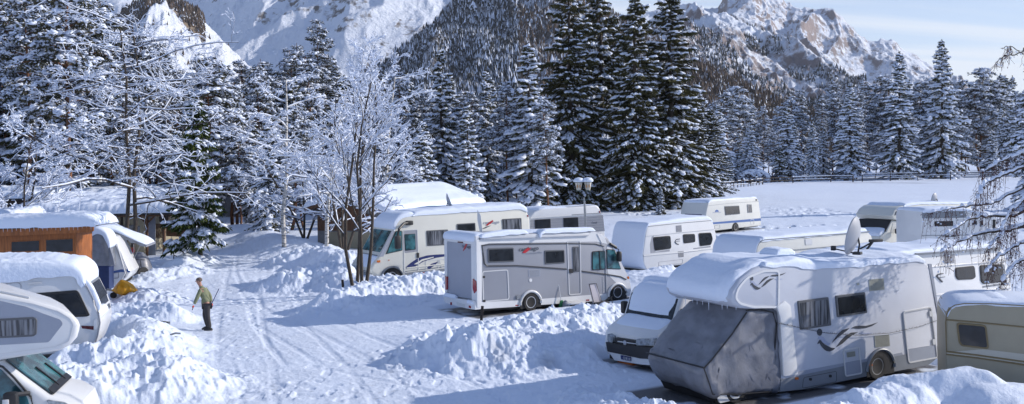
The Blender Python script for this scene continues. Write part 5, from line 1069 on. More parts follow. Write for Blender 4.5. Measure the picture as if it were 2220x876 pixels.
# ------------------------------------------------ 7 far alcove motorhome
V = Veh('motorhome', 'cream alcove motorhome with a black windscreen cover, farther back near the open field', 'motorhome', 1962, 573, 30, flat=(-1.5, 5, -.3, 2.4, 0.03, .1)); V7 = V
V.prism('body', [(2110, 560), (2106, 440), (1985, 442), (1968, 444), (1950, 448), (1940, 456), (1933, 468), (1937, 476), (1950, 478), (1960, 480), (1963, 500), (1963, 566)], 0, 2.25, M['cream'], .06, 3)
V.prism('cab', [(1962, 566), (1960, 478), (1938, 478), (1925, 503), (1912, 514), (1908, 530), (1910, 566)], .1, 2.15, M['cream'], .08, 3, py=0)
V.patch('windscreen_cover', (1925, 503), (1938, 478), .15, 2.1, .0, 1.0, M['black'], .03); V.panel('door_glass', [(1936, 482), (1951, 481), (1954, 502), (1931, 504)], M['ivory'], .015, .05, y=.1); V.line('door_line', [(1950, 477), (1954, 490), (1955, 512)], M['dtrim'], .03, .07)
V.window([(1942, 458), (1957, 452), (1954, 464), (1939, 467)], 'glass', r=.03, name='alcove_window'); V.window([(1971, 472), (1989, 471), (1989.5, 484.5), (1972, 486)])
for i in range(3): V.panel('stripe_mark', [(1972 + i * 4, 504), (1978 + i * 4, 495), (1980 + i * 4, 495), (1974 + i * 4, 504)], M['logogrey'], .01, 0)
V.panel('stripe_mark', [(1986, 495), (1988, 495), (1989, 501), (1994, 494), (1996, 494), (1989, 504)], M['logogrey'], .01, 0)
x_, z_ = V.S(1942, 502); MB().box(x_ - .12, x_ + .16, -.25, -.02, z_ - .1, z_ + .15, .04).build('mirror', M['black'], V.root)
V.shell('snow_load', [(1934, 469), (1940, 455), (1950, 447), (1965, 443)], [.05, .1, .12, .1], 0.3, 2.3, 0, 51, .3); V.shell('snow_load', [(1960, 445), (1990, 441), (2105, 439)], .10, 0, 2.25, .02, 52, .5); V.shell('snow_load', [(1908, 518), (1913, 511), (1926, 501)], .25, .2, 1.7, 0, 53, .5)
dish_obj('satellite_dish', 'small grey satellite dish on the roof of the far alcove motorhome', V.loc(V.S(2028, 441, .4)[0], .5, V.S(2028, 441, .4)[1] - .08), .62, R_(131), R_(10), mount=.32)
# ------------------------------------------------ 8 white camper with grey band
V = Veh('caravan', 'white camper with a grey upper band and slit window, behind the hanging birch twigs', 'caravan', 2000, 600, 8, flat=(-.2, 4.2, -.2, 2.4, 0.03, .1)); V8 = V
V.prism('body', [(1999, 590), (1997, 470), (2000, 459), (2092, 456), (2160, 470), (2163, 590)], 0, 2.2, M['white'], .06, 3)
V.panel('grey_band', [(1999, 458), (2092, 456), (2094, 472), (1999, 474)], M['silver_d'], .01, .05); V.window([(2026, 480), (2066, 479), (2066, 490), (2026, 491)], 'glass', 'black', .03, .04); V.window([(2107, 479), (2118, 478), (2118, 488), (2107, 488)]); V.window([(2125, 478), (2131, 478), (2131, 492), (2125, 492)])
V.line('rail', [(1999, 511), (2160, 509)], M['silver_d'], .015); V.panel('rear_trim', [(2152, 476), (2158, 476), (2158, 502), (2152, 502)], M['black'], .02, .02); V.panel('vent', [(2050, 511), (2073, 510), (2073, 513), (2050, 514)], M['black'], .01, 0)
V.shell('snow_load', [(1999, 458), (2092, 455), (2160, 469)], .14, 0, 2.2, .03, 55, .5)
# ------------------------------------------------ 9 caravan with two large windows right
V = Veh('caravan', 'white caravan with a dark awning rail and two black windows, right of the big motorhome', 'caravan', 2100, 703, 33, flat=(-3.5, 3.4, -.3, 2.4, 0.03, .1)); V9 = V
V.prism('body', [(1940, 740), (1940, 556), (1982, 549), (2100, 541), (2166, 536), (2175, 542), (2181, 562), (2186, 588), (2192, 612), (2194, 630), (2192, 672)], 0, 2.3, M['white'], .05, 3)
V.window([(2070, 580), (2111.5, 576), (2114.5, 601), (2108, 605.5), (2076, 607), (2071, 600)], 'glass', 'black', .04, .1); V.window([(2123, 575), (2170, 572.5), (2175, 611), (2131, 616), (2126, 610)], 'glass', 'black', .05, .1)
V.panel('window_surround', [(2171, 572), (2177, 574), (2183, 617), (2130, 624), (2130, 620), (2172, 614)], M['silver_d'], .006, 0)
V.line('rail', [(2000, 580), (2100, 572), (2182, 565.7)], M['trim'], .025); V.line('rail', [(2012, 641), (2100, 633), (2191, 624)], M['trim'], .028)
V.vent([(2057, 634), (2074, 632), (2075.5, 650), (2061, 652)], 'silver', n=7); V.vent([(2046, 552), (2068, 551), (2069, 570), (2047, 571)], 'silver', n=7)
V.line('emblem', [(2030, 598), (2033, 595), (2044, 593)], M['logogrey'], .02); V.line('emblem', [(2030, 598), (2034, 603), (2042, 611)], M['logogrey'], .03); V.line('emblem', [(2032, 603), (2040, 601), (2048, 600)], M['silver_d'], .015)
x_, z_ = V.S(2145, 636.5); text_mesh('lettering', 'Classic Selection', .09, M['logogrey'], V.root, (x_, -.01, z_), 'front', shear=.3, width=V.S(2173, 633)[0] - x_)
V.prism('awning_box', [(1981, 549), (2170, 535), (2170, 540), (1981, 553)], -.10, .06, M['silver_d'], .01, py=0)
V.shell('snow_load', [(1940, 556), (1982, 549), (2100, 541), (2166, 536)], .17, -.03, 2.3, .0, 57, .5)
# ------------------------------------------------ 10 beige caravan at the right edge
D10 = 22.6; p10 = at_y(2052, 700, D10); V = Veh('caravan', 'old beige caravan with brown trim lines at the right edge of the picture', 'caravan', 0, 0, -18, origin=(p10.x, D10, -0.15)); V10 = V
V.prism('body', [(2052, 860), (2050, 740), (2050, 700), (2052, 681), (2058, 669), (2070, 661.5), (2090, 658), (2149, 658.5), (2240, 664), (2560, 690), (2570, 960), (2300, 900)], 0, 2.1, M['beige'], .05, 3)
V.band('pale_band', [(2052, 767), (2130, 776), (2240, 791), (2560, 832)], [(2053, 764), (2130, 757), (2240, 770), (2560, 806)], M['beige_l'], .006)
V.line('trim_line', [(2051, 693), (2120, 699), (2240, 711), (2560, 742)], M['brownline'], .018); V.line('trim_line', [(2051, 762), (2120, 770), (2240, 787), (2560, 828)], M['brownline'], .022); V.line('trim_line', [(2051, 768), (2120, 776), (2240, 794), (2560, 836)], M['brownline'], .02)
V.line('trim_line', [(2052, 760), (2050, 700), (2052, 681), (2058, 669), (2070, 661.5), (2090, 658), (2149, 658.5), (2240, 664)], M['brownline'], .012)
V.window([(2073, 699), (2138, 704.5), (2144, 757), (2084, 750), (2078, 742)], 'glass', 'brownline', .035, .08); V.window([(2300, 722), (2380, 730), (2386, 788), (2304, 778)], 'glass', 'brownline', .035, .08)
V.shell('snow_load', [(2051, 686), (2057, 670), (2070, 660), (2090, 656.5), (2149, 657.5), (2240, 663), (2560, 689)], [.02, .03, .04, .05, .06, .07, .08], .0, 2.1, .0, 61, .8, tap=(.3, .3))
V.shell('snow_load', [(2115, 657), (2150, 657), (2200, 659)], .14, .3, 1.5, 0, 62, .4, tap=(.6, .4))
# ------------------------------------------------ 11 white van with black bumper behind the cover
V = Veh('camper_van', 'white van with a snow-covered windscreen and black bumper, tucked beside the grey-covered cab', 'van', 1428, 803, 36, flat=(-.3, 5.2, -.2, 2.2, -.03, .8)); V11 = V
V.prism('body', [(1424, 791), (1419, 775), (1422, 752), (1423, 738), (1430, 726), (1464, 697), (1478, 648), (1486, 636), (1510, 624), (1640, 600), (1660, 740), (1600, 760)], 0, 2.05, M['white'], .12, 3)
V.patch('windscreen', (1464, 697), (1478, 648), .12, 1.93, .0, .98, M['glass'], .004); V.shell('snow_load', [(1463, 696), (1471, 672), (1478, 648), (1486, 635), (1515, 622)], [.10, .13, .14, .14, .14], .1, 1.95, 0, 63, .3, tap=(.08, .3), fine=.2)
V.shell('snow_load', [(1428, 727), (1445, 712), (1462, 698)], .11, .12, 1.9, 0, 64, .4, tap=(.3, .05), fine=.3); V.shell('snow_load', [(1505, 625), (1640, 600)], .16, 0, 2.05, 0, 65, .4)
xf = V.S(1421, 752)[0] - .02
bq = EP(V, 'bumper', [(1320, 740), (1360, 747), (1425, 752), (1424, 778), (1395, 776), (1324, 761)], xf, M['black'], .12, .03)
EP(V, 'lower_bumper', [(1325, 761), (1395, 776), (1424, 778), (1420, 791), (1395, 789), (1338, 780)], xf, M['white'], .10, .03)
EP(V, 'grille', [(1336, 731), (1382, 738), (1380, 749), (1337, 744)], xf, M['black'], .06, .03); EP(V, 'badge', [(1353, 737.5), (1359, 738.5), (1359, 748), (1353, 747)], xf - .05, M['alloy'], .03, .04); EP(V, 'grille_bar', [(1340, 739), (1379, 744.5), (1379, 746), (1340, 741)], xf - .05, M['white'], .02, 0)
EP(V, 'headlight', [(1384, 734), (1422, 733), (1424, 748), (1384, 748)], xf, M['headlight'], .09, .05); EP(V, 'headlight', [(1322, 722), (1333, 728), (1334, 743), (1322, 739)], xf, M['headlight'], .09, .05)
pl = EP(V, 'number_plate', [(1347, 770), (1368, 774), (1368, 782.5), (1348, 778.5)], xf - .11, M['navy'], .03, 0); y_, z_ = V.E(1351, 778, xf - .14); text_mesh('lettering', 'CJ 581 EX', .09, M['plate'], pl, (xf - .145, y_, z_), 'left', width=.30)
EP(V, 'fog_light', [(1409, 766), (1413, 766), (1413, 771), (1409, 771)], xf - .11, M['headlight'], .03, .02)
x_, z_ = V.S(1477, 686); MB().box(x_ - .1, x_ + .1, -.22, -.02, z_ - .15, z_ + .22, .05).build('mirror', M['black'], V.root); y_, z_ = V.E(1357, 668, x_); MB().box(x_ - .1, x_ + .1, y_ - .02, y_ + .14, z_ - .15, z_ + .2, .05).build('mirror', M['black'], V.root)
V.prism('chassis', [(1424, 785), (1600, 750), (1600, 770), (1424, 800)], .2, 1.85, M['black'], 0, py=0); V.wheel(1490, 775, .33, .22, 0, rim='steel', spokes=5)
p = V.loc(xf + .22, 1.25, .0); bx = MB().box(-.15, .15, -.3, .3, 0, .24, .02).build('crate', M['amber'], None); bx.location = (p.x, p.y, p.z - .02); bx.rotation_euler = (0, 0, V.yaw); tag(bx, 'orange wooden block lying under the bumper of the white van', 'block')
# ------------------------------------------------ 12 caravan in the left foreground
V = Veh('caravan', 'white caravan with a thick rounded snow load, behind the nearest alcove at the left edge', 'caravan', 200, 792, 14, flat=(-5.5, 0.6, -.1, 2.4, .03, .1)); V12 = V
V.prism('body', [(-230, 795), (-230, 616), (0, 603), (100, 594), (158, 592), (176, 600), (190, 622), (203, 648), (214, 676), (218, 700), (214, 725), (204, 750), (196, 762), (173, 763), (63, 774)], 0, 2.25, M['white'], .07, 3)
V.window([(40, 638), (166, 629), (172, 634), (195, 683), (190, 686), (30, 694)], 'glass', 'black', .07, .05)
V.ring('hatch', [(-40, 622), (38, 612), (46, 616), (46, 628), (-40, 640)], M['silver'], .012, .012, .05); V.line('handle', [(62, 616), (75, 613.5), (90, 613)], M['trim'], .022, -.04)
V.line('edge_trim', [(176, 603), (190, 624), (203, 650), (214, 680), (217, 700), (212, 728), (201, 758)], M['silver'], .022, -.008)
V.panel('marker_strip', [(176, 706), (203, 707), (203, 715), (178, 712)], M['darkred'], .012, .01); V.panel('handle', [(204, 693), (211, 692), (211, 714), (204, 714)], M['white'], .05, .03)
V.line('base_line', [(-200, 789), (63, 773), (173, 762.5), (196, 761)], M['dtrim'], .02)
V.patch('front_window', (176, 600), (203, 650), .25, 2.05, .25, 1.15, M['glass'], .03); V.patch('front_window', (203, 652), (216, 690), .3, 2.0, .15, .95, M['glass'], .03)
V.patch('front_shade', (158, 592), (190, 622), .25, 2.05, .5, 1.0, M['silver_d'], .035)
V.line('front_rail', [(182, 608), (204, 652), (214, 684)], M['trim'], .03, .18); V.panel('side_lamp', [(205, 700), (209, 700), (209, 706), (205, 706)], M['red'], .02, 0)
V.shell('snow_load', [(-230, 616), (0, 603), (100, 594), (156, 592), (176, 600), (188, 618)], [.55, .52, .44, .32, .18, .05], 0, 2.25, .05, 71, .12, tap=(.3, .25), fine=.55, sub=.06, drip=.10)
V.shell('snow_load', [(178, 604), (190, 624), (202, 648), (212, 676)], .10, .02, .2, .0, 72, .6, tap=(.1, .2), sub=.04); V.shell('snow_load', [(203, 668), (216, 692)], .16, .1, .9, 0, 73, .6, sub=.05)
V.shell('snow_load', [(190, 624), (216, 688)], .10, 1.95, 2.25, 0, 74, .7, sub=.05)
V.prism('chassis', [(-200, 785), (190, 760), (190, 775), (-200, 800)], .2, 2.1, M['black'], 0, py=0); V.wheel(-40, 800, .33, .2, 0, rim='steel', spokes=5)
# drawbar of the same caravan
x_, z_ = V.S(216, 760); o = MB().tube([(x_ - .3, .3, .42), (x_ + 1.55, 1.05, .44)], .04, 6).tube([(x_ - .3, 1.9, .42), (x_ + 1.55, 1.15, .44)], .04, 6).box(x_ + 1.45, x_ + 2.0, 1.02, 1.18, .38, .50, .02).tube([(x_ + 1.6, 1.1, .5), (x_ + 1.95, 1.1, .60), (x_ + 2.1, 1.1, .58)], .03, 6).build('drawbar', M['steel'], V.root)
# ------------------------------------------------ 13 nearest alcove motorhome, bottom left
V = Veh('motorhome', 'nearest white motorhome cut by the left edge, with a grey alcove panel and slit window', 'motorhome', 100, 966, 12, flat=(-5, 1.6, -.3, 2.3, .0, .5)); V13 = V
V.prism('body', [(-300, 1000), (-300, 620), (-100, 624), (0, 637), (63, 650), (126, 668), (156, 684), (168, 696), (172, 706), (170, 718), (166, 732), (150, 750), (126, 762), (60, 772), (0, 782), (-30, 786), (-34, 1000)], 0, 1.95, M['white'], .10, 4)
bo_ = V.root.children[0]; xn_ = V.S(172, 706)[0]
for v in bo_.data.vertices:
    if v.co.y > .01: v.co.x -= .62 * (v.co.y / 1.95) ** 1.5 * min(1, max(0, (v.co.x - xn_ + 2.6) / 1.6))
V.panel('grey_panel', [(-200, 644), (0, 652), (57, 665), (94, 680), (131, 693), (137, 702), (106, 742), (0, 748), (-200, 760)], M['bluegrey'], .008, .05)
w_ = V.window([(-60, 694), (74, 687), (81, 692), (80, 724), (73, 729), (-60, 736)], 'glass2', 'frame', .04, .06)
V.ring('alcove_moulding', [(-200, 630), (0, 646), (70, 658), (128, 675), (152, 690), (160, 703), (150, 740), (120, 752), (0, 768), (-200, 790)], M['trim'], .012, .006, .05)
V.line('roof_rail', [(-100, 622), (0, 634), (60, 647)], M['trim'], .03, .12)
V.prism('cab', [(-34, 1000), (-34, 782), (2, 784), (55, 824), (104, 860), (138, 868), (166, 884), (178, 915), (180, 985)], .12, 2.1, M['white'], .12, 4)
V.patch('windscreen', (2, 784), (104, 860), .3, 1.92, .02, .97, M['teal'], .022)
V.patch('scuttle', (2, 784), (104, 860), .3, 1.92, .90, 1.04, M['black'], .035); V.patch('wiper', (2, 784), (104, 860), .9, .96, .45, .98, M['black'], .05); V.patch('wiper', (2, 784), (104, 860), 1.5, 1.56, .5, .98, M['black'], .05)
V.panel('side_window', [(-40, 790), (2, 800), (24, 822), (60, 862), (66, 885), (-40, 885)], M['teal'], .03, .05, y=.12); V.line('window_rubber', [(-40, 787), (3, 797), (27, 820), (64, 862), (70, 886)], M['black'], .025, .08)
V.panel('headlight', [(100, 866), (140, 872), (160, 884), (150, 895), (108, 880)], M['headlight'], .02, .05, y=.12)
x_, z_ = V.S(30, 862); MB().box(x_ - .12, x_ + .14, -.36, -.12, z_ - .3, z_ + .16, .05).tube([(x_ + .1, -.2, z_ + .1), (x_ + .25, .1, z_ + .05)], .05).build('mirror', M['black'], V.root); x_, z_ = V.S(24, 868); MB().box(x_ - .06, x_ + .06, -.385, -.36, z_ - .15, z_ + .10, .01).build('mirror_lamp', M['trim'], V.root)
V.wheel(120, 940, .33, .22, .1)
# ================================================================== BUILDINGS
# lodge with porch
V = Veh('lodge', 'long low lodge with a beige wall, brown porch posts and a thick snow-covered roof', 'building', 200, 562, 0); L = V
V.prism('wall', [(40, 570), (40, 455), (313, 455), (313, 572)], 1.6, 8.0, M['plaster'], 0, py=1.6); V.panel('wall_corner', [(298, 465), (313, 465), (313, 570), (298, 570)], M['plaster'], .05, 0, y=1.6)
V.window([(256, 488), (306, 487), (306, 510), (256, 511)], 'glass2', 'frame', .06, .02, y=1.58); V.panel('wall_post', [(226, 462), (232, 462), (232, 500), (226, 500)], M['darkwood'], .06, 0, y=1.58); V.panel('wall_post', [(262, 462), (266, 462), (266, 490), (262, 490)], M['darkwood'], .06, 0, y=1.58)
rf = V.prism('roof', [(48, 471), (48, 465.5), (376, 459.5), (376, 465)], 0, 8.2, M['fascia'], 0, py=0); V.prism('gutter', [(48, 466), (376, 460), (376, 463), (48, 469)], -.12, 0, M['fascia'], .02, py=0, parent=rf)
V.prism('roof_beam', [(60, 470), (370, 465), (370, 469), (60, 474)], .3, .45, M['brownwood'], 0, py=.3)
x0, z0 = V.S(20, 466); x1, z1 = V.S(378, 460); yy = 8.3
# snow blanket: profile runs along the eave, thickness carries the slope away
def blanket(name, parent, x0, x1, y0, y1, z0, slope, th, seed, nx=120, ny=50, sideround=.35):
    u = np.linspace(0, 1, nx); v = np.linspace(0, 1, ny) ** 1.4; U, Vv = np.meshgrid(u, v, indexing='ij'); X = x0 + (x1 - x0) * U; Y = y0 + (y1 - y0) * Vv
    ed = np.minimum(np.minimum(X - x0, x1 - X), np.minimum(Y - y0, y1 - Y)); e = np.sqrt(np.clip(1 - (1 - np.clip(ed / sideround, 0, 1)) ** 2, 0, 1))
    n = 1 + .25 * fbm(X / 1.4, Y / 1.4, 3, seed) + .12 * fbm(X / .35, Y / .35, 2, seed + 2); top = z0 + slope * (Y - y0) + th * e * n
    frill = .06 * fbm(X / .3, Y * 0, 2, seed + 4); Yt = Y - (Vv < .12) * frill - 0.16 * np.sin(np.clip(Vv / 0.08, 0, 1) * math.pi) * 0
    bot = z0 + slope * (Y - y0) - .02 + 0 * X; N_ = nx * ny; V_ = np.concatenate([np.stack([X, Yt, top], -1).reshape(-1, 3), np.stack([X, Yt, bot], -1).reshape(-1, 3)])
    i, j = np.meshgrid(np.arange(nx - 1), np.arange(ny - 1), indexing='ij'); f = np.stack([i * ny + j, (i + 1) * ny + j, (i + 1) * ny + j + 1, i * ny + j + 1], -1).reshape(-1, 4); F = [f, f[:, ::-1] + N_]
    a = np.arange(nx - 1) * ny; F.append(np.stack([a, a + N_, a + ny + N_, a + ny], -1)); b = np.arange(ny - 1); F.append(np.stack([b, b + 1, b + 1 + N_, b + N_], -1)); b = b + (nx - 1) * ny; F.append(np.stack([b, b + N_, b + 1 + N_, b + 1], -1))
    return link(name, np_mesh(name, V_, np.concatenate(F)), M['snow'], parent, 180)
blanket('snow_load', V.root, x0, x1, -.35, 7.6, z0 - .0, .085, .62, 5, nx=220, sideround=.6)
for (a, b) in ((315, 319.5), (352, 357)): V.prism('porch_post', [(a, 570), (a, 463), (b, 463), (b, 570)], .25, .45, M['brownwood'], .02, 1, py=.25)
q = V.P([(305, 470), (317, 482), (317, 487), (300, 470)], .3); MB().prism(q, .3, .4).build('post_brace', M['brownwood'], V.root); q = V.P([(330, 470), (318, 482), (318, 487), (335, 470)], .3); MB().prism(q, .3, .4).build('post_brace', M['brownwood'], V.root); q = V.P([(345, 470), (366, 466), (366, 474), (356, 486), (346, 480)], .3); MB().prism(q, .25, .5).build('post_brace', M['darkwood'], V.root)
V.panel('porch_sheet', [(320, 466), (337, 466), (337, 527), (320, 527)], M['awnw'], .02, 0, y=.7); V.panel('porch_panel', [(319, 527), (338, 527), (338, 568), (319, 568)], M['silver_d'], .04, 0, y=.7); V.prism('porch_floor', [(296, 573), (360, 571), (362, 575), (296, 577)], -.3, 1.6, M['brownwood'], 0, py=0)
for i in range(6): V.prism('board', [(338 + i * 2.6, 516), (338 + i * 2.6, 485), (339.6 + i * 2.6, 485), (339.6 + i * 2.6, 516)], 3.0, 3.05, M['brownwood'], 0, py=3.0)
V.prism('wood_store', [(360, 512), (360, 490), (408, 491), (408, 514)], 3.2, 3.6, M['brownwood'], 0, py=3.2)
# roofs behind the lodge
def shed(label, u0, u1, vtop, vbot, D, depth, matw, h_th, seed, name='shed', wallv=None, dz=0, slope=.02):
    pL = at_y(u0, vbot, D); pR = at_y(u1, vbot, D); z = (pL.z + pR.z) / 2; r = empty(name, (pL.x, D, 0)); tag(r, label, 'building'); W_ = pR.x - pL.x
    zt = at_y((u0 + u1) / 2, vtop, D + depth * .6).z
    MB().box(0.25, W_ - .25, .3, depth - .2, 0, z - .12).build('wall', matw, r); MB().box(0.0, W_, 0, depth, z - .14, z, .02).build('roof', M['fascia'], r)
    blanket('snow_load', r, -.05, W_ + .05, -.08, depth, z, slope, max(.25, zt - z - slope * depth * .6), seed, sideround=.5); return r, W_, z
shed('low building with a broad sunlit snow roof directly behind the lodge', 112, 380, 404, 424, 76, 9, M['redwall'], .6, 7)
r, W_, z = shed('long red-brown shed with a thin snow roof at the far left', 14, 200, 386, 400, 90, 6, M['redwall'], .5, 9); MB().box(.3, W_ - .3, -.04, 0, z - .38, z - .15).build('fascia_strip', M['navy'], r)
shed('rounded snowy roof below the left-hand lantern', -30, 104, 401, 424, 72, 5, M['darkwood'], .5, 11)
shed('small low snowy roof at the left edge in front of the rounded one', -40, 78, 414, 430, 66, 3, M['darkwood'], .5, 13)
shed('snow-laden roof at the left edge beside the lodge', -40, 14, 452, 492, 54, 5, M['darkwood'], .5, 15)
r, W_, z = shed('open carport with a pale side wall at the far end of the road', 479, 540, 392, 402, 100, 6, M['greywall'], .5, 17); MB().box(W_ * .55, W_ * .95, -.02, .28, 0.4, z - .2).build('dark_door', M['fascia'], r)
# orange timber cabin
V = Veh('cabin', 'orange-stained timber cabin with two dark windows and a thick snow roof at the left', 'building', 0, 0, 0, origin=(at_y(165, 560, 38.5).x, 38.5, 0)); C_ = V
V.prism('wall', [(-60, 640), (-60, 505), (166, 497), (166, 640)], 0, 1.45, M['orangewood'], .01, 1); V.window([(24, 523), (87, 520), (87, 545), (24, 548)], 'glass', 'orangewood', .03, 0, t=.02); V.window([(99, 519), (160, 516), (160, 546), (99, 549)], 'glass', 'orangewood', .03, 0, t=.02)
V.prism('fascia_board', [(-60, 500), (203, 490), (202, 501), (196, 504), (-60, 515)], -.35, -.28, M['orangewood'], 0, py=-.35); rf = V.prism('roof', [(-70, 500), (-70, 496), (206, 487), (206, 490)], -.42, 1.7, M['darkwood'], 0, py=-.42)
x0, z0 = V.S(-70, 497, -.42); x1, z1 = V.S(217, 487.5, -.42)
V.shell('snow_load', [(-70, 496), (60, 491.5), (150, 489), (208, 487)], [.42, .46, .50, .40], -.45, 1.75, .04, 81, .15, tap=(.3, .45), fine=.5, sub=.07, drip=.05)
rg = random.Random(6); m = MB()
for i in range(26):
    x, z = V.S(-40 + i * 9.5, 499 - i * .34, -.4); m.tube([(x, -.42, z + .05), (x, -.42, z - rg.uniform(.03, .16))], .012, 4, .002)
m.build('icicles', M['snow_tree'], V.root)
# chalet with the sunlit roof
V = Veh('chalet', 'brown-gabled chalet with a wide sunlit snow roof behind the cream motorhome', 'building', 745, 545, -24); H_ = V
ap = V.S(745, 428); lf = V.S(660, 458); rt_ = V.S(842, 470); q = [(lf[0] + .4, 0), (lf[0] + .4, lf[1]), (ap[0], ap[1] - .1), (rt_[0] - .4, rt_[1] - .05), (rt_[0] - .4, 0)]
MB().prism(q, .8, 13, 0).build('wall', M['greywall'], V.root); V.panel('gable_cladding', [(690, 500), (690, 470), (745, 436), (815, 474), (815, 500)], M['brownwood'], .06, 0, y=.8); V.panel('lower_wall', [(706, 540), (706, 503), (812, 503), (812, 540)], M['plaster'], .05, 0, y=.8)
def slab(a, b, t): d = Vector((b[0] - a[0], b[1] - a[1])).normalized(); n = Vector((-d.y, d.x)) * t; return [a, b, (b[0] + n.x, b[1] + n.y), (a[0] + n.x, a[1] + n.y)]
rf = MB().prism(slab(lf, ap, .2), 0, 13.4).prism(slab(ap, rt_, .2), 0, 13.4).build('roof', M['brownwood'], V.root)
lf2 = (lf[0] - .1, lf[1] + .2); ap2 = (ap[0], ap[1] + .22); r2 = (rt_[0] + .3, rt_[1] + .12)
V.shell('snow_load', [lf2, ((lf2[0] + ap2[0]) / 2, (lf2[1] + ap2[1]) / 2), ap2, ((r2[0] + ap2[0]) / 2, (r2[1] + ap2[1]) / 2 + .03), r2], .50, 0, 13.4, .05, 83, .12, local=True, tap=(.4, .4), sub=.14, fine=.2)
# ================================================================== FENCES
def fence_run(r, pts, ph, step, rails, label=None, snowp=.3, lean=.04, seed=1, pr=.05, rr=.035):
    P = [gnd(u, v) for u, v in pts]; rg = random.Random(seed); tot = []
    for i in range(len(P) - 1):
        a, b = P[i], P[i + 1]; L_ = (b - a).length; n = max(1, int(L_ / step))
        for k in range(n): tot.append(a.lerp(b, k / n))
    tot.append(P[-1]); ps = []
    for p in tot:
        z = ground_at(p.x, p.y); p = Vector((p.x + rg.uniform(-.1, .1), p.y, z)); ps.append(p); h = ph * rg.uniform(.85, 1.12)
        f = MB().tube([p - Vector((0, 0, .2)), p + Vector((rg.uniform(-lean, lean), 0, h))], pr * rg.uniform(.8, 1.2), 6).build('post', M['darkwood'], r)
        if rg.random() < snowp: MB().lathe([(.001, h - .02), (.16, h), (.2, h + .10), (.13, h + .22), (.001, h + .26)], 10, 'z', p).build('snow_cap', M['snow'], f)
    for hgt in rails:
        m = MB(); s_ = MB()
        for i in range(len(ps) - 1):
            a = ps[i] + Vector((0, -.06, hgt * ph + rg.uniform(-.05, .05))); b = ps[i + 1] + Vector((0, -.06, hgt * ph + rg.uniform(-.05, .05))); m.tube([a, b], rr, 5)
            if rg.random() < .6: s_.tube([a + Vector((0, 0, rr + .02)), b + Vector((0, 0, rr + .02))], rr * .9, 5)
        rl = m.build('rail', M['darkwood'], r); s_.build('snow_strip', M['snow'], rl)
r = empty('fence'); tag(r, 'weathered picket fence with two rails at the left end of the open field', 'fence'); fence_run(r, [(1455, 428), (1530, 415), (1600, 407), (1652, 400)], 1.35, 2.1, (.35, .8), seed=2, snowp=.15, pr=.07, rr=.06)
r = empty('fence'); tag(r, 'dark rail fence with snow-capped posts along the far edge of the field', 'fence'); fence_run(r, [(1654, 399.5), (1720, 397), (1800, 395), (1850, 395)], 1.3, 4.5, (.45, .85), seed=3, snowp=.5, rr=.09, pr=.12)
r = empty('fence'); tag(r, 'dark three-rail fence under the big spruces behind the field', 'fence'); fence_run(r, [(1870, 394.2), (1990, 391.6), (2130, 389.5), (2240, 388)], 1.6, 5, (.35, .62, .9), seed=4, snowp=.2, rr=.06, pr=.10)
# snow-covered bush and hut
p = at_y(1632, 398, 201); r = empty('bush', (p.x, 201, 0)); tag(r, 'domed snow-covered bush at the corner of the field fence', 'bush'); S1, S2 = Soup(), Soup(); rn = np.random.default_rng(5)
c = rn.normal(0, 1, (500, 3)) * [2.4, 1.2, .45] + [0, 0, 1.0]; c[:, 2] = np.clip(c[:, 2], .2, 1.7); leaves(S1, c, rn.normal(0, 1, (500, 3)), np.full(500, .7), np.full(500, .22), rn); link('foliage', S1.mesh('foliage'), M['twig'], r)
k = 220; x = rn.uniform(-3, 3, k); c = np.c_[x, rn.uniform(-1.2, 1, k), 2.5 * np.sqrt(np.clip(1 - (x / 3.3) ** 2, 0, 1)) - 1.9 * rn.random(k) ** 2]; lumps(S2, c, rn.normal(0, 1, (k, 3)) * [1, 1, .1], np.full(k, .75), np.full(k, .6), np.full(k, .35), rn, .1); link('snow_load', S2.mesh('snow_load'), M['snow'], r, 180)
shed('tiny snow-roofed hut under the trees at the right end of the field', 2136, 2162, 349, 358, 215, 3, M['darkwood'], .5, 19, 'hut')
# ================================================================== STREET LAMPS
def lantern(parent, x, z, s=1.0, seed=0):
    b = MB().lathe([(.11 * s, z), (.20 * s, z + .44 * s)], 6, 'z', (x, 0, 0)).build('lantern', M['lampglass'], parent, 10)
    m = MB().lathe([(.13 * s, z - .04), (.13 * s, z + .01)], 6, 'z', (x, 0, 0)).lathe([(.21 * s, z + .43 * s), (.24 * s, z + .46 * s), (.10 * s, z + .60 * s), (.001, z + .62 * s)], 6, 'z', (x, 0, 0))
    for k in range(6):
        a = k * 6.28318 / 6; m.tube([(x + .115 * s * math.cos(a), .115 * s * math.sin(a), z), (x + .205 * s * math.cos(a), .205 * s * math.sin(a), z + .44 * s)], .010 * s, 4)
    m.build('lantern_frame', M['lampgreen'], b)
    o = MB()
    for dx in (-.09, .055): o.box(x + dx * s - .035 * s, x + dx * s + .035 * s, -.175 * s, -.165 * s, z + .16 * s, z + .30 * s, .0, None)
    o.build('ornament', M['lamporn'], b)
    MB().lathe([(.001, z + .44 * s), (.27 * s, z + .46 * s), (.29 * s, z + .54 * s), (.20 * s, z + .66 * s), (.001, z + .70 * s)], 14, 'z', (x, 0, 0)).build('snow_cap', M['snow'], b)
p = at_y(1270, 560, 46.5); r = empty('street_lamp', (p.x, 46.5, 0)); tag(r, 'double-headed street lamp with two cream lanterns beside the tall dark spruces', 'street lamp')
MB().tube([(0, 0, 0), (0, 0, 3.0)], .05, 8).tube([(0, 0, 3.0), (-.04, 0, 3.75)], .06, 8, .04).build('pole', M['steel'], r); MB().tube([(-.04, 0, 3.6), (-.28, 0, 3.66), (-.30, 0, 3.86)], .03, 6).tube([(-.04, 0, 3.6), (.16, 0, 3.66), (.16, 0, 3.86)], .03, 6).build('arm', M['lampgreen'], r); zt = at_y(1265, 413, 46.5).z
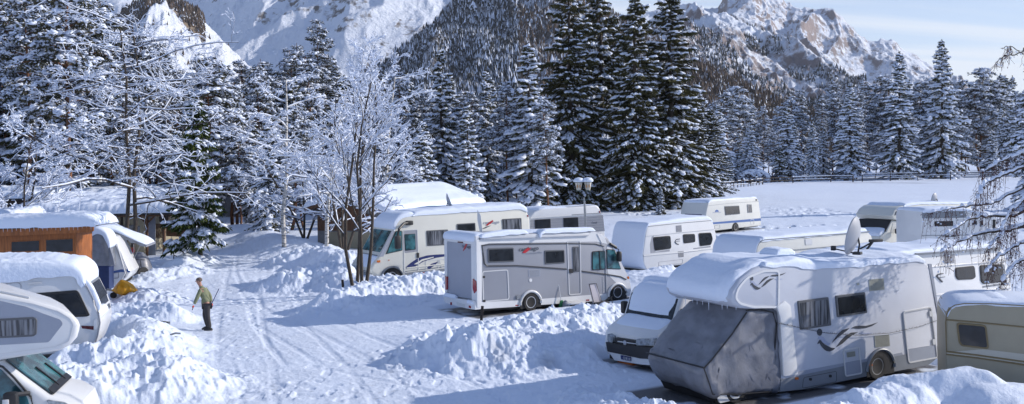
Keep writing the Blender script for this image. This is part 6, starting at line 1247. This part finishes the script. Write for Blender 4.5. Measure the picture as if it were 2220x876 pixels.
lantern(r, -.28, zt, .88); lantern(r, .15, zt, .88)
p = at_y(61, 470, 62); r = empty('street_lamp', (p.x, 62, 0)); tag(r, 'single cream lantern on a thin post at the left, before the rounded snowy roof', 'street lamp'); zt = at_y(60, 378, 62).z; MB().tube([(0, 0, 0), (0, 0, zt)], .05, 6).build('pole', M['steel'], r); lantern(r, 0, zt, 1.0)
# ================================================================== SMALL THINGS
def stake(u, v, h, label, lean=.05, w=.05):
    p = gnd(u, v); z = ground_at(p.x, p.y); o = MB().box(-w, w, -w * .7, w * .7, -.3, h, .01, Matrix.Rotation(lean, 4, 'Y')).build('stake', M['darkwood'], None); o.location = (p.x, p.y, z); tag(o, label, 'stake')
stake(1043, 722, .62, 'dark wooden stake leaning in the ploughed bank before the silver motorhome', .10, .045); stake(744, 640, .28, 'short dark stake in the bank by the multi-stemmed tree', -.05, .05); stake(682, 568, .45, 'thin dark stake beside the birch in the bank', -.2, .03); stake(418, 560, .55, 'small dark post beside the trunk of the green fir', 0, .07)
stake(1713, 512, .55, 'small bollard with a snow cap beside the low caravan, at the field', 0, .07)
# porch railing
r = empty('railing', gnd(388, 570)); tag(r, 'thin dark metal handrail in the snow left of the green fir', 'railing'); o_ = r.location
def rel(u, v, y=0): q = at_y(u, v, o_.y + y); return (q.x - o_.x, q.y - o_.y, q.z - o_.z)
MB().tube([rel(377, 571), rel(376.5, 533)], .03, 6).build('post', M['fascia'], r); MB().tube([rel(398, 577, -.6), rel(397, 547, -.6)], .03, 6).build('post', M['fascia'], r); MB().tube([rel(376.5, 534), rel(398, 547, -.6)], .035, 6).build('handrail', M['fascia'], r); MB().tube([rel(377, 553), rel(398, 564, -.6)], .025, 6).build('mid_rail', M['fascia'], r)
# camping chair in front of the silver motorhome
V = Veh('camping_chair', 'folding camping chair with a pale back leaning against the silver motorhome', 'chair', 1310, 664, 34, origin=None); cr = V.root
q = V.P([(1276, 616), (1291, 614), (1304, 655), (1287, 660)], 0); MB().prism(rpoly(q, .05), -.02, .03).build('backrest', mat('pale_chair_fabric', (.50, .47, .50), .7), cr)
x0, z0 = V.S(1287, 658); x1, z1 = V.S(1313, 657); MB().box(x0, x1, -.25, .25, z0 - .02, z0 + .04, .01).build('seat', M['fascia'], cr)
a = V.P([(1276, 616), (1291, 614), (1304, 656), (1287, 660)], 0); MB().tube([(x, -.04, z) for x, z in a + [a[0]]], .015, 5).build('frame', M['fascia'], cr)
for (p0, p1, y) in (((1302, 652), (1320, 642), -.2), ((1302, 664), (1312, 644), -.22), ((1322, 662), (1316, 643), -.22), ((1282, 664), (1290, 655), .2), ((1324, 664), (1316, 656), .22)):
    A, B = V.S(*p0), V.S(*p1); MB().tube([(A[0], y, max(A[1], 0)), (B[0], y, B[1])], .015, 5).build('leg', M['fascia'], cr)
# broom
V = Veh('broom', 'white-handled broom with a green brush leaning on the silver motorhome', 'broom', 1221, 668, 34); MB().tube([(0, .12, .25), (-.02, .30, 1.05)], .016, 6).build('handle', M['trim'], V.root); MB().tube([(-.02, .30, 1.05), (-.023, .32, 1.16)], .025, 6).build('grip', M['black'], V.root)
MB().prism([(-.04, .28), (.05, .28), (.13, .0), (-.13, .0)], .06, .14, .01).build('brush', mat('green_bristles', (.02, .16, .06), .8), V.root); V = Veh('bag', 'clear plastic bag lying beside the green broom', 'bag', 1230, 668, 34); MB().prism([(-.13, 0), (-.1, .22), (0, .28), (.12, .2), (.15, 0)], 0, .2, .06, 3).build('sack', M['awnw'], V.root)
V = Veh('step', 'white entrance step standing below the door of the silver motorhome', 'step', 1246, 666, 34); MB().box(-.35, .45, -.1, .3, .12, .17, .01).box(-.3, -.26, 0, .2, 0, .12).box(.36, .40, 0, .2, 0, .12).build('tread', M['trim'], V.root)
# ------------------------------------------------ small awning caravan and its things
V = Veh('caravan', 'white caravan front with a blue stripe under a grey awning, beside the orange cabin', 'caravan', 258, 628, 10, origin=None); A_ = V
V.prism('body', [(120, 628), (120, 512), (205, 508), (228, 510), (244, 516), (255, 530), (264, 548), (276, 576), (283, 589), (276, 602), (258, 616), (240, 626)], 0, 2.1, M['white'], .06, 3)
V.band('stripe', [(236, 590), (262, 584), (279, 584)], [(236, 595), (262, 590), (283, 590)], M['blue'], .01); V.ring('locker_door', [(243, 592), (258, 590), (258, 603), (243, 605)], M['silver'], .03, .02, .04); V.line('edge_trim', [(246, 517), (258, 550), (274, 590), (270, 602)], M['silver'], .035)
V.line('awning_pole', [(256, 528), (270, 578), (274, 590), (266, 604)], M['trim'], .03, -.25)
V = Veh('awning', 'grey awning tent with a snow cap and dark blue base panel against the small caravan', 'awning', 222, 634, 8); V.prism('side_wall', [(194, 577), (194, 520), (212, 500), (228, 508), (238, 534), (242, 577)], 0, 1.2, M['awn'], .05, 2); V.prism('base_panel', [(194, 632), (194, 576), (237, 575), (237, 628)], .02, 1.15, M['awnblue'], .02, 1)
V.shell('snow_load', [(192, 528), (198, 510), (210, 503), (224, 508), (234, 524), (239, 537)], [.1, .2, .25, .22, .15, .08], 0, 1.2, .03, 91, .3, tap=(.1, .2), sub=.06); V.panel('flap', [(238, 535), (246, 560), (249, 576), (237, 575)], M['awnw'], .03, .02)
V = Veh('awning', 'long sloping awning canopy with snow and a scalloped edge, reaching towards the lodge', 'awning', 262, 618, 8); V.prism('canopy', [(206, 491), (228, 493), (262, 507), (300, 524), (318, 531), (317, 536), (300, 529), (262, 513), (228, 499), (206, 497)], -.2, 1.8, M['awnw'], .01, 1)
q = [(228, 498), (246, 506), (250, 511), (262, 512), (268, 518), (280, 520), (286, 526), (298, 527), (306, 532), (316, 534), (318, 531), (262, 506), (230, 494)]; V.panel('valance', q, M['awn'], .24, 0, y=0.0)
V.shell('snow_load', [(208, 492), (228, 493), (262, 507), (300, 524), (317, 531)], [.12, .12, .11, .10, .07], -.2, 1.8, .0, 93, .6, tap=(.2, .2)); V.line('pole', [(290, 530), (290, 588)], M['steel'], .02, .0); V.line('pole', [(288, 566), (304, 532)], M['steel'], .012, 0)
V = Veh('skis', 'upright bundle of orange and pink skis beside the small caravan', 'skis', 282, 600, 8, zp=0)
for i, (du, mm) in enumerate(((-4, 'amber'), (-1.5, 'orangewood'), (1, 'lamporn'), (3.5, 'orangewood'))): V.prism('ski', [(281 + du, 598), (280 + du, 540), (282 + du, 536), (283.4 + du, 540), (283.6 + du, 598)], .02 * i, .02 * i + .03, M[mm], 0, py=0)
V.prism('jacket', [(286, 553), (285, 540), (289, 536), (292, 545), (289, 556)], .0, .06, M['logored'], .01, 1)
V = Veh('bicycle', 'black bicycle parked upright in the snow beside the skis', 'bicycle', 293, 612, 62); m = MB()
for cx in (-.50, .50):
    w_ = MB().lathe([(.31, -.02), (.345, -.02), (.345, .02), (.31, .02), (.31, -.02)], 26, 'y', (cx, 0, .34))
    for k in range(10): a = k * .6283; w_.tube([(cx, 0, .34), (cx + .31 * math.cos(a), 0, .34 + .31 * math.sin(a))], .004, 3)
    w_.build('wheel', M['rubber'], V.root)
MB().tube([(-.5, 0, .34), (-.15, 0, .85), (.38, 0, .85), (.5, 0, .34)], .022, 6).tube([(-.15, 0, .85), (0, 0, .34), (.38, 0, .82)], .022, 6).tube([(-.5, 0, .34), (0, 0, .34)], .018, 6).build('frame', M['black'], V.root)
MB().tube([(.38, 0, .8), (.36, 0, 1.02)], .018, 6).tube([(.36, -.3, 1.05), (.36, .3, 1.05)], .018, 6).build('handlebar', M['black'], V.root); MB().box(-.28, -.04, -.08, .08, .92, .98, .03).tube([(-.15, 0, .8), (-.15, 0, .93)], .02).build('saddle', M['black'], V.root); V.root.scale = (1, 1, 1)
V = Veh('cloth_cover', 'dark grey cover heaped over something between the lodge post and the bicycle', 'cover', 304, 596, 0); MB().lathe([(.62, 0), (.6, .4), (.45, .85), (.2, 1.15), (.001, 1.2)], 12, 'z').build('fabric', M['cover'], V.root)
V = Veh('tarpaulin', 'yellow-orange tarpaulin draped over a drawbar in the snow', 'tarpaulin', 272, 652, 5); b = bmesh.new(); bmesh.ops.create_icosphere(b, subdivisions=4, radius=1)
bp_ = V.P([(242, 622), (262, 605), (285, 613), (302, 630), (296, 636), (272, 637), (266, 640), (252, 634)], 0)
xa, za = min(p[0] for p in bp_), min(p[1] for p in bp_); xb_, zb_ = max(p[0] for p in bp_), max(p[1] for p in bp_)
for v in b.verts:
    x, y, z = v.co; sx_ = (x + 1) / 2; top = np.interp(sx_, [0, .1, .35, .7, 1], [.35, .62, 1.0, .75, .2]); bot = np.interp(sx_, [0, .2, .4, .7, 1], [.25, .05, -.06, .10, .12]); zz_ = bot + (top - bot) * (z + 1) / 2; yy_ = y * .38 * (1 - .3 * (z + 1) / 2)
    f_ = .05 * math.sin(sx_ * 26 + y * 3) * (1 - abs(z)) ; v.co = Vector((xa + (xb_ - xa) * sx_, yy_ + f_, za + (zb_ - za) * (zz_ + .02 * math.sin(y * 9 + sx_ * 12))))
m = MB(); m.add(b); m.build('sheet', M['tarp'], V.root, 180); V.line('drawbar', [(232, 627), (250, 632), (262, 633)], M['steel'], .05, 0); MB().lathe([(.02, -.05), (.13, -.05), (.13, .05), (.02, .05)], 14, 'y', (V.S(246, 640)[0], 0, V.S(246, 640)[1])).build('jockey_wheel', M['rubber'], V.root)
V = Veh('shovel', 'black shovel blade sticking out of the snow left of the walking man', 'shovel', 334, 604, 0); V.prism('blade', [(328, 590), (331, 587), (335, 596), (341, 603), (330, 603)], 0, .06, M['black'], .01, 1)
V.root.location.z = 0
V = Veh('hitch', 'dark metal coupling poking out of the bank in front of the snowy caravan', 'hitch', 352, 748, 10); MB().tube([V_ for V_ in ((-.35, 0, .28), (-.1, 0, .34), (.25, 0, .36))], .05, 8).build('tube', M['steel'], V.root); MB().tube([(-.15, 0, .44), (.05, 0, .40), (.2, -.02, .38)], .03, 6).build('lever', M['black'], V.root); MB().box(-.35, -.15, -.08, .08, .14, .30, .03).build('bracket', M['black'], V.root); V.root.location.z = .32
V = Veh('rock', 'dark snow-capped stone end showing under the smooth mound by the beige caravan', 'stone', 0, 0, 0, origin=(at_y(2148, 840, 20.6).x, 20.6, at_y(2148, 846, 20.6).z)); MB().lathe([(.20, -.3), (.24, -.1), (.2, .12), (.1, .2), (.001, .22)], 9, 'z').build('stone', M['dirt'], V.root)
o = V.root
# ================================================================== THE MAN
def skin_mesh(name, J, E, parent, mat_, root=0, sub=2):
    """J: joints (x, y, z, rx, ry); E: edges"""
    me = bpy.data.meshes.new(name); me.from_pydata([j[:3] for j in J], E, []); o = bpy.data.objects.new(name, me); scene.collection.objects.link(o)
    sk = o.modifiers.new('skin', 'SKIN'); sk.use_smooth_shade = True; sk.branch_smoothing = .6
    lay = me.skin_vertices[0].data if me.skin_vertices else None
    if lay is None:
        bpy.context.view_layer.objects.active = o; bpy.ops.object.modifier_add(type='SKIN'); o.modifiers.remove(o.modifiers[-1]); lay = me.skin_vertices[0].data
    for i, j in enumerate(J): lay[i].radius = (j[3], j[4]); lay[i].use_root = (i == root)
    ss = o.modifiers.new('sub', 'SUBSURF'); ss.levels = sub; ss.render_levels = sub
    bpy.context.view_layer.update(); em = bpy.data.meshes.new_from_object(o.evaluated_get(bpy.context.evaluated_depsgraph_get())); bpy.data.objects.remove(o)
    em.name = name; return link(name, em, mat_, parent, 180)
pm = gnd(450, 716); zg = ground_at(pm.x, pm.y) ; man = empty('person', (pm.x, pm.y, zg), 0)
tag(man, 'man in sage green jacket, dark trousers and red gloves walking on the snowy road', 'person')
skinm = mat('skin', (.42, .22, .16), .5, sub=.0); jack = mat('sage_green_jacket', (.215, .235, .135), .75, var=.25, vscale=6, bump=.6, bscale=9); trou = mat('dark_grey_trousers', (.045, .042, .045), .8, var=.3, vscale=6, bump=.4, bscale=10)
glr = mat('red_glove', (.62, .04, .02), .6); glb = mat('black_glove_palm', (.02, .02, .022), .6); hairm = mat('grey_brown_hair', (.16, .12, .10), .8, var=.4, vscale=30); shoe = mat('dark_shoe', (.025, .025, .028), .6); sole = mat('pale_shoe_sole', (.5, .5, .52), .6)
# facing -X (left of the picture) and a little away; x across the picture, y away, z up. leaning forward
hip = (0.00, 0, .93); 
tors = [(0.0, 0, .93, .165, .15), (-.03, 0, 1.06, .17, .15), (-.08, .01, 1.24, .195, .155), (-.13, .02, 1.40, .19, .14), (-.17, .02, 1.485, .085, .085)]
body = tors + [(-.20, .02, 1.55, .055, .055), (-.235, .02, 1.635, .078, .088), (-.25, .02, 1.71, .085, .095), (-.245, .02, 1.765, .055, .065)]
nb_ = len(body); Eb = [(i, i + 1) for i in range(nb_ - 1)]
# legs: right leg (near) straight, left leg bent behind
legs = [(0.02, -.09, .86, .10, .10), (.03, -.10, .50, .072, .07), (.085, -.10, .10, .048, .048), (-.02, .09, .86, .10, .10), (-.10, .11, .52, .072, .07), (-.02, .12, .14, .048, .048)]
b0 = len(body); body += legs; Eb += [(0, b0), (b0, b0 + 1), (b0 + 1, b0 + 2), (0, b0 + 3), (b0 + 3, b0 + 4), (b0 + 4, b0 + 5)]
arm = [(-.16, -.16, 1.40, .065, .065), (-.27, -.21, 1.16, .05, .05), (-.37, -.23, .94, .034, .034), (-.06, .17, 1.39, .065, .065), (.10, .10, 1.17, .05, .05), (.15, .0, .96, .034, .034)]
a0_ = len(body); body += arm; Eb += [(3, a0_), (a0_, a0_ + 1), (a0_ + 1, a0_ + 2), (3, a0_ + 3), (a0_ + 3, a0_ + 4), (a0_ + 4, a0_ + 5)]
skin_mesh('body', body, Eb, man, skinm)
def fat(L_, k): return [(x, y, z, a + k, b + k) for (x, y, z, a, b) in L_]
jk = fat(tors[:4], .014) + [(-.165, .02, 1.475, .095, .095), (-.188, .02, 1.535, .072, .072)] + fat(arm, .018); jk[0] = (0.0, 0, .90, .185, .165)
skin_mesh('jacket', jk, [(0, 1), (1, 2), (2, 3), (3, 4), (4, 5), (3, 6), (6, 7), (7, 8), (3, 9), (9, 10), (10, 11)], man, jack, 2)
tr_ = [(0.0, 0, .95, .165, .15)] + [(x, y, z, a + .015, b + .015) for (x, y, z, a, b) in legs]; tr_[3] = (.095, -.10, .085, .07, .075); tr_[6] = (-.01, .12, .12, .07, .075)
skin_mesh('trousers', tr_, [(0, 1), (1, 2), (2, 3), (0, 4), (4, 5), (5, 6)], man, trou, 0)
def shoe_(x, y, z, tilt=0):
    m = MB(); b = bmesh.new(); bmesh.ops.create_icosphere(b, subdivisions=3, radius=1)
    for v in b.verts:
        cx_, cy_, cz_ = v.co; v.co = Vector((-.06 + cx_ * .15, cy_ * .052, max(.0, .045 + cz_ * (.055 + .03 * (cx_ > 0.2)))))
    bmesh.ops.transform(b, matrix=Matrix.Translation((x, y, z)) @ Matrix.Rotation(tilt, 4, 'Y'), verts=b.verts); m.add(b); s_ = m.build('shoe', shoe, man, 180)
    m = MB().box(-.20, .08, -.05, .05, -.005, .022, .01); o = m.build('sole', sole, s_); o.data.transform(Matrix.Translation((x, y, z)) @ Matrix.Rotation(tilt, 4, 'Y'))
shoe_(.10, -.10, .0); shoe_(.0, .12, .05, -.28)
# hands: palm and five curled fingers
def hand(x, y, z, dx, dy, mat1, mat2, name='glove', hold=False):
    J = [(x, y, z, .044, .036), (x + dx * .05, y + dy * .05, z - .055, .048, .032), (x + dx * .07, y + dy * .07, z - .095, .044, .028)]; E_ = [(0, 1), (1, 2)]
    skin_mesh(name, J, E_, man, mat1, 0, 1)
    for k in range(4):
        oy = -.030 + k * .020; l = (.9, 1.05, 1, .8)[k]; P0 = (x + dx * .07, y + oy, z - .10); c = 1.5 if hold else .7
        skin_mesh('finger', [(P0[0], P0[1], P0[2], .0105, .0105), (P0[0] + .005 * dx, P0[1], P0[2] - .035 * l, .010, .010), (P0[0] - .018 * c, P0[1], P0[2] - .058 * l, .009, .009), (P0[0] - .040 * c, P0[1], P0[2] - .058 * l + .012 * c, .008, .008)], [(0, 1), (1, 2), (2, 3)], man, mat2, 0, 1)
    skin_mesh('thumb', [(x + dx * .02, y - .035, z - .05, .013, .013), (x - .02, y - .055, z - .085, .011, .011), (x - .035, y - .050, z - .11, .009, .009)], [(0, 1), (1, 2)], man, mat2, 0, 1)
hand(-.385, -.235, .91, -.5, 0, glr, glb); hand(.16, -.01, .93, .3, 0, glr, glb, hold=True)
# head: hair, ears, nose, eyes, mouth; the face looks down to the left
b = bmesh.new(); bmesh.ops.create_icosphere(b, subdivisions=4, radius=1)
for v in b.verts:
    x, y, z = v.co; k = 1 + .03 * math.sin(x * 17 + z * 9) * math.cos(y * 15); v.co = Vector((x * .108 * k, y * .088 * k, z * .098 * k))
bmesh.ops.delete(b, geom=[v for v in b.verts if (v.co.x < -.055 and v.co.z < .035) or v.co.z < -.062], context='VERTS')
bmesh.ops.transform(b, matrix=Matrix.Translation((-.232, .02, 1.715)) @ Matrix.Rotation(-.35, 4, 'Y'), verts=b.verts); m = MB(); m.add(b); m.build('hair', hairm, man, 180)
MB().lathe([(.012, -.02), (.016, 0), (.001, .03)], 8, 'x', (-.342, .02, 1.685)).build('nose', skinm, man, 60)
for s_ in (-1, 1):
    MB().lathe([(.001, -.008), (.022, 0), (.026, .01), (.001, .012)], 10, 'y', (-.235, .02 + s_ * .085, 1.69)).build('ear', skinm, man, 60)
    MB().lathe([(.001, -.005), (.009, 0), (.001, .005)], 8, 'x', (-.326, .02 + s_ * .032, 1.712)).build('eye', shoe, man, 60)
MB().box(-.325, -.315, -.005, .045, 1.640, 1.648, .002).build('mouth', glr, man)
A = Vector((.44, -.05, 1.42)); B = Vector((-.0, .04, .60)); o = MB().tube([A, A.lerp(B, .5), B], .014, 8).build('pole', M['navy'], None); o.location = man.location; tag(o, 'thin dark blue pole the walking man holds slantwise behind him', 'pole')
man.rotation_euler = (0, 0, R_(8))
# ================================================================== WEEPING BIRCH AT THE RIGHT EDGE
rn = np.random.default_rng(8); wood, sn, tw = Soup(), Soup(), Soup(); rb = at_y(2290, 700, 24.5); r = empty('birch_tree', (rb.x, 24.5, 0)); tag(r, 'weeping birch reaching in from the right edge with thin hanging twigs', 'tree')
def rl(u, v, y): q = at_y(u, v, 24.5 + y); return np.array([q.x - rb.x, y, q.z])
tube_np(wood, np.array([[0, 0, -.2], [.05, 0, 3], [-.05, .1, 6], [0, .1, 9], [.1, 0, 12]]), [.20, .17, .13, .08, .03], 8)
LB = [([(2290, 470), (2215, 492), (2180, 500), (2160, 518), (2145, 540)], -.3, .050), ([(2290, 480), (2210, 495), (2130, 505), (2070, 528), (2045, 545)], .2, .045), ([(2290, 430), (2200, 470), (2150, 468), (2110, 473), (2060, 500), (2045, 512)], .5, .040),
      ([(2290, 330), (2200, 372), (2150, 390), (2128, 405), (2120, 430)], -.2, .035), ([(2290, 380), (2220, 405), (2160, 440), (2100, 448), (2050, 455), (2010, 462)], .8, .035), ([(2290, 520), (2220, 525), (2190, 540), (2160, 560), (2140, 590)], -.5, .035),
      ([(2290, 60), (2235, 95), (2200, 122), (2180, 118), (2160, 135)], 0, .02), ([(2290, 90), (2220, 120), (2195, 100), (2170, 105)], .3, .015), ([(2290, 290), (2220, 330), (2170, 352), (2130, 372)], .4, .03), ([(2290, 560), (2230, 560), (2195, 575), (2175, 610)], -.8, .03), ([(2290, 400), (2225, 430), (2190, 460), (2170, 500)], -.9, .03)]
for pts, y, rad in LB:
    P = np.array([rl(u, v, y * (1 - i * .12) + .3 * math.sin(i)) for i, (u, v) in enumerate(pts)]); s = np.linspace(0, len(P) - 1, 30); Q = np.stack([np.interp(s, np.arange(len(P)), P[:, k]) for k in range(3)], 1)
    for _ in range(3): Q[1:-1] = (Q[:-2] + Q[1:-1] * 2 + Q[2:]) / 4
    Q[1:-1] += rn.normal(0, .015, (28, 3)); rr = np.linspace(rad, .008, 30); tube_np(wood, Q, rr, 5)
    if pts[0][1] > 200:
        w_ = (.012 + .42 * rr) * (.6 + .8 * vnoise(np.arange(30) * .35, np.zeros(30) + y, 3)); tube_np(sn, Q[6:] + np.array([0, 0, 1.]) * (rr + w_ * .8)[6:, None], w_[6:] * 1.1, 6)
        k = rn.integers(6, 30, 12); lumps(sn, Q[k] + [0, 0, .04], np.gradient(Q, axis=0)[k], rn.uniform(.05, .14, 12), rn.uniform(.03, .07, 12), rn.uniform(.03, .06, 12), rn)
    n = 30 if pts[0][1] > 200 else 12
    for i in range(n):
        k = rn.integers(8, 30); p = Q[k]; L_ = rn.uniform(.2, .8) * (1 if pts[0][1] > 200 else .45); a = rn.random() * 6.28; out = np.array([math.cos(a) - .5, math.sin(a), 0]) * rn.uniform(.08, .35)
        t = np.linspace(0, 1, 6)[:, None]; T = p + out * np.sqrt(t) * L_ - np.array([0, 0, 1.]) * L_ * t ** 1.6 + rn.normal(0, .012, (6, 3)) * t; tube_np(tw, T, np.linspace(.006, .0035, 6), 3)
        for b_ in range(rn.integers(2, 6)):
            j = rn.integers(1, 5); d = rn.normal(0, 1, 3) * [.5, .5, .3] + [0, 0, -.6]; e = T[j] + d * rn.uniform(.06, .25); tube_np(tw, np.array([T[j], (T[j] + e) / 2 + rn.normal(0, .01, 3), e]), [.004, .0035, .003], 3)
            if rn.random() < .5: lumps(tw, e[None], np.array([[0, 0, -1.]]) + rn.normal(0, .2, (1, 3)), np.array([.022]), np.array([.010]), np.array([.010]), rn)
            elif rn.random() < .35: lumps(sn, e[None], rn.normal(0, 1, (1, 3)), np.array([.035]), np.array([.025]), np.array([.02]), rn)
link('trunk', wood.mesh('trunk'), M['bark'], r, 180); link('twigs', tw.mesh('twigs'), M['twig_red'], r); link('snow_load', sn.mesh('snow_load'), M['snow_tree'], r, 180)

# thin cold air between the camp and the mountains
hm = bpy.data.materials.new('thin_air'); hm.use_nodes = True; hn = hm.node_tree.nodes; hn.clear(); ho = hn.new('ShaderNodeOutputMaterial'); hv = hn.new('ShaderNodeVolumePrincipled')
hv.inputs['Color'].default_value = (0.80, 0.88, 1.0, 1); hv.inputs['Density'].default_value = 0.00005; hm.node_tree.links.new(hv.outputs[0], ho.inputs['Volume'])
o = MB().box(-9300, 9300, -9300, 9300, -60, 1500).build('haze', hm, None); tag(o, kind='stuff')
build_ground()
